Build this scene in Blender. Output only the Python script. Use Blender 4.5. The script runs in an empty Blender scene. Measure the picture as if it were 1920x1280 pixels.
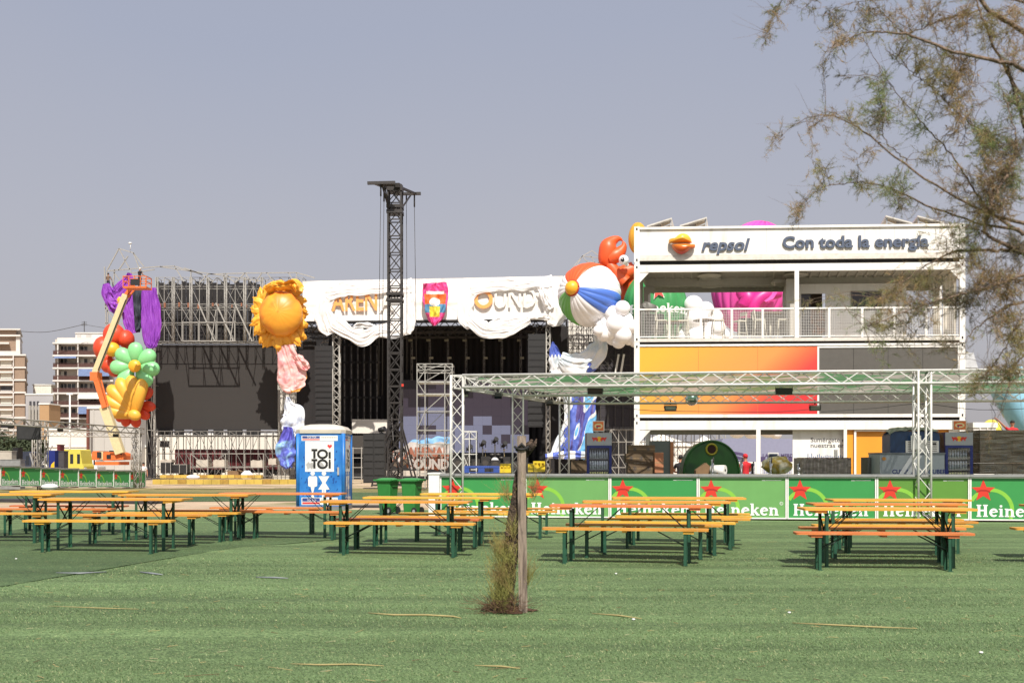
import bpy, bmesh, math, random
from mathutils import Vector, Matrix, noise, Euler

random.seed(7)
R = math.radians
# ------------------------------------------------------------------ camera, world, sun
scene = bpy.context.scene
COL = scene.collection
F, YH, H = 1867.0, 864.0, 1.4          # focal length in photo pixels, horizon row, eye height
cam_d = bpy.data.cameras.new("camera")
cam = bpy.data.objects.new("camera", cam_d)
COL.objects.link(cam)
cam.location = (0, 0, H)
cam.rotation_euler = (R(90), 0, 0)
cam_d.sensor_width = 36
cam_d.lens = 36 * F / 1920
cam_d.shift_y = (YH - 640) / 1920
cam_d.clip_end = 3000
cam_d.clip_start = 0.1
cam_d.dof.use_dof = True
cam_d.dof.focus_distance = 28
cam_d.dof.aperture_fstop = 6.3
scene.camera = cam

SUN_EL, SUN_AZ = 50, 9                  # sun behind the camera, a little to its right
world = bpy.data.worlds.new("World")
scene.world = world
world.use_nodes = True
nt = world.node_tree
nt.nodes.clear()
wout = nt.nodes.new("ShaderNodeOutputWorld")
wbg = nt.nodes.new("ShaderNodeBackground")
sky = nt.nodes.new("ShaderNodeTexSky")
sky.sky_type = 'NISHITA'
sky.sun_disc = False
sky.sun_elevation = R(SUN_EL)
sky.sun_rotation = R(180 - SUN_AZ)
sky.dust_density = 6.0
sky.air_density = 1.0
sky.ozone_density = 2.0
hs = nt.nodes.new("ShaderNodeHueSaturation")
hs.inputs["Saturation"].default_value = 0.3
hs.inputs["Value"].default_value = 1.0
wmix = nt.nodes.new("ShaderNodeMix")
wmix.data_type = 'RGBA'
wmix.inputs[0].default_value = 0.75
stc = nt.nodes.new("ShaderNodeTexCoord")
ssx = nt.nodes.new("ShaderNodeSeparateXYZ")
nt.links.new(stc.outputs["Generated"], ssx.inputs[0])
srp = nt.nodes.new("ShaderNodeValToRGB")           # even summer haze: paler and warmer at the horizon, lavender blue higher up
srp.color_ramp.elements[0].position = 0.0
srp.color_ramp.elements[0].color = (0.374, 0.354, 0.362, 1)
srp.color_ramp.elements[1].position = 0.4
srp.color_ramp.elements[1].color = (0.268, 0.294, 0.382, 1)
snz = nt.nodes.new("ShaderNodeTexNoise")          # uneven haze
snz.inputs["Scale"].default_value = 2.2
snz.inputs["Detail"].default_value = 3
nt.links.new(stc.outputs["Generated"], snz.inputs["Vector"])
sad = nt.nodes.new("ShaderNodeMath")
sad.operation = 'MULTIPLY_ADD'
sad.inputs[1].default_value = 0.16
nt.links.new(snz.outputs[0], sad.inputs[0])
nt.links.new(ssx.outputs[2], sad.inputs[2])
sof = nt.nodes.new("ShaderNodeMath")
sof.operation = 'SUBTRACT'
sof.inputs[1].default_value = 0.08
nt.links.new(sad.outputs[0], sof.inputs[0])
nt.links.new(sof.outputs[0], srp.inputs[0])
ssc = nt.nodes.new("ShaderNodeVectorMath")
ssc.operation = 'SCALE'
ssc.inputs[3].default_value = 11.0
nt.links.new(srp.outputs[0], ssc.inputs[0])
nt.links.new(ssc.outputs[0], wmix.inputs[7])
nt.links.new(sky.outputs[0], hs.inputs["Color"])
nt.links.new(hs.outputs[0], wmix.inputs[6])
nt.links.new(wmix.outputs[2], wbg.inputs[0])
wbg.inputs[1].default_value = 0.11
nt.links.new(wbg.outputs[0], wout.inputs[0])

sun_d = bpy.data.lights.new("sun", 'SUN')
sun_d.energy = 4.8
sun_d.angle = R(0.6)
sun_d.color = (1.0, 0.94, 0.85)
sun = bpy.data.objects.new("sun", sun_d)
COL.objects.link(sun)
sd = Vector((math.sin(R(SUN_AZ)) * math.cos(R(SUN_EL)), -math.cos(R(SUN_AZ)) * math.cos(R(SUN_EL)), math.sin(R(SUN_EL))))
sun.rotation_euler = sd.to_track_quat('Z', 'Y').to_euler()
sun.location = sd * 60
scene.view_settings.view_transform = 'Standard'
scene.view_settings.look = 'None'
scene.view_settings.exposure = 0.32
scene.view_settings.gamma = 1.0
scene.cycles.max_bounces = 6
scene.cycles.transparent_max_bounces = 8

# ------------------------------------------------------------------ helpers
def P(px, py, d):
    return Vector(((px - 960) * d / F, d, H + (YH - py) * d / F))

def ss(a, b, x):
    t = max(0.0, min(1.0, (x - a) / (b - a)))
    return t * t * (3 - 2 * t)

def gz(x, y):
    """height of the ground"""
    return (0.08 * max(0, min(1, (4 - x) / 12)) * ss(9, 17, y) * (1 - ss(20, 30, y)) - 0.4 * ss(38, 62, y))

def lin(c):
    c = c / 255
    return c / 12.92 if c <= 0.04045 else ((c + 0.055) / 1.055) ** 2.4

def S(r, g, b, k=1.0):
    return (lin(r) * k, lin(g) * k, lin(b) * k, 1)

MATS = {}
def mat(name, col, rough=0.6, metal=0.0, var=0.12, scale=6.0, bump=0.0, bscale=40.0, spec=0.5, sheen=0.0, trans=0.0, stretch=(1, 1, 1), col2=None, c2lo=0.45, c2hi=0.6, c2scale=3.0):
    if name in MATS:
        return MATS[name]
    m = bpy.data.materials.new(name)
    m.use_nodes = True
    t = m.node_tree
    b = t.nodes["Principled BSDF"]
    b.inputs["Roughness"].default_value = rough
    b.inputs["Metallic"].default_value = metal
    b.inputs["Specular IOR Level"].default_value = spec
    tc = t.nodes.new("ShaderNodeTexCoord")
    mp = t.nodes.new("ShaderNodeMapping")
    mp.inputs["Scale"].default_value = stretch
    t.links.new(tc.outputs["Object"], mp.inputs[0])
    n = t.nodes.new("ShaderNodeTexNoise")
    n.inputs["Scale"].default_value = scale
    n.inputs["Detail"].default_value = 5
    t.links.new(mp.outputs[0], n.inputs["Vector"])
    mr = t.nodes.new("ShaderNodeMapRange")
    mr.inputs[1].default_value = 0.3
    mr.inputs[2].default_value = 0.7
    mr.inputs[3].default_value = 1 - var
    mr.inputs[4].default_value = 1 + var
    t.links.new(n.outputs[0], mr.inputs[0])
    mx = t.nodes.new("ShaderNodeMix")
    mx.data_type = 'RGBA'
    mx.blend_type = 'MULTIPLY'
    mx.inputs[0].default_value = 1
    mx.inputs[6].default_value = col
    if col2 is not None:
        n2 = t.nodes.new("ShaderNodeTexNoise")
        n2.inputs["Scale"].default_value = c2scale
        n2.inputs["Detail"].default_value = 4
        n2.inputs["Distortion"].default_value = 0.6
        t.links.new(mp.outputs[0], n2.inputs["Vector"])
        m2 = t.nodes.new("ShaderNodeMapRange")
        m2.inputs[1].default_value = c2lo
        m2.inputs[2].default_value = c2hi
        t.links.new(n2.outputs[0], m2.inputs[0])
        mc = t.nodes.new("ShaderNodeMix")
        mc.data_type = 'RGBA'
        mc.inputs[6].default_value = col
        mc.inputs[7].default_value = col2
        t.links.new(m2.outputs[0], mc.inputs[0])
        t.links.new(mc.outputs[2], mx.inputs[6])
    t.links.new(mr.outputs[0], mx.inputs[7])
    t.links.new(mx.outputs[2], b.inputs["Base Color"])
    if bump > 0:
        n3 = t.nodes.new("ShaderNodeTexNoise")
        n3.inputs["Scale"].default_value = bscale
        n3.inputs["Detail"].default_value = 4
        t.links.new(mp.outputs[0], n3.inputs["Vector"])
        bp = t.nodes.new("ShaderNodeBump")
        bp.inputs["Strength"].default_value = bump
        bp.inputs["Distance"].default_value = 0.05
        t.links.new(n3.outputs[0], bp.inputs["Height"])
        t.links.new(bp.outputs[0], b.inputs["Normal"])
    if trans > 0:
        out = t.nodes["Material Output"]
        tr = t.nodes.new("ShaderNodeBsdfTranslucent")
        t.links.new(mx.outputs[2], tr.inputs[0])
        ms = t.nodes.new("ShaderNodeMixShader")
        ms.inputs[0].default_value = trans
        t.links.new(b.outputs[0], ms.inputs[1])
        t.links.new(tr.outputs[0], ms.inputs[2])
        t.links.new(ms.outputs[0], out.inputs[0])
    MATS[name] = m
    return m

def wm(o):
    m = o.matrix_basis.copy()
    return wm(o.parent) @ m if o.parent else m

def tag(o, label=None, cat=None, group=None, kind=None):
    if label: o["label"] = label
    if cat: o["category"] = cat
    if group: o["group"] = group
    if kind: o["kind"] = kind
    return o

def empty(name, loc, label, cat, group=None, rz=0.0):
    o = bpy.data.objects.new(name, None)
    COL.objects.link(o)
    o.location = loc
    o.rotation_euler = (0, 0, rz)
    o.empty_display_size = 0.2
    return tag(o, label, cat, group)

def copy_tree(o, parent=None):
    c = o.copy()
    COL.objects.link(c)
    c.parent = parent
    for ch in list(o.children):
        copy_tree(ch, c)
    return c

class MB:
    def __init__(s, local=False):
        s.v = []; s.f = []; s.m = []; s.sm = []; s.local = local
    def add(s, vs, fs, mi=0, smooth=False):
        o = len(s.v)
        s.v.extend(Vector(x) for x in vs)
        for f in fs:
            s.f.append([i + o for i in f]); s.m.append(mi); s.sm.append(smooth)
        return s
    def box(s, x0, x1, y0, y1, z0, z1, mi=0):
        return s.add([(x0,y0,z0),(x1,y0,z0),(x1,y1,z0),(x0,y1,z0),(x0,y0,z1),(x1,y0,z1),(x1,y1,z1),(x0,y1,z1)],
              [(0,3,2,1),(4,5,6,7),(0,1,5,4),(1,2,6,5),(2,3,7,6),(3,0,4,7)], mi)
    def obox(s, c, ax, ay, az, mi=0):
        """oriented box: centre and three half-axis vectors"""
        c = Vector(c); ax = Vector(ax); ay = Vector(ay); az = Vector(az)
        vs = [c + ax*i + ay*j + az*k for k in (-1,1) for j in (-1,1) for i in (-1,1)]
        return s.add(vs, [(0,2,3,1),(4,5,7,6),(0,1,5,4),(1,3,7,5),(3,2,6,7),(2,0,4,6)], mi)
    def bar(s, p, q, w, h=None, mi=0, up=(0,0,1)):
        """rectangular bar from p to q"""
        p = Vector(p); q = Vector(q); h = h or w
        d = q - p; L = d.length
        if L < 1e-6: return s
        d /= L
        u = Vector(up)
        sd_ = d.cross(u)
        if sd_.length < 1e-3: sd_ = d.cross(Vector((0,1,0)))
        sd_.normalize(); u = sd_.cross(d)
        return s.obox((p+q)/2, d*L/2, sd_*w/2, u*h/2, mi)
    def tube(s, pts, rad, n=8, mi=0, cap=True, smooth=True):
        """round tube through points, radius constant or per point"""
        pts = [Vector(p) for p in pts]
        if not isinstance(rad, (list, tuple)): rad = [rad]*len(pts)
        prev = None; vs = []; N = len(pts)
        for i, p in enumerate(pts):
            d = (pts[min(i+1,N-1)] - pts[max(i-1,0)])
            if d.length < 1e-9: d = Vector((0,0,1))
            d.normalize()
            if prev is None:
                a = d.cross(Vector((0.13,0.2,1)))
                if a.length < .05: a = d.cross(Vector((1,0,0)))
            else:
                a = prev - d*prev.dot(d)
            a.normalize(); prev = a; b = d.cross(a)
            for k in range(n):
                t = 2*math.pi*k/n
                vs.append(p + (a*math.cos(t) + b*math.sin(t))*rad[i])
        fs = [(i*n+k, i*n+(k+1)%n, (i+1)*n+(k+1)%n, (i+1)*n+k) for i in range(N-1) for k in range(n)]
        s.add(vs, fs, mi, smooth)
        if cap:
            o = len(s.v) - N*n
            s.f.append([o+k for k in range(n-1,-1,-1)]); s.m.append(mi); s.sm.append(False)
            o2 = o + (N-1)*n
            s.f.append([o2+k for k in range(n)]); s.m.append(mi); s.sm.append(False)
        return s
    def ell(s, c, r, rot=None, seg=20, ring=12, mi=0, fn=None, mfn=None):
        """ellipsoid; fn(lon, lat)->radius factor; mfn(lon, lat)->material index"""
        c = Vector(c)
        if not isinstance(r, (list, tuple)): r = (r, r, r)
        rot = rot or Matrix.Identity(3)
        vs = []; fs = []; ms = []
        for j in range(ring+1):
            la = -math.pi/2 + math.pi*j/ring
            for i in range(seg):
                lo = 2*math.pi*i/seg
                k = fn(lo, la) if fn else 1.0
                v = Vector((math.cos(la)*math.cos(lo)*r[0]*k, math.cos(la)*math.sin(lo)*r[1]*k, math.sin(la)*r[2]*k))
                vs.append(c + rot @ v)
        o = len(s.v); s.v.extend(vs)
        for j in range(ring):
            for i in range(seg):
                a = j*seg+i; b = j*seg+(i+1)%seg
                if j == 0: f = [a, b+seg, a+seg]
                elif j == ring-1: f = [a, b, a+seg]
                else: f = [a, b, b+seg, a+seg]
                s.f.append([x+o for x in f]); s.sm.append(True)
                s.m.append(mfn(2*math.pi*(i+.5)/seg, -math.pi/2+math.pi*(j+.5)/ring) if mfn else mi)
        return s
    def prism(s, pts, fr, th, mi=0):
        """2D outline in the frame fr=(origin,u,v,n) extruded by th along n"""
        o, u, v, n = fr
        N = len(pts)
        a = [o + u*x + v*y for x, y in pts]
        b = [p + n*th for p in a]
        return s.add(a+b, [list(range(N))[::-1], [N+i for i in range(N)]] + [(i, (i+1)%N, N+(i+1)%N, N+i) for i in range(N)], mi)
    def grid(s, fn, nu, nv, mi=0, smooth=True, closeu=False):
        vs = [fn(i/(nu if closeu else nu-1), j/(nv-1)) for j in range(nv) for i in range(nu)]
        fs = []
        for j in range(nv-1):
            for i in range(nu if closeu else nu-1):
                i2 = (i+1) % nu
                fs.append((j*nu+i, j*nu+i2, (j+1)*nu+i2, (j+1)*nu+i))
        return s.add(vs, fs, mi, smooth)
    def build(s, name, mats, parent=None, label=None, cat=None, group=None, kind=None, solid=0.0):
        if not isinstance(mats, (list, tuple)): mats = [mats]
        me = bpy.data.meshes.new(name)
        o = bpy.data.objects.new(name, me)
        COL.objects.link(o)
        if parent is not None:
            o.parent = parent
            vs = s.v if s.local else [wm(parent).inverted() @ v for v in s.v]
        elif s.local or not s.v or kind == 'structure':
            vs = s.v
        else:
            xs = [v.x for v in s.v]; ys = [v.y for v in s.v]; zs = [v.z for v in s.v]
            c = Vector(((min(xs)+max(xs))/2, (min(ys)+max(ys))/2, min(zs)))
            o.location = c
            vs = [v - c for v in s.v]
        me.from_pydata([tuple(v) for v in vs], [], s.f)
        for m in mats: me.materials.append(m)
        me.polygons.foreach_set("material_index", s.m)
        me.polygons.foreach_set("use_smooth", s.sm)
        me.update()
        if solid:
            md = o.modifiers.new("thickness", 'SOLIDIFY'); md.thickness = solid; md.offset = 0
        return tag(o, label, cat, group, kind)

def bezier(pts, n=40):
    """Catmull-Rom through points of any dimension"""
    out = []
    N = len(pts)
    for i in range(n):
        t = i/(n-1)*(N-1); k = min(int(t), N-2); f = t-k
        p0 = pts[max(k-1,0)]; p1 = pts[k]; p2 = pts[k+1]; p3 = pts[min(k+2,N-1)]
        out.append(tuple(0.5*((2*b) + (-a+c)*f + (2*a-5*b+4*c-e)*f*f + (-a+3*b-3*c+e)*f**3) for a,b,c,e in zip(p0,p1,p2,p3)))
    return out

def text_mesh(mb, txt, fr, size, bold=0.0, shear=0.0, th=0.0, mi=0, space=1.0, center=False, width=None):
    """built-in font text laid in frame fr=(origin,u,v,n)"""
    cu = bpy.data.curves.new("lettering", 'FONT')
    cu.body = txt; cu.size = 1.0; cu.offset = bold; cu.shear = shear; cu.space_character = space
    cu.extrude = 0.0; cu.resolution_u = 3
    ob = bpy.data.objects.new("lettering", cu)
    COL.objects.link(ob)
    dg = bpy.context.evaluated_depsgraph_get()
    me = bpy.data.meshes.new_from_object(ob.evaluated_get(dg))
    bpy.data.objects.remove(ob); bpy.data.curves.remove(cu)
    o, u, v, n = fr
    xs = [w.co.x for w in me.vertices]
    x0, x1 = min(xs), max(xs)
    kx = size if width is None else width/(x1-x0)
    off = -(x0+x1)/2 if center else -x0
    base = [o + u*((w.co.x+off)*kx) + v*(w.co.y*size) for w in me.vertices]
    if th <= 0:
        mb.add(base, [list(p.vertices) for p in me.polygons], mi)
    else:
        N = len(base)
        fs = [[i+N for i in p.vertices] for p in me.polygons]
        ec = {}
        for p in me.polygons:
            vv = list(p.vertices)
            for a, b in zip(vv, vv[1:]+vv[:1]):
                ec[(a,b)] = 1
        for (a,b) in list(ec):
            if (b,a) not in ec: fs.append([a, b, b+N, a+N])
        mb.add(base + [p + n*th for p in base], fs, mi)
    bpy.data.meshes.remove(me)
    return mb

def stroke(mb, pts, w, fr, z, mi=0):
    """flat polyline stroke in the frame"""
    o, u, v, n = fr
    L = []; Rr = []
    N = len(pts)
    for i, (x, y) in enumerate(pts):
        a = pts[max(i-1,0)]; b = pts[min(i+1,N-1)]
        dx, dy = b[0]-a[0], b[1]-a[1]; l = math.hypot(dx,dy) or 1
        ww = w[i] if isinstance(w,(list,tuple)) else w
        nx, ny = -dy/l*ww/2, dx/l*ww/2
        L.append((x+nx,y+ny)); Rr.append((x-nx,y-ny))
    vs = [o+u*x+v*y+n*z for x,y in L] + [o+u*x+v*y+n*z for x,y in Rr]
    mb.add(vs, [(N+i, N+i+1, i+1, i) for i in range(N-1)], mi)

def arc(cx, cy, rx, ry, a0, a1, n=14):
    return [(cx+rx*math.cos(R(a0+(a1-a0)*i/(n-1))), cy+ry*math.sin(R(a0+(a1-a0)*i/(n-1)))) for i in range(n)]

def slab_word(mb, word, fr, hgt, mi=0):
    """slab-serif lower-case lettering; x height 0.68, returns width. Strokes lie on slightly different planes"""
    k = hgt; x = 0.0; z = [0.0]
    def st(pts, w):
        z[0] += 0.00025
        stroke(mb, [((x+a)*k, b*k) for a,b in pts], w*k if not isinstance(w,(list,tuple)) else [q*k for q in w], fr, z[0], mi)
    for ch in word:
        if ch == 'H':
            st([(.16,0),(.16,1)],.19); st([(.6,0),(.6,1)],.19); st([(.2,.53),(.56,.53)],.13)
            for sx in (.16,.6):
                st([(sx-.16,.05),(sx+.16,.05)],.1); st([(sx-.16,.95),(sx+.16,.95)],.1)
            x += .84
        elif ch == 'e':
            st([(.1,.36),(.52,.42)],.1)
            st(arc(.31,.345,.22,.28,8,320,22),[.11+.07*math.sin(i/21*math.pi) for i in range(22)])
            x += .62
        elif ch == 'i':
            st([(.16,0),(.16,.68)],.18); st([(0,.05),(.32,.05)],.1); st([(.0,.64),(.2,.64)],.09); st(arc(.15,.88,.05,.05,0,360,10),.1)
            x += .38
        elif ch == 'n':
            st([(.15,0),(.15,.68)],.18); st([(0,.05),(.3,.05)],.1); st([(.0,.64),(.2,.64)],.09)
            st([(.2,.5),(.3,.6),(.42,.6),(.5,.5),(.52,.35),(.52,0)],[.08,.12,.16,.18,.18,.18]); st([(.38,.05),(.68,.05)],.1)
            x += .72
        elif ch == 'k':
            st([(.15,0),(.15,1)],.18); st([(0,.05),(.3,.05)],.1); st([(.0,.96),(.2,.96)],.09)
            st([(.2,.3),(.52,.66)],.11); st([(.3,.4),(.55,.02)],.18); st([(.4,.64),(.62,.64)],.08); st([(.44,.05),(.68,.05)],.1)
            x += .68
        x += .02
    return x*k

def star_pts(cx, cy, r, rot=90, inner=0.42):
    return [(cx + (r if i%2==0 else r*inner)*math.cos(R(rot+36*i)), cy + (r if i%2==0 else r*inner)*math.sin(R(rot+36*i))) for i in range(10)]

def flat_poly(mb, pts, fr, z, mi=0):
    o, u, v, n = fr
    mb.add([o+u*x+v*y+n*z for x,y in pts], [list(range(len(pts)))], mi)

def truss(mb, p, q, w, rc=0.025, rd=0.01, step=None, up=(0,0,1), n=6, tri=False):
    """four-chord lattice beam centred on the line p-q"""
    p = Vector(p); q = Vector(q)
    d = q-p; L = d.length; d = d/L
    a = d.cross(Vector(up))
    if a.length < .05: a = Vector((1,0,0)) - d*d.x
    a.normalize(); b = a.cross(d); b.normalize()
    cs = [a*sx*w/2 + b*sy*w/2 for sx,sy in ((-1,-1),(1,-1),(1,1),(-1,1))]
    for c in cs: mb.tube([p+c, q+c], rc, n)
    k = max(2, round(L/(step or w)))
    for i in range(4):
        c0, c1 = cs[i], cs[(i+1)%4]
        for j in range(k):
            s0 = p + d*(L*j/k); s1 = p + d*(L*(j+1)/k)
            if (j+i) % 2 == 0: mb.bar(s0+c0, s1+c1, rd*2)
            else: mb.bar(s0+c1, s1+c0, rd*2)
        for e in (p,q): mb.bar(e+c0, e+c1, rd*2)
    return mb

def drape(mb, path, d, nf=6, amp=0.25, nu=60, nv=44, seed=0, rag=0.12, mi=0, depthfn=None, lat=0.5):
    """hanging cloth: a strip along a pixel path [(x, y, width)], folds running along it with real relief at depth d"""
    pts = bezier(path, nu)
    k = d/F
    ph = [random.Random(seed*31+i).uniform(0,6.28) for i in range(8)]
    def fn(a, b):
        i = a*(nu-1); i0 = min(int(i), nu-2)
        x, y, w = pts[int(round(i))]
        x0, y0, _ = pts[i0]; x1, y1, _ = pts[i0+1]
        dx, dy = x1-x0, y1-y0; l = math.hypot(dx,dy) or 1
        nx, ny = -dy/l, dx/l
        t = (b-.5)
        nn = noise.noise(Vector((a*4+seed*3.1, b*3, seed)))
        wob = 1 + rag*noise.noise(Vector((a*7, seed*1.7, 9 if b>.5 else 2)))*2
        ed = t*w*wob
        px = x + nx*ed; py = y + ny*ed
        wp = b + .10*noise.noise(Vector((a*5+seed, b*2.5, 1.1)))+.05*math.sin(a*4+ph[1])
        md = .35 + 1.1*abs(noise.noise(Vector((a*6+seed*2, b*4, 8.8))))
        fold = (1-2*abs(noise.noise(Vector((a*2.2+seed*5, wp*nf*1.0, 2.2))))*1.6)*1.5*md
        fold += .35*math.sin(wp*nf*6.283 + ph[0] + nn*3)*md
        fold += 1.1*noise.noise(Vector((a*6+seed, b*nf*.8, 3.3))) + .18*noise.noise(Vector((a*19, b*nf*2.2, seed)))
        rise = math.sqrt(max(0, 1-(2*t)**2))
        off = amp*fold*.42 + amp*.7*rise
        if depthfn: off += depthfn(a,b)
        px += lat*fold*amp/k*.12
        return P(px, py, d) + Vector((0,-off,0))
    mb.grid(fn, nu, nv, mi)
    return mb

# ------------------------------------------------------------------ ground
def turf_mat(name, base, light, band=0.16):
    m = bpy.data.materials.new(name); m.use_nodes = True
    t = m.node_tree; b = t.nodes["Principled BSDF"]
    b.inputs["Roughness"].default_value = 0.75
    b.inputs["Specular IOR Level"].default_value = 0.25
    tc = t.nodes.new("ShaderNodeTexCoord")
    def nz(scale, stretch, detail=4):
        mp = t.nodes.new("ShaderNodeMapping"); mp.inputs["Scale"].default_value = stretch
        t.links.new(tc.outputs["Object"], mp.inputs[0])
        n = t.nodes.new("ShaderNodeTexNoise"); n.inputs["Scale"].default_value = scale; n.inputs["Detail"].default_value = detail
        t.links.new(mp.outputs[0], n.inputs["Vector"])
        return n.outputs[0]
    def rng(s, a, c, lo, hi):
        r = t.nodes.new("ShaderNodeMapRange")
        for i, q in zip((1,2,3,4), (a,c,lo,hi)): r.inputs[i].default_value = q
        t.links.new(s, r.inputs[0]); return r.outputs[0]
    def mix(f, a, c, mode='MIX'):
        x = t.nodes.new("ShaderNodeMix"); x.data_type = 'RGBA'; x.blend_type = mode
        if hasattr(f, 'links'): t.links.new(f, x.inputs[0])
        else: x.inputs[0].default_value = f
        for i, q in ((6,a),(7,c)):
            if hasattr(q, 'links'): t.links.new(q, x.inputs[i])
            else: x.inputs[i].default_value = q
        return x.outputs[2]
    fine = nz(85, (0.6, 1, 1), 3)
    med = nz(17, (0.4, 1, 1), 6)
    bands = nz(1.3, (0.06, 1.5, 1), 5)
    big = nz(0.35, (0.6, 1, 1), 3)
    speck = nz(30, (0.8, 1, 1), 2)
    c = mix(rng(fine, .38, .66, 0, 1), tuple(q*.55 for q in base[:3])+(1,), light)
    c = mix(1.0, c, rng(med, .3, .7, .82, 1.18), 'MULTIPLY')
    c = mix(1.0, c, rng(bands, .35, .65, 1-band, 1+band), 'MULTIPLY')
    c = mix(1.0, c, rng(big, .35, .65, .9, 1.1), 'MULTIPLY')
    c = mix(rng(speck, .68, .73, 0, .6), c, S(214,205,150,.6))
    dark = nz(2.4, (0.45, 1.8, 1), 5)
    c = mix(rng(dark, .64, .74, 0, .45), c, tuple(q*.45 for q in base[:3])+(1,))
    t.links.new(c, b.inputs["Base Color"])
    bp = t.nodes.new("ShaderNodeBump"); bp.inputs["Strength"].default_value = .6; bp.inputs["Distance"].default_value = .02
    t.links.new(fine, bp.inputs["Height"]); t.links.new(bp.outputs[0], b.inputs["Normal"])
    MATS[name] = m
    return m

def sheet(name, x0, x1, ya, yb, off, m, nx=60, ny=40, wav=0.0, seed=0, label=None):
    """ground sheet following the terrain; ya, yb may be functions of x"""
    mb = MB()
    fa = ya if callable(ya) else (lambda x: ya)
    fb = yb if callable(yb) else (lambda x: yb)
    def fn(a, b):
        x = x0+(x1-x0)*a
        lo = fa(x) + wav*noise.noise(Vector((x*.7, seed, 0)))
        hi = fb(x) + wav*noise.noise(Vector((x*.7, seed+5, 0)))
        y = lo+(hi-lo)*b
        rip = .012*max(0, noise.noise(Vector((x*.12+seed, y*1.9, seed)))-.05)+.005*noise.noise(Vector((x*.3, y*4.5, seed+2))) if nx > 65 else 0
        return Vector((x, y, gz(x,y)+off+max(-.006, rip)))
    mb.grid(fn, nx, ny)
    return mb.build(name, m, kind='structure')

m_sand = mat("sandy_dirt", S(205,180,150,.72), .95, var=.2, scale=.6, bump=.5, bscale=8, col2=S(150,140,95,.7), c2lo=.5, c2hi=.65, c2scale=.25)
mb = MB()
xs = [-600,-250,-120] + list(range(-60, 61, 4)) + [120,250,600]
ys = [-8,0] + list(range(4, 80, 2)) + [100,140,200,320,600,1500]
nx = len(xs)
mb.add([(x,y,gz(x,y)) for y in ys for x in xs], [(j*nx+i, j*nx+i+1, (j+1)*nx+i+1, (j+1)*nx+i) for j in range(len(ys)-1) for i in range(nx-1)], 0, True)
mb.build("ground", m_sand, kind='structure')
m_turf = turf_mat("artificial_turf", S(105,139,87,.55), S(150,175,118,.6), .24)
m_turf2 = turf_mat("artificial_turf_dark", S(88,120,74,.54), S(128,154,104,.56))
sheet("turf", -22, 30, -4, lambda x: 28.2 + .0*x, .012, m_turf, 120, 420, .25, 1)
sheet("turf_panel", -11, -2.6, lambda x: 8 if x < -6.4 else 10.85+3.42*(x+5.6) if x < -4.3 else 15.3+1.4*(x+4.3), lambda x: 17.9-.1*(x+2.6), .021, m_turf2, 60, 60, .5, 2)
sheet("turf_field", -45, 20, 34.5, lambda x: 52.5, .012, m_turf2, 60, 20, .5, 3)
m_dry = mat("dry_grass", S(168,152,98,.6), .95, var=.35, scale=2.5, bump=.6, bscale=20, stretch=(.4,1,1), col2=S(120,125,70,.6), c2scale=.8)
sheet("dry_grass", -60, 40, lambda x: 52.6, lambda x: 66, .008, m_dry, 60, 14, .6, 4)

# ------------------------------------------------------------------ beer tables and benches
def board_mat(name, col):
    m = mat(name, col, .42, var=.2, scale=3.0, stretch=(.6,9,9), bump=.05, bscale=30, spec=.5, col2=tuple(q*.78 for q in col[:3])+(1,), c2lo=.5, c2hi=.72, c2scale=1.6)
    t = m.node_tree; b = t.nodes["Principled BSDF"]; src = b.inputs["Base Color"].links[0].from_socket     # every board aged differently
    oi = t.nodes.new("ShaderNodeObjectInfo"); hsv = t.nodes.new("ShaderNodeHueSaturation"); r1 = t.nodes.new("ShaderNodeMapRange"); r2 = t.nodes.new("ShaderNodeMapRange")
    for r_, lo, hi in ((r1,.82,1.06),(r2,.487,.513)): r_.inputs[3].default_value = lo; r_.inputs[4].default_value = hi; t.links.new(oi.outputs["Random"], r_.inputs[0])
    t.links.new(r1.outputs[0], hsv.inputs["Value"]); t.links.new(r2.outputs[0], hsv.inputs["Hue"]); t.links.new(src, hsv.inputs["Color"])
    sc_ = t.nodes.new("ShaderNodeTexNoise"); sc_.inputs["Scale"].default_value = 7; sc_.inputs["Detail"].default_value = 6; tc = t.nodes.new("ShaderNodeTexCoord"); t.links.new(tc.outputs["Object"], sc_.inputs["Vector"])
    r3 = t.nodes.new("ShaderNodeMapRange"); r3.inputs[1].default_value = .62; r3.inputs[2].default_value = .72; r3.inputs[4].default_value = .5; t.links.new(sc_.outputs[0], r3.inputs[0])
    mx = t.nodes.new("ShaderNodeMix"); mx.data_type = 'RGBA'; mx.inputs[7].default_value = S(196,168,130,.75); t.links.new(r3.outputs[0], mx.inputs[0]); t.links.new(hsv.outputs[0], mx.inputs[6]); t.links.new(mx.outputs[2], b.inputs["Base Color"])
    return m
BOARD = {'y': board_mat("varnish_yellow_orange", S(240,176,68,.8)), 'o': board_mat("varnish_orange", S(234,156,66,.8)), 'r': board_mat("varnish_red_orange", S(230,132,74,.8))}
m_leg = mat("green_steel", S(38,84,62,.8), .45, var=.15, scale=9)
m_brace = mat("dark_brace_steel", S(30,44,38,.8), .45, var=.1, metal=.3)

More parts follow.
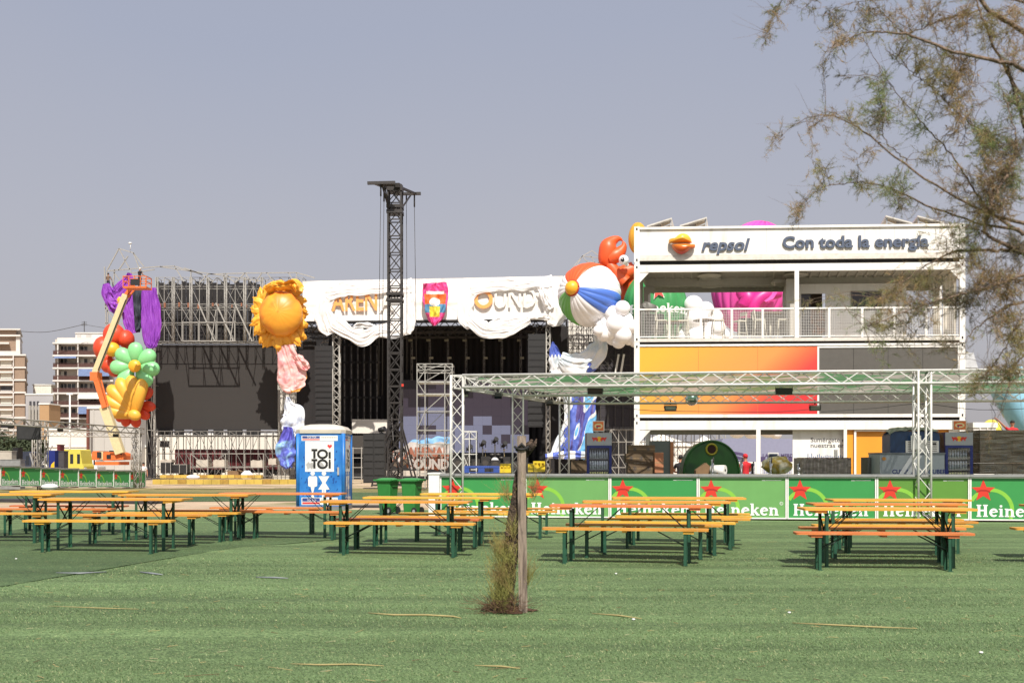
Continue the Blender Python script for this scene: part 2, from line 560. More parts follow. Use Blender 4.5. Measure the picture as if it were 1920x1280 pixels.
def beer_set(kind, colour):
    tab = kind == 'table'
    L, W, Z = (2.2, .5, .77) if tab else (2.2, .25, .48)
    root = bpy.data.objects.new("beer_table" if tab else "beer_bench", None); COL.objects.link(root)
    root.empty_display_size = .2
    def mk(): return MB(local=True)
    hx, hy = L/2, W/2
    t = mk()
    r = .04
    out = []
    for cx, cy, a0 in ((hx-r,hy-r,0),(-hx+r,hy-r,90),(-hx+r,-hy+r,180),(hx-r,-hy+r,270)):
        out += arc(cx, cy, r, r, a0, a0+90, 5)
    t.prism(out, (Vector((0,0,Z-.028)), Vector((1,0,0)), Vector((0,1,0)), Vector((0,0,1))), .028, 0)
    t.build("tabletop" if tab else "seat", BOARD[colour], root)
    for sx in (-1, 1):
        b = mk()
        for ox in ((.26,) if not tab else (.22,)):
            b.box(sx*(hx-ox)-.07, sx*(hx-ox)+.07, -hy+.02, hy-.02, Z-.062, Z-.0285)
        b.build("batten", BOARD[colour], root)
    lx = hx-.30
    ly = hy-.06 if tab else hy-.035
    for sx in (-1,1):
        for sy in (-1,1):
            l = mk()
            l.box(sx*lx-.022, sx*lx+.022, sy*ly-.003, sy*ly+.003, 0.002, Z-.063)
            l.box(sx*lx+.0165*sx-.003, sx*lx+.0165*sx+.003, sy*ly-.003 if sy<0 else sy*ly-.036, sy*ly+.036 if sy<0 else sy*ly+.003, .0015, Z-.0635)
            l.box(sx*lx-.03, sx*lx+.03, sy*ly-.03, sy*ly+.03, 0, .006)
            l.build("leg", m_leg, root)
        c = mk()
        a = ly-.004
        c.bar((sx*lx, -a, Z*.42), (sx*lx, a, Z*.86), .02, .006); c.bar((sx*lx+.008, a, Z*.42), (sx*lx+.008, -a, Z*.86), .02, .006)
        c.bar((sx*lx, -a, Z*.40), (sx*lx, a, Z*.40), .018, .006)
        c.build("cross_brace", m_brace, root)
        d = mk()
        for sy in (-1,1):
            d.tube([(sx*lx, sy*(a-.02), Z*.52), (sx*(lx-.36), sy*(a*.35), Z-.04)], .006, 5)
        d.build("folding_stay", m_brace, root)
    if not tab:
        b = mk(); b.box(-.03,.03,-hy+.03,hy-.03,Z-.055,Z-.0285); b.build("batten", BOARD[colour], root)
    return root

PROTO = {}
def place(kind, px, d, yaw, colour, label, group):
    key = (kind, colour)
    if key not in PROTO:
        o = PROTO[key] = beer_set(kind, colour)
    else:
        o = copy_tree(PROTO[key])
    x = (px-960)*d/F
    o.location = (x, d, gz(x,d)+.016)
    o.rotation_euler = (0,0,R(-yaw))
    tag(o, label, "table" if kind == 'table' else "bench", group)
    return o

TG, BG = "folding beer tables on the turf", "folding beer benches on the turf"
T = lambda *a: place('table', *a, TG)
B = lambda *a: place('bench', *a, BG)
# right-hand cluster
B(1655, 12.65, 5, 'r', "red-orange bench nearest the viewer, front of the right-hand cluster")
T(1660, 13.1, 4, 'o', "orange table directly behind the red-orange front bench of the right-hand cluster")
B(1652, 13.62, 4, 'r', "reddish bench tucked behind the first orange table of the right-hand cluster")
B(1671, 14.15, 4, 'y', "yellow-orange bench in front of the middle table of the right-hand cluster")
T(1660, 14.55, 3, 'o', "orange table in the middle of the right-hand cluster")
B(1690, 15.0, 3, 'y', "yellow-orange bench behind the middle table of the right-hand cluster")
B(1669, 15.6, 3, 'y', "yellow bench just in front of the hindmost table of the right-hand cluster")
T(1682, 16.1, 2, 'y', "yellow-orange table hindmost in the right-hand cluster")
# centre-right cluster
B(1171, 13.3, 9, 'y', "yellow-orange bench with thick front edge, right of the wooden post")
T(1181, 13.75, 8, 'r', "red-orange table right of the wooden post, behind a yellow bench")
B(1206, 14.15, 7, 'y', "yellow-orange bench behind the red-orange table right of the post")
B(1236, 14.7, 7, 'y', "yellow bench in front of the second table of the centre-right cluster")
T(1229, 15.1, 6, 'y', "yellow-orange table second from the front in the centre-right cluster")
B(1272, 15.65, 6, 'y', "yellow bench behind the second table of the centre-right cluster")
B(1280, 16.3, 5, 'y', "yellow bench just before the hindmost table of the centre-right cluster")
T(1271, 16.7, 5, 'y', "yellow table hindmost in the centre-right cluster, before the green panels")
B(1284, 17.2, 5, 'y', "yellow bench last in the centre-right cluster, nearest the green panels")
# centre-left cluster
B(749, 14.25, 8, 'o', "orange bench foremost in the cluster left of the wooden post")
T(744, 14.7, 6, 'y', "yellow-orange table foremost in the cluster left of the wooden post")
B(765, 15.15, 6, 'r', "brown-red bench behind the foremost table left of the wooden post")
B(797, 15.75, 6, 'y', "yellow bench second row in the cluster left of the wooden post")
T(810, 16.2, 5, 'y', "yellow-orange table second row, in front of the two green bins")
B(870, 16.75, 5, 'y', "yellow bench whose right end meets the sapling trunk")
B(928, 17.6, 5, 'y', "yellow bench crossing behind the wooden post, third row")
T(903, 18.1, 4, 'y', "yellow table crossing behind the wooden post, before the white panel end")
B(945, 18.7, 4, 'y', "yellow bench last before the green panels behind the post")
# left clusters
T(531, 17.6, 5, 'r', "red-orange table standing in front of the blue toilet cabin")
B(539, 17.0, 5, 'r', "red-orange bench in front of the blue toilet cabin")
B(505, 18.3, 5, 'r', "dark red bench behind the red-orange table at the toilet cabin")
B(186, 14.45, 3, 'y', "yellow-orange bench foremost on the left side of the lawn")
T(218, 15.0, 3, 'y', "yellow-orange table foremost on the left side of the lawn")
B(266, 15.8, 3, 'o', "brownish orange bench behind the foremost left table")
B(326, 16.4, 3, 'y', "yellow bench in the second row of the left cluster")
T(352, 16.7, 3, 'y', "yellow-orange table left of the toilet cabin, second row of the left cluster")
B(394, 17.2, 3, 'o', "orange bench behind the second row table left of the toilet cabin")
T(140, 18.0, 4, 'y', "yellow table farthest back on the left, before the small green panels")
B(98, 17.4, 3, 'r', "red-orange bench before the farthest table on the left")
B(130, 18.6, 3, 'r', "red bench behind the farthest table on the left")
T(-14, 16.5, 2, 'y', "yellow-orange table cut by the left picture edge")
B(-22, 16.0, 2, 'y', "yellow bench cut by the left picture edge")
B(2055, 13.5, 4, 'y', "yellow bench mostly beyond the right picture edge")
T(2075, 13.95, 4, 'y', "yellow table mostly beyond the right picture edge")

# ------------------------------------------------------------------ wooden post, sapling stump and soil
dp = 9.15
m_wood = mat("weathered_post_wood", S(170,152,136,.68), .9, var=.3, scale=7, stretch=(6,6,.5), bump=.6, bscale=12, col2=S(96,82,74,.6), c2lo=.5, c2hi=.66, c2scale=4)
mb = MB()
pts = [P(981,1152,dp), P(980,1060,dp), P(979,960,dp), P(978,880,dp), P(978,817,dp)]
prev = None
hw = .039
vs = []
for i,p in enumerate(pts):
    for sx, sy in ((-1,-.8),(-.55,-1),(.55,-1),(1,-.8),(1,.8),(.55,1),(-.55,1),(-1,.8)):
        vs.append(p + Vector((sx*hw*(1+.05*math.sin(i*2.1)), sy*hw, 0)))
fs = [(i*8+k, i*8+(k+1)%8, (i+1)*8+(k+1)%8, (i+1)*8+k) for i in range(len(pts)-1) for k in range(8)]
fs += [list(range(32,40))]
mb.add(vs, fs)
post = mb.build("wooden_post", m_wood, None, "grey weathered wooden stake standing upright in the turf", "post")
m_rub = mat("black_rubber_strap", S(32,30,30), .7)
st = MB()
c0 = P(978,838,dp)
st.tube([c0 + Vector((hw*1.35*math.cos(a)*(1.15), hw*1.3*math.sin(a), .012*math.cos(2*a)-.01)) for a in [i*2*math.pi/20 for i in range(21)]], .013, 6)
st.tube([c0+Vector((-.05,-.03,-.03)), c0+Vector((0,-.06,.03)), c0+Vector((.05,-.03,-.025))], .014, 6)
st.build("strap", m_rub, post)
m_bark = mat("rough_bark", S(112,92,76,.55), .95, var=.4, scale=14, bump=1.0, bscale=30, col2=S(70,58,48,.6), c2scale=12)
stump = empty("sapling", P(955,1150,dp+.06), "stunted crooked sapling with dry shoots leaning on the wooden post", "tree")
mb = MB()
tr = bezier([(938,1152,dp+.1,.12),(948,1100,dp+.1,.085),(957,1040,dp+.1,.07),(961,980,dp+.1,.058),(966,930,dp+.1,.036),(970,890,dp+.1,.026),(982,860,dp+.09,.024),(991,838,dp+.05,.04),(998,824,dp+.03,.012)], 46)
pp = []; rr = []
for i,(x,y,d,r) in enumerate(tr):
    pp.append(P(x,y,d)); rr.append(max(.006, r*(1+.22*noise.noise(Vector((i*.5,0,3))))))
mb.tube(pp, rr, 12)
mb.tube([P(960,1010,dp+.08), P(950,1000,dp), P(947,996,dp)], [.03,.02,.008], 8)
mb.tube([P(990,850,dp+.05), P(1003,833,dp), P(1006,822,dp)], [.02,.02,.005], 8)
mb.build("trunk", m_bark, stump)
m_shoot = mat("olive_shoots", S(172,170,94,.82), .85, var=.35, scale=8, col2=S(174,150,96,.8), c2scale=5, trans=.25)
mb = MB()
rnd = random.Random(3)
def shoot(mb, p, dirv, L, w, k=4, mi=0):
    q = Vector(p); d = Vector(dirv).normalized(); pts = [q.copy()]
    for i in range(k):
        d = (d + Vector((rnd.uniform(-.25,.25), rnd.uniform(-.25,.25), rnd.uniform(-.12,.2)))).normalized()
        q = q + d*L/k; pts.append(q.copy())
    mb.tube(pts, [w*(1-.8*i/k) for i in range(k+1)], 3, mi, cap=False)
    return pts
for i in range(430):
    t = rnd.random()
    x = 949 + rnd.gauss(0,9) - 6*(1-t); y = 1148 - 118*t**1.3
    p = P(min(x,972), y, dp + rnd.uniform(-.13,.16))
    for q in (shoot(mb, p, (rnd.gauss(-.2,.36), rnd.gauss(-.1,.4), 1), rnd.uniform(.08,.3), .0022),):
        for z in q[1:]:
            for _ in range(2): shoot(mb, z, (rnd.gauss(0,.7), rnd.gauss(0,.7), .9), rnd.uniform(.02,.07), .0014, 2)
for cx, cy, n, sp in ((952,935,50,6),(1000,925,60,6),(962,1000,60,8),(990,1090,70,10),(935,1040,70,12)):
    for i in range(n):
        p = P(cx+rnd.gauss(0,3), cy+rnd.gauss(0,6), dp+rnd.uniform(-.05,.1))
        q = shoot(mb, p, (rnd.gauss(0 if cx!=952 else -.35,.5), rnd.gauss(0,.3), 1), rnd.uniform(.08,.26), .0017)
        for z in q[1:]: shoot(mb, z, (rnd.gauss(0,.6), rnd.gauss(0,.6), .9), rnd.uniform(.02,.05), .0012, 2)
mb.build("shoots", m_shoot, stump)
mb = MB()
m_deadtwig = mat("dead_twigs", S(120,92,66,.6), .9, var=.3)
for i in range(260):
    p = P(942+rnd.gauss(0,20), 1140+rnd.uniform(-14,16), dp+rnd.uniform(-.18,.12))
    shoot(mb, p, (rnd.gauss(0,1), rnd.gauss(-.3,.8), rnd.uniform(.0,.5)), rnd.uniform(.08,.28), .0028)
mb.build("dead_twigs", m_deadtwig, stump)
m_soil = mat("bare_soil", S(110,76,56,.6), 1, var=.4, scale=20, bump=1, bscale=40)
mb = MB()
c = P(955,1148,dp); c.z = 0
def soilfn(a,b):
    an = a*2*math.pi; rr_ = b*(.2+.05*math.sin(3*an)+.04*math.sin(5*an+1))
    x = c.x + rr_*1.05*math.cos(an); y = c.y+.05 + rr_*.75*math.sin(an)
    return Vector((x,y, gz(x,y)+.02+.05*(1-b)*(1+.8*noise.noise(Vector((x*14,y*14,0))))))
mb.grid(soilfn, 36, 8, closeu=True)
mb.build("soil_patch", m_soil, kind='structure')
# loose straws, ribbons and litter on the turf
m_straw = mat("dry_straw", S(188,172,118,.65), .9)
def straw(name, pxs, w, m, label, cat, group=None):
    mb = MB(); pts = []
    for x,y in pxs:
        d = F*H/(y-YH); q = P(x,y,d); q.z = gz(q.x,q.y)+.024; pts.append(q)
    mb.tube(pts, [w*.4]+[w]*(len(pts)-2)+[w*.4] if len(pts)>2 else w, 5)
    return mb.build(name, m, None, label, cat, group)
SG = "dry reeds lying on the turf"
straw("dry_reed", [(690,1153),(740,1157),(800,1157),(850,1160),(865,1163)], .008, m_straw, "pale dry reed on the turf left of the wooden post's foot", "reed", SG)
straw("dry_reed", [(1110,1154),(1160,1158),(1203,1164)], .008, m_straw, "short pale dry reed on the turf right of the wooden post's foot", "reed", SG)
straw("dry_reed", [(1485,1172),(1560,1176),(1640,1180),(1720,1183)], .007, m_straw, "longest pale reed lying on the turf at lower right", "reed", SG)
straw("dry_reed", [(545,1250),(600,1252),(660,1251),(720,1254)], .006, m_straw, "dry reed on the turf near the lower edge, left of centre", "reed", SG)
straw("dry_reed", [(890,1253),(940,1255),(975,1259)], .007, m_straw, "brownish short reed on the turf at the bottom centre", "reed", SG)
straw("dry_reed", [(90,1140),(190,1144),(260,1146)], .005, m_straw, "thin dry reed on the turf at lower left", "reed", SG)
m_grey = mat("grey_plastic_tape", S(140,145,150,.7), .5)
straw("plastic_strip", [(105,1080),(150,1081),(200,1078)], .012, m_grey, "grey plastic strip on the turf below the leftmost bench", "strip", "plastic strips on the turf")
straw("plastic_strip", [(262,1078),(285,1081),(305,1083)], .014, m_grey, "short grey plastic strip on the turf, second from the left", "strip", "plastic strips on the turf")
straw("plastic_strip", [(480,1087),(515,1088),(540,1089)], .012, m_grey, "grey plastic strip on the turf below the red-orange bench", "strip", "plastic strips on the turf")
m_white = mat("white_plastic", S(240,240,238,.85), .5, var=.04)
for i,(x,y,lb) in enumerate([(30,1056,"white paper scrap on the turf at far left"),(1155,1079,"white paper scrap on the turf below the bench right of the post"),(1480,1152,"white crumb of litter on open turf at right"),(1840,1228,"white crumb of litter at the lower right"),(1188,1165,"tiny white scrap beside the short pale reed")]):
    d = F*H/(y-YH); q = P(x,y,d); q.z = gz(q.x,q.y)+.022
    mb = MB(); mb.ell(q, (.016,.012,.008), seg=8, ring=5, fn=lambda a,b: 1+.3*math.sin(3*a))
    mb.build("paper_scrap", m_white, None, lb, "litter", "paper scraps on the turf")
mb = MB()
for q0,q1 in (((-10,940),(300,944)),):
    a = P(q0[0],q0[1],F*H/(q0[1]-YH)); b = P(q1[0],q1[1],F*H/(q1[1]-YH)); a.z = gz(a.x,a.y)+.05; b.z = gz(b.x,b.y)+.05
    mb.bar(a,b,.9,.1)
mb.build("cable_ramp", mat("dark_rubber_ramp", S(62,60,62,.7), .8, var=.2), None, "long dark cable ramp lying on the dirt path at left", "cable ramp")
a = P(655,951,30); b = P(735,951,30); a.z=b.z=gz(a.x,a.y)+.03
mb = MB(); mb.bar(a,b,.5,.08)
mb.build("cable_ramp", mat("dark_rubber_ramp", S(62,60,62,.7)), None, "short dark cable ramp on the dirt between cabin and bins", "cable ramp")

mb = MB(); rl_ = random.Random(15)
for i in range(420):
    y = 6.2 + 19*rl_.random()**1.6; x = rl_.uniform(-.56,.56)*y; a = rl_.uniform(0,3.14); L_ = rl_.uniform(.01,.05)*(1 if rl_.random() < .9 else 2.5); z = gz(x,y)+.02
    dx, dy = math.cos(a)*L_, math.sin(a)*L_*.6
    mb.bar((x-dx,y-dy,z),(x+dx,y+dy,z+.004), rl_.uniform(.002,.0045), .003, rl_.choice((0,0,0,1,2)))
mb.build("dry_clippings", [m_straw, mat("pale_clipping", S(196,190,150,.6), .9), mat("brown_clipping", S(120,96,66,.6), .9)], None, "dry clippings and leaf bits strewn over the turf", "clippings", kind='stuff')

# turf fibres, thinning out with distance
import numpy as np
rg = np.random.default_rng(3); N = 240000
yy = 5.7*np.exp(rg.random(N)*math.log(15/5.7)); xx = (rg.random(N)-.5)*1.12*yy
zz = np.array([gz(a,b) for a,b in zip(xx,yy)])+.011
an = rg.random(N)*6.283; ln = .006+.013*rg.random(N); wd = (.0013+.0014*rg.random(N))*(yy/6)**.8
lx = np.cos(an)*ln*.7-.006; ly = np.sin(an)*ln*.7
px_ = -np.sin(an)*wd; py_ = np.cos(an)*wd
V = np.stack([np.stack([xx-px_,yy-py_,zz],1), np.stack([xx+px_,yy+py_,zz],1), np.stack([xx+lx,yy+ly,zz+ln*.9],1)],1).reshape(-1,3)
me = bpy.data.meshes.new("turf_fibres"); me.vertices.add(3*N); me.vertices.foreach_set("co", V.ravel()); me.loops.add(3*N); me.loops.foreach_set("vertex_index", np.arange(3*N)); me.polygons.add(N); me.polygons.foreach_set("loop_start", np.arange(N)*3)
inp = (xx < -2.6) & (yy > np.where(xx < -6.4, 8, np.where(xx < -4.3, 10.85+3.42*(xx+5.6), 15.3+1.4*(xx+4.3))))
mi_ = np.where(inp, 1, np.where(rg.random(N) < .1, 2, 0))
me.polygons.foreach_set("material_index", mi_.astype(np.int32)); me.update(); me.validate()
fib = mat("turf_fibre", S(134,164,107,.61), .7, var=.3, scale=1.3, stretch=(.1,2.2,1), trans=.2); fib2 = mat("turf_fibre_dark", S(104,136,88,.6), .7, var=.24, scale=1.2, stretch=(.2,1.6,1), trans=.2); fib3 = mat("turf_fibre_pale", S(196,198,146,.7), .7, trans=.2)
for m_ in (fib, fib2, fib3): me.materials.append(m_)
fo = bpy.data.objects.new("turf_fibres", me); COL.objects.link(fo); tag(fo, "short upright fibres of the artificial turf", "turf fibres", None, "stuff")

# ------------------------------------------------------------------ toilet cabin
def cabin():
    d = 28.2
    W, D, Hh = 1.33, 1.25, 2.18
    base = P(601, 950, d); base.y = d + D/2; base.z = gz(base.x, d)+.0
    root = empty("toilet_cabin", base, "blue portable toilet cabin with white door poster and pale roof", "portable toilet")
    m_blue = mat("blue_cabin_plastic", S(38,116,196,.8), .4, var=.1, scale=3, col2=S(60,140,214,.8), c2lo=.4, c2hi=.7, c2scale=2)
    m_dblue = mat("dark_blue_print", S(24,84,160,.8), .45, var=.1)
    m_roof = mat("ivory_roof_plastic", S(226,216,200,.75), .5, var=.06)
    m_pw = mat("white_print", S(240,238,234,.8), .5, var=.03)
    m_blk = mat("black_print", S(30,28,28), .5)
    m_red = mat("red_print", S(214,62,62,.85), .5)
    m_gry = mat("grey_print", S(178,176,174,.8), .5)
    m_navy = mat("navy_print", S(52,70,140,.8), .5)
    b = MB(local=True)
    b.box(-W/2, W/2, -D/2, D/2, .12, Hh)
    b.build("body", m_blue, root)
    s = MB(local=True); s.box(-W/2-.03, W/2+.03, -D/2-.03, D/2+.03, .0, .12); s.build("skid_base", mat("grey_skid", S(110,112,118), .7), root)
    for sx in (-1,1):
        for sy in (-1,1):
            c = MB(local=True); c.tube([(sx*(W/2-.02), sy*(D/2-.02), .13),(sx*(W/2-.02), sy*(D/2-.02), Hh-.01)], .055, 10); c.build("corner_post", m_blue, root)
    r = MB(local=True)
    prof = [(0.0,1.05),(.1,1.07),(.12,1.02),(.2,.9),(.26,.55),(.275,.2)]
    N = 32
    vs = []
    for z, k in prof:
        for i in range(N):
            a = 2*math.pi*(i+.5)/N
            ca, sa = math.cos(a), math.sin(a)
            q = 1/max(abs(ca), abs(sa))
            q = min(q, 1.32)
            vs.append((W/2*k*ca*q, D/2*k*sa*q, Hh+z))
    r.add(vs, [(j*N+i, j*N+(i+1)%N, (j+1)*N+(i+1)%N, (j+1)*N+i) for j in range(len(prof)-1) for i in range(N)] + [[(len(prof)-1)*N+i for i in range(N)], list(range(N))[::-1]])
    r.build("roof", m_roof, root)
    for fr, Wf, name in (((Vector((-W/2,-D/2-.004,.12)), Vector((1,0,0)), Vector((0,0,1)), Vector((0,-1,0))), W, "door"),
                         ((Vector((W/2+.004,-D/2,.12)), Vector((0,1,0)), Vector((0,0,1)), Vector((1,0,0))), D, "side_panel")):
        U = lambda x: (x-80)/375*Wf
        V = lambda y: (1150-y)/655*(Hh-.12)
        rect = lambda x0,y0,x1,y1: [(U(x0),V(y1)),(U(x1),V(y1)),(U(x1),V(y0)),(U(x0),V(y0))]
        dmb = MB(local=True)
        flat_poly(dmb, rect(108,505,415,1140), fr, .0, 0)
        for i in range(9):
            a0 = 20+i*40
            stroke(dmb, arc(U(262), V(900), .34+.03*(i%3), .42+.03*(i%2), a0, a0+22, 6), .035, fr, .0015, 1)
        rr_ = random.Random(5)
        for i in range(60):
            x, y = rr_.uniform(115,408), rr_.uniform(560,1060); ww = rr_.uniform(.01,.03)
            flat_poly(dmb, [(U(x)-ww,V(y)-ww*1.4),(U(x)+ww*.6,V(y)-ww),(U(x)+ww,V(y)+ww*1.2),(U(x)-ww*.5,V(y)+ww)], fr, .0018+.00002*i, 1)
        door = dmb.build(name, [m_blue, m_dblue], root)
        pm_ = MB(local=True)
        flat_poly(pm_, rect(145,565,375,840), fr, .004, 0)
        flat_poly(pm_, [(U(152),V(775)),(U(172),V(750)),(U(182),V(765)),(U(205),V(757)),(U(212),V(790)),(U(200),V(820)),(U(185),V(806)),(U(165),V(822)),(U(158),V(800))], fr, .0046, 2)
        flat_poly(pm_, [(U(248),V(770)),(U(262),V(752)),(U(280),V(758)),(U(297),V(785)),(U(285),V(806)),(U(255),V(800))], fr, .0047, 2)
        for q, yb in ((0,722),(1,812)):
            o_, u_, v_, n_ = fr
            x0 = U(195)
            hh = V(yb-82)-V(yb)
            stroke(pm_, [(U(195),V(yb-76)),(U(243),V(yb-76))], .066, fr, .0050, 1); stroke(pm_, [(U(219),V(yb-80)),(U(219),V(yb))], .066, fr, .0053, 1)
            stroke(pm_, arc(U(284),V(yb-40),U(284)-U(249),hh/2-.02,0,360,28), .066, fr, .0056, 1)
            stroke(pm_, [(U(341),V(yb-60)),(U(341),V(yb))], .062, fr, .005, 1)
            if q == 1: stroke(pm_, [(U(341),V(yb-82)),(U(341),V(yb-58))], .05, fr, .0053, 1)
        hx_, hy_ = U(341), V(612)
        flat_poly(pm_, [(hx_+.0042*16*math.sin(a)**3, hy_+.0042*(13*math.cos(a)-5*math.cos(2*a)-2*math.cos(3*a)-math.cos(4*a))) for a in [i*2*math.pi/24 for i in range(24)]], fr, .005, 3)
        pm_.build("poster", [m_pw, m_blk, m_gry, m_red], door)
        sg = MB(local=True)
        for cx_, woman in ((205,False),(295,True)):
            flat_poly(sg, [(U(cx_)+.062*math.cos(a), V(855)+.062*math.sin(a)) for a in [i*2*math.pi/20 for i in range(20)]], fr, .0048, 0)
            if not woman:
                flat_poly(sg, [(U(cx_-36),V(895)),(U(cx_-28),V(880)),(U(cx_+28),V(880)),(U(cx_+36),V(895)),(U(cx_+36),V(968)),(U(cx_+24),V(975)),(U(cx_-24),V(975)),(U(cx_-36),V(968))], fr, .005, 0)
                flat_poly(sg, [(U(cx_-16),V(975)),(U(cx_+16),V(975)),(U(cx_+2),V(1040)),(U(cx_+14),V(1072)),(U(cx_-14),V(1072)),(U(cx_-4),V(1040))], fr, .0044, 0)
            else:
                flat_poly(sg, [(U(cx_-44),V(880)),(U(cx_+44),V(880)),(U(cx_+12),V(940)),(U(cx_+46),V(1000)),(U(cx_-46),V(1000)),(U(cx_-12),V(940))], fr, .005, 0)
                for k in (-9,9): flat_poly(sg, [(U(cx_+k-7),V(1000)),(U(cx_+k+7),V(1000)),(U(cx_+k+6),V(1072)),(U(cx_+k-6),V(1072))], fr, .0044, 0)
        sg.build("pictogram", m_pw, door)
        for y0, y1 in ((515,562),(1072,1138)):
            k = MB(local=True)
            flat_poly(k, rect(116,y0,405,y1), fr, .003, 0)
            ym = y0+(y1-y0)*.55
            flat_poly(k, rect(122,y0+5,262,ym), fr, .0035, 1)
            flat_poly(k, rect(122,ym+5,262,y1-6), fr, .0035, 2)
            o_, u_, v_, n_ = fr
            text_mesh(k, "TOI TOI", (o_+u_*U(160)+v_*V(ym-3)+n_*.004, u_, v_, n_), .075, .01, width=U(232)-U(160), mi=0)
            for i in range(9): flat_poly(k, rect(275+i*14, y0+12, 284+i*14, ym-4), fr, .0036, 3)
            k.build("sticker", [m_pw, m_navy, m_red, m_gry], door)
    hd = MB(local=True)
    hd.box(W*.36, W*.40, -D/2-.035, -D/2-.006, 1.0, 1.22)
    hd.build("handle", m_gry, root)
    return root
cabin()

# ------------------------------------------------------------------ wheelie bins
def bin_():
    g = mat("bin_green_plastic", S(58,142,66,.68), .45, var=.08, scale=4)
    gd = mat("bin_lid_green", S(66,152,76,.68), .42, var=.06)
    k = mat("black_rubber", S(28,28,28), .7)
    root = bpy.data.objects.new("wheelie_bin", None); COL.objects.link(root)
    b = MB(local=True)
    lv = [(.06,.19,.21),(.12,.20,.22),(.80,.245,.29),(.84,.275,.32),(.88,.275,.32)]
    vs = []
    for z, hx, hy in lv:
        for cx, cy, a0 in ((1,1,0),(-1,1,90),(-1,-1,180),(1,-1,270)):
            for q in arc(cx*(hx-.04), cy*(hy-.04), .04, .04, a0, a0+90, 4): vs.append((q[0],q[1],z))
    n = 16
    b.add(vs, [(j*n+i, j*n+(i+1)%n, (j+1)*n+(i+1)%n, (j+1)*n+i) for j in range(4) for i in range(n)]+[list(range(n))[::-1], [4*n+i for i in range(n)]])
    for i in range(3): b.box(-.17+i*.13, -.09+i*.13, -.335, -.318, .82, .875)
    b.box(-.15,.15,-.29,-.262,.62,.70)
    b.build("body", g, root)
    l = MB(local=True)
    l.grid(lambda a,c: Vector(((a-.5)*.60, (c-.5)*.72-.01, .885+.055*(1-(2*a-1)**4)*(1-(2*c-1)**4))), 14, 14)
    l.box(-.31,.31,-.385,-.36,.865,.9); l.box(-.31,.31,.345,.37,.865,.9); l.box(-.312,-.29,-.36,.345,.862,.898); l.box(.29,.312,-.36,.345,.862,.898)
    l.build("lid", gd, root)
    h = MB(local=True); h.tube([(-.26,.36,.86),(-.26,.43,.9),(.26,.43,.9),(.26,.36,.86)], .017, 8); h.build("handle", gd, root)
    for sx in (-1,1):
        w = MB(local=True); w.tube([(sx*.23,.24,.1),(sx*.285,.24,.1)], .1, 18); wo = w.build("wheel", k, root)
        q = MB(local=True); q.tube([(sx*.232,.24,.1),(sx*.292,.24,.1)], .05, 12); q.build("hub", mat("grey_hub", S(150,150,150),.5), wo)
    return root
bn = bin_()
q = P(727,965,25.6); bn.location = (q.x, q.y, gz(q.x,q.y)+.012); bn.rotation_euler = (0,0,R(-118)); bn.scale = (.8,.72,1)
tag(bn, "green wheeled rubbish bin beside the toilet cabin, the left one", "bin", "green wheeled bins")
bn2 = copy_tree(bn)
q = P(772,965,25.4); bn2.location = (q.x, q.y, gz(q.x,q.y)+.012); bn2.rotation_euler = (0,0,R(-112))
tag(bn2, "green wheeled rubbish bin standing next to the white end of the bar", "bin", "green wheeled bins")

# ------------------------------------------------------------------ bar counter on the right
m_gpan = mat("green_panel_print", S(60,150,78,.8), .45, var=.08, scale=1.2)
m_gpan2 = mat("light_green_panel_print", S(112,168,96,.8), .45, var=.1, scale=1.2)
m_gpan3 = mat("yellowed_green_panel_print", S(96,146,58,.8), .45, var=.1, scale=1.2)
m_arc = mat("lime_print", S(140,200,70,.8), .45, var=.04)
m_star = mat("red_star_print", S(216,58,42,.85), .45, var=.05)
m_stard = mat("dark_red_print", S(172,40,36,.8), .45, var=.05)
m_wprint = mat("white_letter_print", S(246,246,242,.85), .5, var=.03)
m_frame = mat("white_frame_paint", S(240,238,232,.85), .45, var=.06)
m_top = mat("grey_aluminium_top", S(176,176,176,.75), .4, metal=.4, var=.12)
m_dark = mat("dark_recess", S(40,36,36), .8)

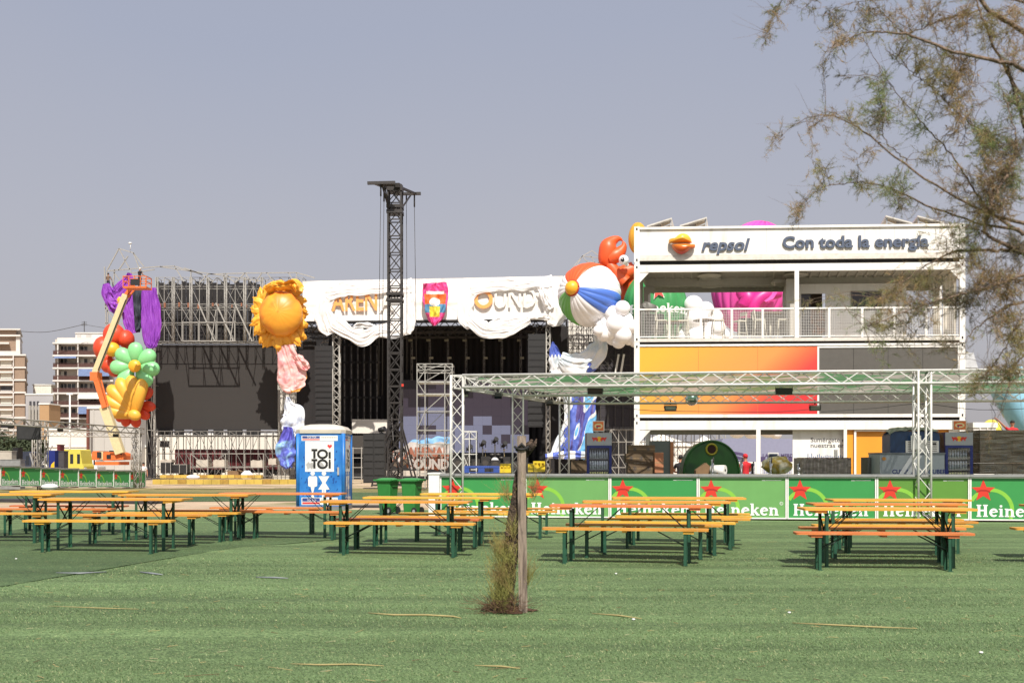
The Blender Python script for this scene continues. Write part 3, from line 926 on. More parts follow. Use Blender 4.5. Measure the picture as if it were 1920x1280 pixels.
def counter_section(name, P0, u, w, h, mg, label, group, base=.05):
    """one module of the bar: origin P0 at the ground, direction u, width w"""
    n = Vector((u.y, -u.x, 0))
    up = Vector((0,0,1))
    root = empty(name, P0 + u*w/2, label, "bar counter", group)
    c = MB()
    cen = P0 + u*w/2 - n*.32
    c.obox(cen + up*(base+(h-base)/2-.02), u*(w/2-.012), n*.30, up*((h-base)/2-.03))
    c.build("cabinet", m_frame, root)
    k = MB(); k.obox(cen + up*(base/2), u*(w/2-.02), n*.26, up*(base/2)); k.build("plinth", mat("dark_red_plinth", S(86,34,38), .8), root)
    fr = (P0 + n*.004 + up*0, u, up, n)
    f = MB()
    t = .03
    z0, z1 = base, h-.055
    for (x0,x1,a,b_) in ((.006,w-.006,z0,z0+t),(.006,w-.006,z1-t,z1),(.006,.006+t,z0+t,z1-t),(w-.006-t,w-.006,z0+t,z1-t)):
        f.obox(P0 + u*((x0+x1)/2) + up*((a+b_)/2) + n*.0, u*((x1-x0)/2), n*.018, up*((b_-a)/2))
    f.build("frame", m_frame, root)
    tp = MB(); tp.obox(P0 + u*w/2 - n*.27 + up*(h-.025), u*(w/2-.002), n*.34, up*.025); tp.build("worktop", m_top, root)
    W, Hh = w-.012-2*t, z1-z0-2*t
    o = P0 + u*(.006+t) + up*(z0+t) - n*.012
    ku, kv = W/1.95, Hh/.92
    fr = (o, u*ku, up*kv, n)
    b = MB()
    flat_poly(b, [(0,0),(1.95,0),(1.95,.92),(0,.92)], fr, .003, 0)
    stroke(b, [q for q in arc(.42,.20,.46,.46,178,-24,40) if q[0] > .012 and q[1] > .012], .085, fr, .0045, 1)
    fp = b.build("front_panel", [mg, m_arc], root)
    s = MB()
    cx, cy, r = .262, .92-.285, .265
    flat_poly(s, star_pts(cx, cy, r), fr, .006, 0)
    dk = [(cx-.15,cy-.01),(cx-.06,cy+.03),(cx+.06,cy+.03),(cx+.15,cy-.01)]
    flat_poly(s, dk + [(x,y-.035) for x,y in dk[::-1]], fr, .0072, 1)
    s.build("star", [m_star, m_stard], fp)
    l = MB(); t0_ = MB()
    wd = slab_word(t0_, "Heineken", (Vector(), Vector((1,0,0)), Vector((0,0,1)), Vector((0,1,0))), .275)
    slab_word(l, "Heineken", (o + u*(.115*ku) + up*(.05*kv) + n*.008, u*(ku*1.70/wd), up*kv, n), .275)
    stroke(l, arc(1.86,.33,.035,.035,0,360,16), .009, fr, .009)
    stroke(l, [(1.852,.312),(1.852,.348)], .009, fr, .0095)
    for x0_, x1_, y0_ in ((1.42,1.5,.062),(1.51,1.86,.058)):
        flat_poly(l, [(x0_,.92-y0_),(x1_,.92-y0_),(x1_,.875),(x0_,.875)], fr, .008)
    l.build("lettering", m_wprint, fp)
    return root

A0 = Vector((-1.75, 24.2, 0)); A1 = Vector((10.82, 22.7, 0)); CU = (A1-A0).normalized()
def on_line(px, p=A0, u=CU):
    k = (px-960)/F
    t = (k*p.y - p.x)/(u.x - k*u.y)
    return p + u*t, t
bounds = [825, 984.5, 1143.5, 1309, 1475.5, 1643.5, 1818, 1996, 2180]
mgs = [m_gpan, m_gpan2, m_gpan, m_gpan2, m_gpan, m_gpan3, m_gpan, m_gpan]
labs = ["leftmost green bar section with white end board, behind the bins", "light green bar section right behind the wooden post", "green bar section behind the centre-right tables, third from the left",
        "pale green bar section with fully readable lettering, left of the gap between table clusters", "deep green bar section facing the gap before the right-hand tables", "yellowish green bar section behind the right-hand tables",
        "green bar section at the right picture edge below the cardboard stack", "green bar section beyond the right picture edge"]
for i in range(8):
    p0, t0 = on_line(bounds[i]); p1, t1 = on_line(bounds[i+1])
    p0 = p0.copy(); p0.z = .0
    counter_section("bar_counter", p0, CU, t1-t0, 1.09, mgs[i], labs[i], "green bar sections on the right")
CN = Vector((CU.y, -CU.x, 0))
p0, t0 = on_line(804); p1, t1 = on_line(824.5)
mb = MB(); mb.obox((p0+p1)/2 - CN*.3 + Vector((0,0,.54)), CU*((t1-t0)/2), CN*.33, Vector((0,0,.54)))
mb.obox((p0+p1)/2 - CN*.3 + Vector((0,0,1.1)), CU*((t1-t0)/2+.02), CN*.35, Vector((0,0,.018)))
mb.build("end_board", m_frame, None, "plain white board closing the left end of the green bar", "end board")

# ------------------------------------------------------------------ lattice canopy over the bar
m_alu = mat("aluminium_tube", S(226,224,218,.82), .45, metal=.2, var=.1, scale=8)
tz = 3.47; w = .29
gantry = empty("truss_canopy", P(857,950,24.2)*1.0, "silver lattice gantry with camouflage shade roof over the bar", "truss canopy")
gantry.location.z = 0
zc = tz-w/2
def up_(p, z): return Vector((p.x, p.y, z))
c1 = up_(on_line(857)[0], zc); cR = up_(on_line(1729)[0], zc); cE = up_(on_line(2120)[0], zc)
D2a, D2b = 27.2, 26.0
D3a, D3b = 31.0, 29.8
c2 = up_(P(971,0,D2a), zc); c2R = up_(P(1729,0,D2b), zc)
c3 = up_(P(1058,0,D3a), zc); c3R = up_(P(1729,0,D3b), zc)
e2 = c2R + (c2R-c2)*.5; e3 = c3R + (c3R-c3)*.5
for p, q, st in ((c1, cE, .42), (c2, e2, .42), (c3, e3, .42), (c1, c3, .42), (cR, c3R, .42)):
    t_ = MB(); dd = (q-p).normalized()*(w/2+.01)
    truss(t_, p + (dd if True else 0), q, w, .027, .0115, st); t_.build("beam", m_alu, gantry)
for p in (c1, cR, c2, c3, c3R):
    t_ = MB()
    truss(t_, Vector((p.x,p.y,.02)), Vector((p.x,p.y,tz)), w, .026, .009, .33, up=(0,1,0))
    t_.obox((p.x,p.y,.01), (.25,0,0),(0,.25,0),(0,0,.01))
    t_.build("column", m_alu, gantry)
m_camo = mat("camouflage_net", S(96,140,96,.9), .9, var=.15, scale=3, trans=.62, col2=S(186,178,166,.85), c2lo=.5, c2hi=.53, c2scale=.9, stretch=(.6,1.6,1))
cm = MB()
n_ = 40
a_, b_, c_, d_ = c1+Vector((.3,.1,0)), cE, e3, c3
def camofn(s, t):
    p = a_.lerp(b_, s); q = d_.lerp(c_, s)
    v = p.lerp(q, t)
    v.z = tz - .03 - .05*(.5+.5*math.sin(s*70))*(math.sin(t*math.pi)) - .015*math.sin(s*31+t*9)
    return v
cm.grid(camofn, 120, 24)
t_ = m_camo.node_tree; out_ = t_.nodes["Material Output"]; old_ = out_.inputs[0].links[0].from_socket
tp_ = t_.nodes.new("ShaderNodeBsdfTransparent"); ms_ = t_.nodes.new("ShaderNodeMixShader"); ms_.inputs[0].default_value = .12      # open weave of the net
t_.links.new(old_, ms_.inputs[1]); t_.links.new(tp_.outputs[0], ms_.inputs[2]); t_.links.new(ms_.outputs[0], out_.inputs[0])
cm.build("shade_net", m_camo, gantry)

def flood(px, py, d, w_, h_, tilt, m, label, group):
    c = P(px, py, d)
    r = empty("floodlight", c, label, "floodlight", group)
    k = w_*d/F; hh = h_*d/F
    b = MB(); rot = Matrix.Rotation(R(tilt), 3, 'X')
    b.obox(c, rot@Vector((k/2,0,0)), rot@Vector((0,.05,0)), rot@Vector((0,0,hh/2)))
    for i in range(7): b.obox(c + rot@Vector((-k/2+k*(i+.5)/7,.07,0)), rot@Vector((k*.02,0,0)), rot@Vector((0,.02,0)), rot@Vector((0,0,hh*.42)))
    b.build("housing", mat("black_housing", S(28,27,27), .6), r)
    g = MB(); g.obox(c + rot@Vector((0,-.054,0)), rot@Vector((k/2*.88,0,0)), rot@Vector((0,.003,0)), rot@Vector((0,0,hh/2*.82))); g.build("lens", m, r)
    y = MB(); y.tube([c+Vector((-k/2-.015,0,0)), c+Vector((-k/2-.015,0,hh*.75)), c+Vector((k/2+.015,0,hh*.75)), c+Vector((k/2+.015,0,0))], .01, 6); y.tube([c+Vector((0,0,hh*.75)), c+Vector((0,0,hh*.75+.14))], .018, 6)
    y.build("bracket", mat("black_housing", S(28,27,27)), r)
    return r
m_lens = mat("dark_glass_lens", S(34,33,36), .15)
m_lensg = mat("grey_glass_lens", S(150,152,142,.8), .2)
FG = "floodlights hung from the canopy"
flood(1116, 733, 26.6, 28, 11, 10, m_lens, "black floodlight under the canopy left of the container building's orange panel", FG)
flood(1470, 733, 26.0, 30, 12, 10, m_lens, "black floodlight under the canopy before the orange print's red end", FG)
flood(1257, 765, 30.6, 22, 9, -8, m_lensg, "grey-faced floodlight hanging low before the orange panel's left half", FG)
flood(1528, 765, 30.2, 20, 9, -8, m_lensg, "grey-faced floodlight hanging low at the red end of the orange panel", FG)
flood(934, 742, 25.6, 14, 9, 60, m_lens, "small dark floodlight tilted on the canopy's left side beam, nearer one", FG)
flood(1030, 756, 28.9, 12, 8, 60, m_lens, "small dark floodlight tilted on the canopy's left side beam, farther one", FG)
flood(872, 739, 24.4, 12, 6, 40, m_lensg, "little grey floodlight clamped to the left front column of the canopy", FG)
mb = MB(); mb.ell(P(1297,748,30.2), .2, seg=18, ring=12); mb.tube([P(1297,748,30.2)+Vector((0,0,.19)), P(1297,748,30.2)+Vector((0,0,.42))], .006, 5)
mb.sm = [False]*len(mb.sm)
mb.build("mirror_ball", mat("mirror_tiles", S(205,215,225,.9), .12, metal=.95, var=.25, scale=30), None, "small mirror ball hanging from the canopy truss", "mirror ball")
m_cable = mat("black_cable", S(22,22,22), .6)
def cable(name, pts, r, label, cat="cable", group=None, m=None, n=24):
    mb = MB(); mb.tube([P(*q) for q in bezier(pts, n)], r, 5)
    return mb.build(name, m or m_cable, None, label, cat, group)
CG = "black cables strung below the canopy"
cable("cable", [(1066,752,31),(1200,768,31),(1297,771,31),(1450,772,31),(1530,766,31)], .008, "thin black cable sagging across the orange panel under the canopy", "cable", CG)
cable("cable", [(1540,772,31),(1640,765,31),(1729,757,30),(1840,768,30),(1990,762,30)], .008, "thin black cable sagging across the dark grey panel under the canopy", "cable", CG)
cable("cable", [(880,722,24.6),(985,735,25),(1120,734,26),(1250,722,26)], .006, "black cable under the canopy's front left corner", "cable", CG)

# ------------------------------------------------------------------ things on and behind the bar
def on_bar(px, back=.3):
    p, t = on_line(px); return p - CN*back
def lbox(name, px0, px1, py0, py1, d, depth, m, label, cat, group=None, yaw=0, bevel=True):
    a = P(px0, py1, d); b = P(px1, py0, d)
    mb = MB(); c = (a+b)/2 + Vector((0,depth/2,0))
    rot = Matrix.Rotation(R(yaw), 3, 'Z')
    mb.obox(c, rot@Vector(((b.x-a.x)/2,0,0)), rot@Vector((0,depth/2,0)), Vector((0,0,(b.z-a.z)/2)))
    return mb.build(name, m, None, label, cat, group)

m_card = mat("brown_cardboard", S(150,118,84,.62), .85, var=.15, scale=3, bump=.15, bscale=10)
m_card2 = mat("dark_cardboard", S(112,92,68,.62), .85, var=.18, scale=3, bump=.15, bscale=10)
m_tape = mat("packing_tape", S(176,150,110,.7), .4)
m_inkb = mat("dark_ink_print", S(70,64,60), .7)
def carton(px0, px1, py0, py1, d, dep, m, label, group, mark=True, yaw=0):
    a = P(px0, py1, d); b = P(px1, py0, d)
    c = (a+b)/2 + Vector((0,dep/2,0)); hx = (b.x-a.x)/2; hz = (b.z-a.z)/2
    r = empty("carton", Vector((c.x,c.y,a.z)), label, "cardboard box", group, R(yaw))
    x = MB(local=True); x.obox((0,0,hz), (hx,0,0), (0,dep/2,0), (0,0,hz-.002)); x.build("box", m, r)
    t_ = MB(local=True); t_.box(-hx-.002, hx+.002, -.03, .03, 2*hz-.002, 2*hz+.001); t_.box(-hx-.002, hx+.002, -dep/2-.002, -dep/2, hz*.96, hz*1.04); t_.build("tape", m_tape, r)
    if mark:
        k = MB(local=True); fr = (Vector((0,-dep/2-.003,hz)), Vector((1,0,0)), Vector((0,0,1)), Vector((0,-1,0)))
        stroke(k, arc(0,0,min(hx,hz)*.34,min(hx,hz)*.34,0,360,18), min(hx,hz)*.1, fr, .001)
        flat_poly(k, [(-.02,-.02),(.02,-.02),(.015,.03),(-.015,.03)], fr, .001); k.build("printed_mark", m_inkb, r)
    return r
CGp = "brown cartons stacked behind the bar"
k = 0
rows = [(("bottom"),868,888,[(1177,1203),(1203,1230)]),(("second"),850,868,[(1174,1193),(1193,1212),(1212,1230)]),(("top"),834,850,[(1178,1203),(1203,1228)])]
names = [["left carton of the bottom layer of the stack beside the grey locker","right carton of the bottom layer of the stack beside the grey locker"],
         ["leftmost carton of the middle layer of the stack beside the grey locker","central carton of the middle layer of the stack beside the grey locker","rightmost carton of the middle layer of the stack beside the grey locker"],
         ["left carton on top of the stack beside the grey locker","right carton on top of the stack beside the grey locker"]]
for ri,(nm,y0,y1,cols) in enumerate(rows):
    for ci,(x0,x1) in enumerate(cols):
        carton(x0,x1,y0,y1,25.2+.02*ri,.4,m_card2,names[ri][ci],CGp)
carton(1228,1244,848,886,25.0,.3,mat("orange_brown_card",S(190,128,92,.7),.85), "narrow orange-brown carton standing right of the carton stack", None, False)
# pallet load of wrapped cartons at right
pl = empty("wrapped_pallet", P(1885,888,25.6), "tall film-wrapped pallet of brown cartons at the right picture edge", "pallet load")
x = MB()
rr_ = random.Random(9)
for r_ in range(4):
    for c__ in range(4):
        x0, x1 = 1838+c__*30, 1838+(c__+1)*30-.8; y1 = 888-r_*20.6; y0 = y1-20.2
        a = P(x0,y1,25.6); b = P(x1,y0,25.6); dep = 1.2
        o_ = rr_.uniform(-.015,.015)
        x.obox(((a.x+b.x)/2, 25.6+dep/2+o_, (a.z+b.z)/2), ((b.x-a.x)/2,0,0),(0,dep/2,0),(0,0,(b.z-a.z)/2))
x.build("carton_stack", m_card2, pl)
x = MB()
for r_ in range(3):
    for c__ in range(4):
        cx, cy = 1853+c__*30, 878-r_*20.6
        pc = P(cx,cy,25.575); stroke(x, arc(0,0,.06,.06,0,360,14), .03, (pc, Vector((1,0,0)), Vector((0,0,1)), Vector((0,-1,0))), .002)
x.build("printed_mark", m_inkb, pl)
m_film = bpy.data.materials.new("stretch_film"); m_film.use_nodes = True
t_ = m_film.node_tree; bs = t_.nodes["Principled BSDF"]; bs.inputs["Base Color"].default_value = S(190,185,175); bs.inputs["Roughness"].default_value = .25
tr = t_.nodes.new("ShaderNodeBsdfTransparent"); ms = t_.nodes.new("ShaderNodeMixShader")
n__ = t_.nodes.new("ShaderNodeTexNoise"); n__.inputs["Scale"].default_value = 3; mpn = t_.nodes.new("ShaderNodeMapping"); mpn.inputs["Scale"].default_value = (.5,.5,9)
tcn = t_.nodes.new("ShaderNodeTexCoord"); t_.links.new(tcn.outputs["Object"], mpn.inputs[0]); t_.links.new(mpn.outputs[0], n__.inputs["Vector"])
mrn = t_.nodes.new("ShaderNodeMapRange"); mrn.inputs[1].default_value=.4; mrn.inputs[2].default_value=.7; mrn.inputs[3].default_value=.08; mrn.inputs[4].default_value=.45
t_.links.new(n__.outputs[0], mrn.inputs[0]); t_.links.new(mrn.outputs[0], ms.inputs[0]); t_.links.new(tr.outputs[0], ms.inputs[1]); t_.links.new(bs.outputs[0], ms.inputs[2])
t_.links.new(ms.outputs[0], t_.nodes["Material Output"].inputs[0])
a = P(1836,888,25.54); b = P(1960,804.5,25.54)
x = MB()
x.grid(lambda s,t: Vector((a.x+(b.x-a.x)*s, 25.52+.02*noise.noise(Vector((s*8,t*14,1))), a.z+(b.z-a.z)*t)), 30, 30)
x.grid(lambda s,t: Vector((a.x-.012, 25.54+1.25*s, a.z+(b.z-a.z)*t)), 4, 10)
x.build("stretch_film", m_film, pl)

# fridges
m_fblue = mat("deep_blue_print", S(34,48,124,.8), .4, var=.06)
m_fgrey = mat("silver_fridge_paint", S(176,180,186,.75), .4, metal=.2, var=.05)
m_glass = mat("dark_fridge_interior", S(40,46,70), .2)
m_can = mat("silver_can", S(180,190,205,.8), .3, metal=.6, var=.3, scale=20)
m_yel = mat("yellow_print", S(246,196,44,.85), .45)
def bulls(fr, k, mb, parent):
    b = MB()
    flat_poly(b, [(k*.36*math.cos(a), k*.36*math.sin(a)) for a in [i*2*math.pi/18 for i in range(18)]], fr, .001, 1)
    for s in (-1,1):
        q = [(.12,-.08),(.3,.2),(.5,.26),(.72,.18),(.98,.3),(1.0,.1),(.86,-.06),(.82,-.3),(.7,-.28),(.62,-.1),(.46,-.12),(.36,-.3),(.24,-.28)]
        q = [(s*x_*k, y_*k) for x_,y_ in q]
        flat_poly(b, q if s>0 else q[::-1], fr, .002, 0)
    return b.build("emblem", [m_star, m_yel], parent)
def fridge(px0, px1, py0, py1, d, label, wrap):
    a = P(px0,py1,d); b = P(px1,py0,d); a.z = 0.01
    wv = b.x-a.x; hv = b.z-a.z; dep = .6
    r = empty("drinks_fridge", Vector(((a.x+b.x)/2, d+dep/2, a.z)), label, "fridge", "glass-door drinks fridges")
    c = MB(local=True)
    hw_ = wv/2; t = .05; yb, yf = dep/2, -dep/2
    c.box(-hw_,-hw_+t,yf,yb,0,hv); c.box(hw_-t,hw_,yf,yb,0,hv); c.box(-hw_+t,hw_-t,yb-t,yb,0,hv); c.box(-hw_+t,hw_-t,yf,yb-t,0,.25)
    c.build("cabinet", mat("fridge_side_print", S(150,110,70,.7), .5, var=.5, scale=3, col2=m_fblue.node_tree and S(40,60,140), c2scale=2), r)
    hd = MB(local=True); hd.box(-hw_+.001,hw_-.001,yf-.012,yb-t,hv-.33,hv-.001); hd = hd.build("header_panel", m_fgrey, r)
    wmf = Matrix.Translation(r.location)
    bulls((wmf @ Vector((.0,yf-.013,hv-.165)), Vector((1,0,0)), Vector((0,0,1)), Vector((0,-1,0))), .19, None, hd)
    f = MB(local=True)
    zt = hv-.335
    f.box(-hw_+.002,-hw_+.07,yf-.014,yf-.001,.25,zt); f.box(hw_-.07,hw_-.002,yf-.014,yf-.001,.25,zt); f.box(-hw_+.07,hw_-.07,yf-.0142,yf-.001,zt-.06,zt); f.box(-hw_+.07,hw_-.07,yf-.0142,yf-.001,.25,.32)
    f.build("door_frame", m_fblue, r)
    ins = MB(local=True); ins.box(-hw_+t+.001,hw_-t-.001,yb-t-.02,yb-t-.001,.26,zt); ins.build("interior_back", m_glass, r)
    nsh = 5
    for i in range(nsh):
        z = .3 + i*(zt-.36)/nsh
        sh = MB(local=True); sh.box(-hw_+t+.002,hw_-t-.002,-.2,yb-t-.025,z,z+.012); so = sh.build("shelf", m_fgrey, r)
        cn = MB(local=True)
        for j in range(8):
            x_ = -hw_+.11+j*(wv-.22)/7
            for yy in (-.17,-.05): cn.tube([(x_,yy,z+.013),(x_,yy,z+.15),(x_,yy,z+.19),(x_,yy,z+.235)], [.028,.028,.014 if i==nsh-1 else .026,.012 if i==nsh-1 else .022], 8)
        cn.build("drinks", mat("drink_%s"%("clear" if i>=3 else "amber" if i==2 else "cans"), [S(180,190,205),S(150,170,190),S(190,190,130),S(185,195,210),S(210,215,220)][i], .25, metal=.3, var=.4, scale=18), so)
    gl = MB(local=True); gl.add([(-hw_+.07,yf-.008,.32),(hw_-.07,yf-.008,.32),(hw_-.07,yf-.008,zt-.06),(-hw_+.07,yf-.008,zt-.06)], [(0,1,2,3)])
    gl.build("glass_door", m_film if wrap else mat_glass, r)
    return r
mat_glass = bpy.data.materials.new("clear_glass"); mat_glass.use_nodes = True
t_ = mat_glass.node_tree; tr = t_.nodes.new("ShaderNodeBsdfTransparent"); gl_ = t_.nodes.new("ShaderNodeBsdfGlossy"); gl_.inputs["Roughness"].default_value = .03
ms = t_.nodes.new("ShaderNodeMixShader"); ms.inputs[0].default_value = .08
t_.links.new(tr.outputs[0], ms.inputs[1]); t_.links.new(gl_.outputs[0], ms.inputs[2]); t_.links.new(ms.outputs[0], t_.nodes["Material Output"].inputs[0])
fridge(1100, 1147, 811, 888, 26.0, "silver and blue drinks fridge at the middle of the bar, left of the cartons", False)
fridge(1772, 1824, 810, 888, 25.2, "film-wrapped silver and blue drinks fridge left of the wrapped pallet", True)
# fridge-top signs
def topsign(px0,px1,py0,py1,d,label):
    a = P(px0,py1,d); b = P(px1,py0,d)
    r = empty("topper_sign", Vector(((a.x+b.x)/2,d,a.z)), label, "sign", "orange signs on fridge tops")
    x = MB(); x.obox((a+b)/2, ((b.x-a.x)/2,0,0),(0,.015,0),(0,0,(b.z-a.z)/2)); x.build("board", m_frame, r)
    c = (a+b)/2 + Vector((0,-.017,0)); hw_ = (b.x-a.x)/2*.88; hh = (b.z-a.z)/2*.88
    fr = (c, Vector((1,0,0)), Vector((0,0,1)), Vector((0,-1,0)))
    y = MB(); flat_poly(y, [(-hw_,-hh),(hw_,-hh),(hw_,hh),(-hw_,hh)], fr, .001, 0)
    flat_poly(y, [(hw_*.8*math.cos(t_), hh*.6*math.sin(t_)) for t_ in [i*2*math.pi/16 for i in range(16)]], fr, .002, 1)
    flat_poly(y, [(-hw_*.5,-hh*.2),(hw_*.5,-hh*.2),(hw_*.4,hh*.2),(-hw_*.4,hh*.2)], fr, .003, 2)
    flat_poly(y, [(-hw_*.3,-hh*.7),(-hw_*.1,-hh*.1),(-hw_*.4,-hh*.1)], fr, .004, 3)
    y.build("print", [mat("orange_print",S(226,120,62,.85),.5), mat("cream_print",S(236,214,160,.85),.5), m_star, m_fblue], r)
topsign(1111,1133,789,808,26.2,"orange printed sign board above the drinks fridge at the bar's middle")
topsign(1786,1812,788,806,25.4,"orange and pink sign board above the film-wrapped fridge")
mb = MB(); mb.tube([P(1116,812,26.3),P(1116,806,26.25)], .015, 6); mb.tube([P(1129,812,26.3),P(1129,806,26.25)], .015, 6)
mb.build("sign_stand", m_top, None, "two short metal feet between a fridge top and its orange sign", "stand")

# ice chest and blue machine
ic = empty("ice_chest", P(1712,890,25.0), "long light grey ice chest with dark blue lettering under the lattice column", "freezer")
a = P(1650,892,25.0); b = P(1771,851,25.0)
x = MB(); x.obox((a+b)/2+Vector((0,.4,0)), ((b.x-a.x)/2,0,0),(0,.4,0),(0,0,(b.z-a.z)/2)); x.build("body", mat("pale_blue_grey_paint",S(176,186,192,.75),.4,var=.06), ic)
x = MB(); x.obox((a.x*.5+b.x*.5, 25.39, b.z+.02), ((b.x-a.x)/2+.01,0,0),(0,.42,0),(0,0,.018)); x.build("lid", mat("mid_grey_lid",S(110,116,120),.5), ic)
for px_ in (1673,1741):
    x = MB(); fr = (P(px_,887.5,24.995), Vector((1,0,0)), Vector((0,0,1)), Vector((0,-1,0))); text_mesh(x, "CUBERS", fr, .15, .02, width=38*25/F); x.build("lettering", m_fblue, ic)
x = MB(); c = P(1657.5,859.5,24.99); fr = (c, Vector((1,0,0)), Vector((0,0,1)), Vector((0,-1,0)))
flat_poly(x, [(.05*math.cos(t_), .045*math.sin(t_)) for t_ in [i*2*math.pi/16 for i in range(16)]], fr, .002, 0)
x.build("round_sticker", mat("orange_sticker",S(206,140,60),.5), ic)
x = MB()
for px_ in (1690,1703):
    p_ = P(px_,889,24.985); q_ = P(px_+22,853,24.985)
    x.obox((p_+q_)/2, ((q_.x-p_.x)/2*1.05,0,(q_.z-p_.z)/2), (0,.003,0), (.05,0,-.012))
x.build("slanted_stripe", mat("glossy_white_stripe",S(236,238,240,.8),.15), ic)  # two glossy white bars slanting across the chest front
mc = empty("blue_machine", P(1712,850,25.3), "dark blue domed machine with white louvred front standing on the ice chest", "machine")
a = P(1669,851,25.2); b = P(1762,808,25.2)
x = MB()
prof = [(0,0),(1,0),(1,.78),(.97,.93),(.9,1),(.1,1),(.03,.93),(0,.78)]
x.prism([(p_[0]*(b.x-a.x), p_[1]*(b.z-a.z)) for p_ in prof], (a, Vector((1,0,0)), Vector((0,0,1)), Vector((0,1,0))), .55)
x.build("body", mat("navy_machine_paint",S(36,66,108,.8),.35,var=.1), mc)
x = MB(); c0_ = P(1698,850,25.18); c1_ = P(1760,826,25.18)
x.obox((c0_+c1_)/2, ((c1_.x-c0_.x)/2,0,0),(0,.012,0),(0,0,(c1_.z-c0_.z)/2)); fo = x.build("front_panel", m_frame, mc)
x = MB()
for i in range(6):
    for sgn in (0,1):
        zz = c0_.z+.06+i*.045; x0_ = c0_.x+.05+sgn*.42
        x.box(x0_, x0_+.32, 25.163, 25.167, zz, zz+.012)
x.box(c1_.x-.16, c1_.x-.07, 25.162, 25.1665, c1_.z-.1, c1_.z-.055)
x.build("louvre", m_dark, fo)
x = MB(); a2 = P(1708,842,25.1); b2 = P(1727,816,25.1); x.obox((a2+b2)/2, ((b2.x-a2.x)/2,0,0),(0,.002,0),(0,0,(b2.z-a2.z)/2)); x.build("paper_notice", m_wprint, mc)
x = MB()
x.grid(lambda s,t: Vector((a.x+(b.x-a.x)*(s*1.04-.02), 25.15+.62*t, b.z+.02+.05*noise.noise(Vector((s*9,t*7,2)))-.10*abs(2*s-1)**6+.08*math.sin(t*3.14))), 30, 12)
x.build("plastic_cover", mat("clear_grey_film",S(170,172,160,.7),.3,var=.2), mc)
# wrapped crate pack, stack of cups, yellow sack, roll
m_wrap = mat("grey_film_pack", S(150,142,134,.7), .35, var=.3, scale=6, bump=.4, bscale=12, stretch=(1,1,3))
x = MB(); a = P(1505,890,25.2); b = P(1596,858,25.2)
x.grid(lambda s,t: Vector((a.x+(b.x-a.x)*s, 25.2-.03*math.sin(s*math.pi*14)-.03*noise.noise(Vector((s*9,t*5,7))), a.z+(b.z-a.z)*t*(1-.02*math.sin(s*60)))), 90, 14)
x.grid(lambda s,t: Vector((a.x+(b.x-a.x)*s, 25.2+.8*t, b.z-.01*math.sin(s*60))), 60, 6)
x.grid(lambda s,t: Vector((a.x+.8*0, 25.2+.8*s, a.z+(b.z-a.z)*t)), 6, 6); x.grid(lambda s,t: Vector((b.x, 25.2+.8*s, a.z+(b.z-a.z)*t)), 6, 6)
x.build("bottle_pack", m_wrap, None, "film-wrapped grey pack of bottles on the bar below the wall lettering", "bottle pack")
cs = empty("cup_stack", P(1567,858,25.5), "small stack of white cups on the film-wrapped pack", "cups")
for i in range(6):
    x = MB(); p_ = P(1567,858,25.5)+Vector((0,0,.035*i)); x.tube([p_, p_+Vector((0,0,.03))], [.04,.055], 12); x.build("cup", m_frame, cs)
x = MB(); c = P(1457,872,25.4)
x.ell(c, (.37,.28,.22), seg=28, ring=18, fn=lambda lo,la: 1+.22*noise.noise(Vector((math.cos(lo)*2.2,math.sin(lo)*2.2,la*2.5)))+.1*noise.noise(Vector((math.cos(lo)*6,math.sin(lo)*6,la*7))))
x.build("yellow_sack", mat("yellow_sack_film",S(196,166,70,.7),.4,var=.4,scale=5,bump=.5,bscale=10,col2=S(210,205,180),c2scale=4), None, "crumpled yellow plastic sack lying on the bar right of the green dome", "sack")
x = MB(); c = P(1346,881,24.6); x.tube([c+Vector((-.13,.1,.0)), c+Vector((.16,-.1,0))], .125, 20); 
x.tube([c+Vector((.161,-.101,0)), c+Vector((.163,-.1025,0))], .035, 12, 1)
x.build("paper_roll", [m_frame, m_dark], None, "thick white paper roll lying on the bar before the green dome", "paper roll")
x = MB(); c = P(1320,887,24.7)
x.prism([(-.2,-.05),(.2,-.05),(.22,.1),(.06,.26),(-.04,.2),(-.2,.08)], (c, Vector((1,0,0)), Vector((0,0,1)), Vector((0,1,0))), .25)
x.build("torn_carton", m_card, None, "torn open brown carton leaning on the bar before the green dome", "cardboard box")
x = MB(); c = P(1347,887,24.6); x.obox(c+Vector((0,0,.03)), (.06,0,0),(0,.1,0),(0,0,.09)); x.build("small_carton", m_card2, None, "little dark carton beside the white paper roll", "cardboard box")
m_chrome = mat("chrome", S(190,190,190), .15, metal=.9, var=.1)
for i,(px_,lb) in enumerate(((1336,"chrome beer tap in front of the green dome"),(1390,"chrome beer tap at the green dome's right edge"),(1411,"short dark beer tap beside the dome's right tap"),(1445,"chrome beer tap before the yellow sack"),(1497,"short chrome beer tap left of the bottle pack"))):
    p_ = P(px_,890,24.0); hgt = .34 if i in (0,1,3) else .24
    r = empty("beer_tap", p_, lb, "beer tap", "beer taps along the bar")
    x = MB(); x.tube([p_, p_+Vector((0,0,.03))], .07, 14); x.tube([p_+Vector((0,0,.03)), p_+Vector((0,0,hgt))], .032, 12); x.ell(p_+Vector((0,0,hgt)), .04, seg=12, ring=8); x.build("column", m_chrome if i!=2 else m_dark, r)
    x = MB(); x.tube([p_+Vector((0,-.02,hgt-.06)), p_+Vector((0,-.12,hgt-.06)), p_+Vector((0,-.14,hgt-.12))], .012, 8); x.build("spout", m_chrome, r)
    x = MB(); x.tube([p_+Vector((0,-.08,hgt-.05)), p_+Vector((0,-.10,hgt+.08))], [.012,.018], 8); x.build("handle", m_dark, r)
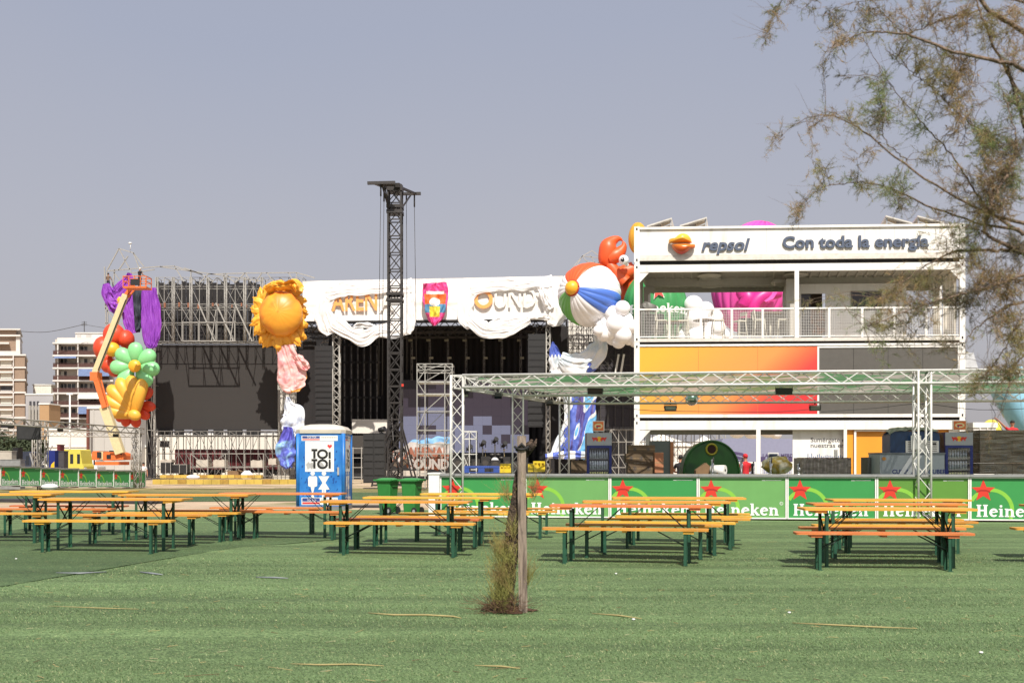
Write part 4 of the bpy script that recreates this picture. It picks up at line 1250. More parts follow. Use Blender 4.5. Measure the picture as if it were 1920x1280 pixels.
# green dome (recycling igloo)
ig = empty("green_dome", P(1334,888,26.4), "big dark green half-round container with yellow-rimmed hole behind the bar", "recycling container")
c = P(1334,891,26.6); rad = 52*26.6/F
x = MB()
N = 40
vs = []
for z_, yo in ((0,0),(1,.7)):
    for i in range(N+1):
        a_ = math.pi*i/N
        vs.append(c + Vector((rad*math.cos(a_), yo, rad*1.24*math.sin(a_)**.85 if 0<i<N else 0)))
M_ = N+1
x.add(vs, [list(range(M_))[::-1], [M_+i for i in range(M_)]] , 0)
x.add(vs, [(i,i+1,M_+i+1,M_+i) for i in range(N)] + [(0,M_,2*M_-1,M_-1)], 0, True)
x.tube([v + Vector((0,-.01,0)) for v in vs[:M_]], .03, 8)
x.build("shell", mat("dark_green_shell",S(44,108,40,.65),.45,var=.25,scale=2,col2=S(30,76,34,.7),c2scale=1.5), ig)
cc = c + Vector((0,-.012,rad*1.24*.76)); fr = (cc, Vector((1,0,0)), Vector((0,0,1)), Vector((0,-1,0)))
x = MB(); flat_poly(x, [(.12*math.cos(t_),.12*math.sin(t_)) for t_ in [i*2*math.pi/24 for i in range(24)]], fr, .004); x.build("hole", mat("black_hole",S(46,22,18),.9), ig)
x = MB(); x.tube([cc+Vector((.14*math.cos(t_),-.005,.14*math.sin(t_))) for t_ in [i*2*math.pi/24 for i in range(25)]], .028, 8); x.build("rim", mat("yellow_green_rim",S(170,160,40,.7),.5), ig)
# grey locker, pallets, crates
lk = lbox("locker", 1222,1257,826,888,26.5,.5,mat("grey_green_locker",S(98,106,104,.75),.5,var=.08), "tall grey-green metal locker behind the carton stack", "locker")
lbox("locker_edge_board", 1257,1263,828,888,26.45,.06,mat("orange_brown_card",S(190,128,92,.7),.85), "upright reddish board beside the grey locker", "board")
def pallet(px0,px1,py0,py1,d,m,label,name="plastic_pallet",cat="pallet",group=None):
    a = P(px0,py1,d); b = P(px1,py0,d); wv = b.x-a.x; hv = b.z-a.z
    r = empty(name, Vector(((a.x+b.x)/2,d+.5,a.z)), label, cat, group)
    x = MB(); x.box(a.x,b.x,d,d+1.0,a.z+hv*.7,b.z); x.build("deck", m, r)
    for i in range(3):
        x0_ = a.x + i*(wv-.16)/2
        x = MB(); x.box(x0_,x0_+.16,d+.005,d+.995,a.z+hv*.12,a.z+hv*.699); x.build("block", m, r)
    x = MB(); x.box(a.x+.003,b.x-.003,d+.002,d+.12,a.z,a.z+hv*.118); x.build("runner", m, r)
    return r
m_bpal = mat("blue_plastic", S(56,84,160,.8), .45, var=.1)
m_ypal = mat("yellow_plastic", S(232,200,44,.8), .45, var=.1)
pallet(868,937,873,886,25.4,m_bpal,"blue plastic pallet on the bar between the left columns")
for i,(x0,x1,y0,y1,lb) in enumerate(((937,958,869,886,"yellow plastic crate right of the blue pallet"),(990,1001,869,884,"small yellow crate just right of the wooden post"),(1000,1022,864,884,"rounded yellow crate farther right of the wooden post"))):
    a = P(x0,y1,25.4); b = P(x1,y0,25.4)
    x = MB(); t__ = .025
    x.box(a.x,b.x,25.4,25.4+t__,a.z,a.z+(b.z-a.z)*.45); x.box(a.x,b.x,25.4,25.4+t__,b.z-.05,b.z)
    for j in range(4):
        xx = a.x+(b.x-a.x-.03)*j/3; x.box(xx,xx+.03,25.402,25.4+t__-.002,a.z+(b.z-a.z)*.45,b.z-.05)
    x.box(a.x,a.x+t__,25.4+t__,25.8,a.z,b.z); x.box(b.x-t__,b.x,25.4+t__,25.8,a.z,b.z); x.box(a.x+t__,b.x-t__,25.8-t__,25.8,a.z,b.z); x.box(a.x+t__,b.x-t__,25.4+t__,25.8-t__,a.z,a.z+.02)
    x.build("plastic_crate", m_ypal, None, lb, "crate", "yellow crates on the bar")
lbox("carton_flat",1071,1100,863,886,25.6,.08,m_card2,"flat dark brown cardboard sheet leaning left of the middle fridge","cardboard")
lbox("grey_cabinet",1627,1650,857,890,25.6,.5,mat("grey_speckled",S(92,92,90),.7,var=.2,scale=20),"dark grey cabinet between the orange wall and the ice chest","cabinet")

# ------------------------------------------------------------------ stacked container building
BL = P(1189, 0, 37.0); BR = P(1810, 0, 36.4); BL.z = BR.z = 0
BU = (BR-BL).normalized(); BN = Vector((BU.y, -BU.x, 0)); UPV = Vector((0,0,1))
BW = (BR-BL).length
def bx(px): return on_line(px, BL, BU)[1]
def bz(py): return H + (YH-py)*36.7/F
DEP = 4.6
BD = Vector((math.sin(R(13)), math.cos(R(13)), 0))      # depth direction of the stack
def bp(x, dep, z): return BL + BU*x + BD*dep + UPV*z
def bbox(mb, x0, x1, d0, d1, z0, z1, mi=0):
    return mb.obox((bp(x0,d0,z0)+bp(x1,d1,z1))/2, BU*((x1-x0)/2), BD*((d1-d0)/2), UPV*((z1-z0)/2), mi)
m_cont = mat("white_container_paint", S(243,239,233,.86), .45, var=.05, scale=1.0, stretch=(2.5,2.5,.5), col2=S(214,204,190,.84), c2lo=.55, c2hi=.85, c2scale=1.1)
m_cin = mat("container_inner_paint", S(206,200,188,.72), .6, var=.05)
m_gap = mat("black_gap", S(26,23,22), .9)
m_slate = mat("slate_blue_letter", S(88,98,118,.8), .4, var=.05)
m_slatet = mat("slate_letter_face", S(104,114,134,.8), .4, var=.05)

def posts(root, z0, z1, deps=(0,), gusset=None, xs=(0, BW)):
    for x in xs:
        for dp_ in deps:
            s = 1 if x == 0 else -1
            q = MB(); bbox(q, x if s>0 else x-.2, x+.2 if s>0 else x, dp_, dp_+.2, z0+.01, z1-.01)
            po = q.build("corner_post", m_cont, root)
            q = MB()
            for zz in (z0+.09, z1-.1):
                q.obox(bp(x+s*.1, dp_-.002, zz), BU*.028, BN*.004, UPV*.045)
            q.build("casting_hole", m_gap, po)
def wavy_strip(mb, x0, x1, z0, amp, n, dep, h):
    vs = []; fs = []
    for i in range(n+1):
        x = x0+(x1-x0)*i/n
        vs += [bp(x, dep, z0 - (amp if (i//2)%2 else 0)), bp(x, dep, z0+h)]
    for i in range(n): fs.append((2*i, 2*i+2, 2*i+3, 2*i+1))
    mb.add(vs, fs)

# --- top: sign container
zt, zb = bz(421), bz(489)
sgn = empty("sign_container", bp(BW/2, DEP/2, zb), "long white sign container with sun emblem and slate lettering on top of the stack", "container", "stacked white containers")
q = MB(); bbox(q, .2, BW-.2, .05, .12, zb+.27, zt-.12); q.build("front_panel", m_cont, sgn)
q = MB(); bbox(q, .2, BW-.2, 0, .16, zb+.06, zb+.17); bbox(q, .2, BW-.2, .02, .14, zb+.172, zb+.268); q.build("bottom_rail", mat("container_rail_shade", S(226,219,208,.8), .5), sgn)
q = MB(); bbox(q, .2, BW-.2, -.02, .16, zt-.118, zt-.03); q.build("top_rail", m_cont, sgn)
q = MB(); bbox(q, .04, BW-.04, .17, DEP, zt-.09, zt-.04); q.build("roof", m_cont, sgn)
q = MB(); bbox(q, .06, .1, .21, DEP-.21, zb+.06, zt-.1); bbox(q, BW-.1, BW-.06, .21, DEP-.21, zb+.06, zt-.1); bbox(q, .2, BW-.2, DEP-.12, DEP-.06, zb+.06, zt-.1); q.build("side_wall", m_cont, sgn)
posts(sgn, zb, zt, (0, DEP-.2))
fr = (bp(bx(1315), -.06, bz(469)), BU, UPV, BN)
fpan = (bp(0, .05, 0), BU, UPV, BN)
def sign_text(txt, px0, px1, pyb, capz, shear, bold):
    a = bp(bx(px0), .045, bz(pyb))
    q = MB()
    text_mesh(q, txt, (a - BN*(-.02), BU, UPV, BN), capz, bold, shear, th=.05, width=(bx(px1)-bx(px0)))
    return q
q = sign_text("repsol", 1315, 1406, 467.5, .6, .24, .03); q.build("wordmark", m_slate, sgn)
q = sign_text("Con toda la energía", 1467, 1741, 464.5, .6, .0, .028); q.build("slogan", m_slate, sgn)
# emblem: yellow and orange ball of two curled halves
ec = bp(bx(1279), -.12, bz(455)); er = (1300-1258)/2*36.7/F*.88
def em_frame(): 
    return Matrix((BU, -BN, UPV)).transposed()
em = MB()
def half(top):
    def f(lo, la): return 1
    pts = [(-1.33,-.03),(-1.27,.38),(-.9,.36),(-.6,.62),(-.25,.88),(.15,.95),(.6,.8),(.9,.45),(1.0,.1),(.95,-.03),(.3,.03),(-.5,.0)] if top else [(-1.05,-.06),(-.4,-.02),(.35,.0),(.9,-.05),(1.33,-.08),(1.28,-.45),(.9,-.5),(.6,-.75),(.2,-.97),(-.2,-1.0),(-.6,-.8),(-.9,-.45)]
    pts = [(x_*er, y_*er) for x_,y_ in bezier(pts+pts[:1], 60)[:-1]]
    return pts
for top in (True, False):
    q = MB()
    pts = half(top)
    rows = []
    NN = 10
    cx_ = sum(p_[0] for p_ in pts)/len(pts); cy_ = sum(p_[1] for p_ in pts)/len(pts)
    off = UPV*(.02 if top else -.02)
    vs = []
    for j in range(NN+1):
        t__ = j/NN
        k_ = math.cos(t__*math.pi/2)
        for x_, y_ in pts:
            vs.append(ec + off + BU*(cx_+(x_-cx_)*k_) + UPV*(cy_+(y_-cy_)*k_) + BN*(-.06+.3*math.sin(t__*math.pi/2)))
    n_ = len(pts)
    q.add(vs, [(j*n_+i, j*n_+(i+1)%n_, (j+1)*n_+(i+1)%n_, (j+1)*n_+i) for j in range(NN) for i in range(n_)], 0, True)
    m_ = bpy.data.materials.new("emblem_gradient_%s" % ("yellow" if top else "orange")); m_.use_nodes = True
    t_ = m_.node_tree; b_ = t_.nodes["Principled BSDF"]; b_.inputs["Roughness"].default_value = .3
    tc = t_.nodes.new("ShaderNodeTexCoord"); sx = t_.nodes.new("ShaderNodeSeparateXYZ"); t_.links.new(tc.outputs["Generated"], sx.inputs[0])
    cr = t_.nodes.new("ShaderNodeValToRGB"); t_.links.new(sx.outputs[2], cr.inputs[0])
    ca, cb = (S(232,150,50,.9), S(248,206,70,.9)) if top else (S(206,52,40,.9), S(240,140,50,.9))
    cr.color_ramp.elements[0].color = ca; cr.color_ramp.elements[1].color = cb
    t_.links.new(cr.outputs[0], b_.inputs["Base Color"])
    q.build("emblem_half", m_, sgn)

# --- terrace container
z1t, z1b = bz(493), bz(639)
ter = empty("terrace_container", bp(BW/2, DEP/2, z1b), "open white terrace container with mesh railing and see-through left half", "container", "stacked white containers")
zo1, zo0 = bz(507.5), bz(632)
q = MB(); bbox(q, .2, BW-.2, 0, .16, zo1, z1t-.02); q.build("top_rail", m_cont, ter)
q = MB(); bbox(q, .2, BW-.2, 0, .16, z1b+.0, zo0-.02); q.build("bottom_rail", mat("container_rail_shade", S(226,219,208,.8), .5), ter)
q = MB(); bbox(q, .04, BW-.04, .165, DEP, z1b+.03, zo0+.0); q.build("floor", mat("terrace_floor", S(170,160,148,.7), .7), ter)
q = MB(); bbox(q, .04, BW-.04, .165, DEP, z1t-.12, z1t-.04)
for dd in (2.2, 2.5, DEP-.12): bbox(q, .21, BW-.21, dd, dd+.12, z1t-.42 if dd < 4 else z1t-.3, z1t-.122)
for k in range(34): bbox(q, .25+k*.35, .33+k*.35, .3, DEP-.15, z1t-.16, z1t-.121)
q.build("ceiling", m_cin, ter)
posts(ter, z1b, z1t, (0, DEP-.2))
q = MB(); xm = bx(1494); bbox(q, xm-.08, xm+.08, .0, .16, zo0-.018, zo1-.002); q.build("mid_post", m_cont, ter)
for x0,s in ((.2,1),(BW-.2,-1)):
    q = MB(); q.prism([(x0,zo1-.002),(x0+s*.36,zo1-.002),(x0,zo1-.38)][::s], (bp(0,.02,0),BU,UPV,-BN), .1); q.build("gusset", m_cont, ter)
for dd in (2.3,):
    for x0,s in ((.2,1),):
        q = MB(); bbox(q, .12, .3, dd, dd+.2, zo0+.01, z1t-.43); q.prism([(.3,z1t-.43),(.6,z1t-.43),(.3,z1t-.75)], (bp(0,dd+.05,0),BU,UPV,-BN), .1); q.build("inner_post", m_cin, ter)
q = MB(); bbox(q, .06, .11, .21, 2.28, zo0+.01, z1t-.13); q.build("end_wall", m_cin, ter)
q = MB(); xw = bx(1500)
bk = 2.0
for x0,x1,za,zc_ in ((xw, bx(1508), zo0, z1t-.43), (bx(1508), bx(1556), bz(534), z1t-.43), (bx(1556), bx(1607), zo0, z1t-.43), (bx(1607),bx(1667),bz(531.5),z1t-.43), (bx(1607),bx(1667),zo0,bz(567)), (bx(1667),bx(1716),zo0,z1t-.43)):
    bbox(q, x0+.001, x1-.001, bk, bk+.08, za+.004, zc_-.002)
q.build("back_wall", m_cont, ter)
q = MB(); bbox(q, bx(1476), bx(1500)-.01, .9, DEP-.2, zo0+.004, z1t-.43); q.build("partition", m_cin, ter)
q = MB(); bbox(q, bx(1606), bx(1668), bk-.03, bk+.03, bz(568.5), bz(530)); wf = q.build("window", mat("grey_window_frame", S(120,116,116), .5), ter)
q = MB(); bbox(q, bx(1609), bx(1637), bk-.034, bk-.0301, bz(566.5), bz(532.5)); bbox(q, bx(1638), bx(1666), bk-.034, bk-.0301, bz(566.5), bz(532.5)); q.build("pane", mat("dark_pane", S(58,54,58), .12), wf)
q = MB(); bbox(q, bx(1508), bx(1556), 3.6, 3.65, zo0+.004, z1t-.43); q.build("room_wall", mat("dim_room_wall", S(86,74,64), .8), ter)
q = MB(); bbox(q, bx(1508), bx(1527), bk+.1, bk+.14, zo0+.005, bz(535)); q.build("door", mat("dark_glass_door", S(52,46,46), .15), ter)
q = MB()
dr = MB()
for k,(pa,pb) in enumerate(((1757,1772),(1776,1801))):
    dr.grid(lambda s,t: bp(bx(pa)+(bx(pb)-bx(pa))*s*(1-.25*math.sin(t*3.1)*(k==0)), .75+.05*math.sin(s*math.pi*7+.8*math.sin(t*3)), zo0+.02+(zo1-.1-zo0)*t), 40, 16)
dr.build("curtain", mat("cream_curtain", S(240,232,214,.85), .8, trans=.25), ter)
# ceiling discs
q = MB()
for px_, dd in ((1328,1.2),(1328,2.0),(1329,3.4),(1495,1.2)):
    q = MB(); c = bp(bx(px_), dd, z1t-.2); q.tube([c, c-UPV*.05], .45, 24); q.build("ceiling_lamp", mat("disc_lamp_shade", S(205,200,190,.8), .5), ter)
q = MB(); q.tube([bp(bx(1452),1.6,z1t-.5),bp(bx(1456),1.6,z1t-.38),bp(bx(1478),1.6,z1t-.4)], .12, 12); q.build("duct", m_cin, ter)
# railing
rail_px = [1199,1255,1314,1372,1430,1490,1555,1617,1677,1737,1797]
rl = MB(); zr = bz(576)
bbox(rl, .2, BW-.2, .04, .1, zr-.06, zr); bbox(rl, .2, BW-.2, .04, .09, zo0+.03, zo0+.07)
rail = rl.build("railing", m_cont, ter)
for px_ in rail_px[1:-1]:
    if px_ == 1490: continue
    q = MB(); bbox(q, bx(px_)-.04, bx(px_)+.04, .03, .1, zo0-.01, zr-.061); q.build("baluster", m_cont, rail)
xs_ = [.2]+[bx(p_) for p_ in rail_px[1:-1]]+[BW-.2]
for a_, b_ in zip(xs_, xs_[1:]):
    q = MB(); n_ = int((b_-a_)/.06)
    for k in range(1,n_): 
        x_ = a_+(b_-a_)*k/n_; q.obox(bp(x_, .07, (zr+zo0)/2), BU*.0034, BN*.003, UPV*((zr-zo0)/2-.06))
    m__ = int((zr-zo0)/.06)
    for k in range(1,m__):
        z_ = zo0+.05+(zr-zo0-.08)*k/m__; q.obox(bp((a_+b_)/2, .0735, z_), BU*((b_-a_)/2-.04), BN*.0028, UPV*.0034)
    q.build("mesh_infill", m_cont, rail)
# --- printed container
z2t, z2b = bz(643), bz(783)
pr = empty("printed_container", bp(BW/2, DEP/2, z2b), "white container with orange-to-red print and dark grey panel", "container", "stacked white containers")
q = MB(); bbox(q, .2, BW-.2, 0, .16, bz(648), z2t-.03); wavy_strip(q, .2, BW-.2, z2t-.07, .03, 150, -.004, .05); q.build("top_rail", m_cont, pr)
q = MB(); bbox(q, .2, BW-.2, 0, .16, z2b+.02, bz(776)); q.build("bottom_rail", m_cont, pr)
posts(pr, z2b, z2t, (0, DEP-.2))
q = MB(); bbox(q, .06, .1, .21, DEP-.21, z2b+.03, z2t-.1); bbox(q, BW-.1, BW-.06, .21, DEP-.21, z2b+.03, z2t-.1); bbox(q, .2, BW-.2, DEP-.12, DEP-.06, z2b+.03, z2t-.1); q.build("side_wall", m_cont, pr)
q = MB(); bbox(q, .04, BW-.04, .17, DEP, z2t-.1, z2t-.05); q.build("roof", m_cont, pr)
m_or = bpy.data.materials.new("orange_gradient_print"); m_or.use_nodes = True
t_ = m_or.node_tree; b_ = t_.nodes["Principled BSDF"]; b_.inputs["Roughness"].default_value = .5
tc = t_.nodes.new("ShaderNodeTexCoord"); sx = t_.nodes.new("ShaderNodeSeparateXYZ"); t_.links.new(tc.outputs["Generated"], sx.inputs[0])
def mth(op, a, b):
    x = t_.nodes.new("ShaderNodeMath"); x.operation = op
    for i, q_ in enumerate((a, b)):
        if hasattr(q_, 'links'): t_.links.new(q_, x.inputs[i])
        else: x.inputs[i].default_value = q_
    return x.outputs[0]
mixv = mth('SUBTRACT', mth('ADD', mth('MULTIPLY', sx.outputs[0], .95), mth('MULTIPLY', mth('SUBTRACT', 1.0, sx.outputs[2]), .42)), .15)
cr = t_.nodes.new("ShaderNodeValToRGB"); t_.links.new(mixv, cr.inputs[0])
e = cr.color_ramp.elements; e[0].position = 0; e[0].color = S(236,176,52,.85); e[1].position = 1.0; e[1].color = S(214,48,50,.85)
for pos, cc_ in ((.35, S(236,160,70,.85)), (.62, S(236,150,76,.85)), (.78, S(232,104,62,.85)), (.88, S(222,66,58,.85))):
    el = e.new(pos); el.color = cc_
t_.links.new(cr.outputs[0], b_.inputs["Base Color"])
q = MB(); bbox(q, .201, bx(1532.5), .03, .09, bz(775.5), bz(648.5)); q.build("print_panel", m_or, pr)
q = MB(); bbox(q, bx(1532.5)+.002, bx(1536), .02, .1, bz(775.5), bz(648.5)); bbox(q, bx(1536)+.002, bx(1796), .02, .1, bz(652), bz(648.5)); bbox(q, bx(1796)+.002, BW-.201, .02, .1, bz(775.5), bz(648.5)); q.build("panel_frame", m_cont, pr)
q = MB(); bbox(q, bx(1536)+.004, bx(1796)-.002, .05, .1, bz(775.5), bz(652)-.003); q.build("screen_panel", mat("dark_grey_led_panel", S(92,88,82,.8), .55, var=.06), pr)
for k in range(1,3): q = MB(); xx = .2+(bx(1532.5)-.2)*k/3; q.obox(bp(xx,.0285,(bz(775.5)+bz(648.5))/2), BU*.006, BN*.002, UPV*(bz(648.5)-bz(775.5))/2); q.build("panel_joint", mat("joint_line", S(196,120,60,.8), .6), pr)
for k in range(1,4): q = MB(); xx = bx(1536)+(bx(1796)-bx(1536))*k/4; q.obox(bp(xx,.0485,(bz(775.5)+bz(652))/2), BU*.006, BN*.002, UPV*(bz(652)-bz(775.5))/2*.99); q.build("panel_joint", m_gap, pr)
for k in range(1,5): q = MB(); xx = .2+(BW-.4)*k/5; q.obox(bp(xx,.0485,(zb+.27+zt-.12)/2), BU*.005, BN*.002, UPV*(zt-zb-.39)/2); q.build("panel_joint", mat("white_joint_line", S(206,200,192,.8), .6), sgn)
# --- ground-floor container
z3t, z3b = bz(787), 0
gf = empty("ground_container", bp(BW/2, DEP/2, 0), "ground-floor white container with open left half, lettered wall and orange room", "container", "stacked white containers")
zh = bz(805)
q = MB(); bbox(q, .2, BW-.2, 0, .16, zh, z3t-.03); wavy_strip(q, .2, BW-.2, z3t-.06, .03, 150, -.004, .04); q.build("top_rail", m_cont, gf)
posts(gf, 0, z3t, (0, DEP-.2))
q = MB(); q.prism([(.2,zh-.002),(.62,zh-.002),(.2,zh-.46)], (bp(0,.02,0),BU,UPV,-BN), .1); q.build("gusset", m_cont, gf)
q = MB(); bbox(q, .04, BW-.04, .165, DEP, z3t-.12, z3t-.05); bbox(q, .21, BW-.21, DEP-.15, DEP-.03, z3t-.42, z3t-.122); bbox(q, .21, BW-.21, 2.2, 2.4, z3t-.3, z3t-.122); q.build("ceiling", m_cin, gf)
q = MB(); bbox(q, .04, BW-.04, .165, DEP, .02, .14); q.build("floor", mat("terrace_floor", S(170,160,148,.7), .7), gf)
for pa,pb_ in ((1418,1426),(1582,1588)):
    q = MB(); bbox(q, bx(pa), bx(pb_), .0, .15, .15, zh-.002); q.build("mid_post", m_cont, gf)
q = MB(); bbox(q, bx(1487), bx(1581)+.6, .3, .36, .145, z3t-.13); gw = q.build("lettered_wall", m_cont, gf)
q = MB()
fr = (bp(bx(1521), .296, bz(828)), BU, UPV, BN); text_mesh(q, "Sumérgete en", fr, .235, .010, width=bx(1592)-bx(1521))
q.build("lettering", mat("dark_letter", S(64,64,70), .5), gw); q = MB()
fr = (bp(bx(1521), .296, bz(838.5)), BU, UPV, BN); text_mesh(q, "nuestras energías", fr, .235, .010, width=bx(1618)-bx(1521))
q.build("lettering", mat("dark_letter", S(64,64,70), .5), gw)
q = MB()
for i in range(22): 
    h_ = random.Random(i).uniform(.05,.2)
    bbox(q, bx(1515)+i*.07, bx(1515)+i*.07+.035, .293, .299, bz(859), bz(859)+h_)
q.build("bar_graphic", mat("blue_grey_print", S(110,128,160), .5), gw)
m_oroom = mat("orange_wall_paint", S(236,156,44,.85), .5, var=.06, scale=1)
q = MB(); bbox(q, bx(1588)+.002, BW-.21, .22, .28, .145, zh-.002); bbox(q, bx(1588)+.002, bx(1606), .16, .219, .145, zh-.002); orm = q.build("orange_wall", m_oroom, gf)
q = MB(); bbox(q, bx(1602), bx(1606), .08, .14, .145, bz(806)); bbox(q, bx(1606)+.001, bx(1672), .08, .14, bz(808.5), bz(806)); q.build("door_frame", m_cont, gf)
q = MB(); bbox(q, bx(1780), BW-.2, .1, .14, bz(812), bz(806)); bbox(q, bx(1740), bx(1741), .21, .219, .145, zh-.01); q.build("trim", m_cont, gf)
for px0,px1 in ((1262,1281),(1384,1418),(1427,1487)):
    q = MB(); a_, b_ = bx(px0), bx(px1)
    bbox(q, a_, b_, .03, .08, bz(868), bz(865.5)); bbox(q, a_, a_+.05, .031, .079, .15, bz(868)-.001); bbox(q, b_-.05, b_, .031, .079, .15, bz(868)-.001)
    n_ = int((b_-a_)/.08)
    for k in range(1,n_): q.obox(bp(a_+(b_-a_)*k/n_, .05, .75), BU*.006, BN*.004, UPV*.58)
    for k in range(12): q.obox(bp((a_+b_)/2, .056, .25+k*.085), BU*((b_-a_)/2-.05), BN*.003, UPV*.006)
    q.build("railing", m_cont, gf)
# dark gap strips between levels paint in the shade of the open recess; blocks carry the load
q = MB()
for z_ in (bz(489), bz(639), bz(783)):
    pass
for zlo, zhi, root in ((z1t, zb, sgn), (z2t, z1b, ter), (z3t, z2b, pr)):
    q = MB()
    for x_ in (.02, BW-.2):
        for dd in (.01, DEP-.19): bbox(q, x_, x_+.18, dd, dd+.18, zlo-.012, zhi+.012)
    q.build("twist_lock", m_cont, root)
    q = MB(); bbox(q, .2, BW-.2, .1, .14, zlo-.04, zhi+.06); q.build("gap_shade", m_gap, root)
# solar panels on the roof
def solar(px0, px1, py0, py1, rev, label):
    x0, x1 = bx(px0), bx(px1); h_ = bz(py0)-zt
    r = empty("solar_panel", bp((x0+x1)/2, 1.2, zt), label, "solar panel", "tilted solar panels on the roof")
    q = MB(); za, zb_ = (zt+.02, zt+h_+.1) if not rev else (zt+h_+.1, zt+.02)
    a_ = bp(x0,.18,za); b_ = bp(x1,.18,zb_); c_ = bp(x1,1.8,zb_); d_ = bp(x0,1.8,za)
    dn = UPV*.05
    q.add([a_,b_,c_,d_,a_+dn,b_+dn,c_+dn,d_+dn], [(0,3,2,1),(4,5,6,7),(0,1,5,4),(1,2,6,5),(2,3,7,6),(3,0,4,7)])
    q.build("panel", [mat("solar_frame", S(226,220,210,.8), .3, metal=.3)], r)
    q = MB(); xh = x1-.05 if not rev else x0+.05; s = -1 if not rev else 1
    for dd in (.3,1.7): q = MB(); q.bar(bp(xh,dd,zt-.04), bp(xh,dd,zt+h_+.09), .05); q.bar(bp(xh+s*.45,dd,zt-.04), bp(xh,dd,zt+h_*.7), .04); q.build("support", m_top, r)
    q = MB(); q.obox(bp(xh+s*.2,1.0,zt+.12), BU*.18, BD*.5, UPV*.16); q.build("ballast", mat("beige_ballast", S(190,172,150), .9), r)
solar(1212, 1259, 410.5, 422, False, "tilted solar panel on the roof, left one above the emblem")
solar(1274, 1325, 410, 422, False, "tilted solar panel on the roof, second from the left above the wordmark")
solar(1662, 1712, 411, 420, True, "tilted solar panel on the roof, half hidden by tamarisk twigs")
solar(1722, 1772, 412, 420, True, "tilted solar panel at the roof's right end behind the twigs")
q = MB(); q.tube([bp(bx(1450),2,zt-.05), bp(bx(1450),2,zt+.22)], .03, 8); q.ell(bp(bx(1450),2,zt+.26), .08, seg=10, ring=8); q.build("vent_pipe", m_top, None, "small vent pipe with round cap on the sign container's roof", "vent")
# furniture on the terrace
m_stool = mat("cream_metal", S(232,226,206,.8), .4, var=.05)
def stool():
    r = bpy.data.objects.new("bar_stool", None); COL.objects.link(r)
    s = MB(local=True); s.box(-.19,.19,-.19,.19,.74,.78); s.build("seat", m_stool, r)
    for sx in (-1,1):
        for sy in (-1,1):
            s = MB(local=True); s.bar((sx*.23,sy*.23,0),(sx*.17,sy*.17,.739),.03); s.build("leg", m_stool, r)
    s = MB(local=True)
    for sx in (-1,1): s.bar((sx*.2,-.21,.3),(sx*.2,.21,.3),.02); s.bar((-.21,sx*.205,.26),(.21,sx*.205,.26),.02)
    s.build("footrest", m_stool, r)
    s = MB(local=True); s.bar((-.17,.18,.781),(-.17,.21,1.05),.025); s.bar((.17,.18,.781),(.17,.21,1.05),.025); s.box(-.19,.19,.2,.23,.98,1.12); s.build("backrest", m_stool, r)
    return r
st0 = None
for i,(px_,dd,rz,lb) in enumerate(((1236,.9,90,"cream bar stool at the terrace's left end behind the railing"),(1277,1.0,-90,"cream bar stool before the green ball on the terrace"),(1345,.9,90,"cream bar stool before the white inflatable on the terrace"),(1386,1.2,-60,"cream bar stool at the pink inflatable's left edge on the terrace"),(1424,.9,90,"cream bar stool in front of the pink inflatable on the terrace"),(1468,.9,-90,"cream bar stool beside the terrace partition"))):
    o = stool() if st0 is None else copy_tree(st0)
    st0 = st0 or o
    o.location = bp(bx(px_)+(0), dd, zo0+.002); o.rotation_euler = (0,0,R(rz)); tag(o, lb, "bar stool", "cream bar stools on the terrace")
def htable(px_, dd, hgt, r_, label):
    r = empty("high_table", bp(bx(px_), dd, zo0), label, "high table", "high tables on the terrace")
    c = bp(bx(px_), dd, zo0)
    q = MB(); q.tube([c+UPV*(hgt-.03), c+UPV*hgt], r_, 20); q.build("tabletop", m_card, r)
    q = MB(); q.tube([c, c+UPV*(hgt-.031)], .04, 8); q.tube([c+UPV*.003, c+UPV*.03], r_*.6, 16); q.build("pedestal", m_stool, r)
htable(1258, 1.0, .72, .42, "low round table at the terrace's left end")
htable(1318, .9, .78, .4, "round table in front of the white inflatable on the terrace")
htable(1446, 1.0, 1.02, .4, "tall round table near the terrace partition")
cab = lbox("counter_block", 1213,1245,588,626,38.4,.5,mat("olive_black_block",S(70,64,56),.7,var=.3), "dark bar block behind the mesh at the terrace's left end", "bar block")
lbox("counter_block", 1388,1410,596,626,38.6,.5,mat("olive_black_block",S(70,64,56),.7), "dark block before the pink inflatable on the terrace", "bar block")
lbox("counter_block", 1412,1474,583,628,38.9,.4,mat("grey_beige_block",S(176,166,150),.7), "grey-beige counter block left of the terrace partition", "bar block")
lbox("shelf_unit", 1512,1552,578,626,38.8,.4,mat("warm_dark_shelf",S(96,74,56),.7,var=.5,scale=6,col2=S(150,90,50),c2scale=4), "dark stocked shelf seen through the terrace door", "shelf")
q = MB(); a_ = bp(bx(1200),.8,bz(568)); b_ = bp(bx(1226),.8,bz(571)); q.tube([bp(bx(1207),.5,bz(567.5)), bp(bx(1222),.9,bz(569.5))], [.17,.15], 18); q.tube([bp(bx(1207),.49,bz(567.5)), bp(bx(1207),.48,bz(567.5))], [.1,.06], 16)
q.build("grey_roll", mat("grey_rolled_mat",S(150,148,142,.7),.7), None, "grey rolled mat on the railing at the terrace's left end", "roll")

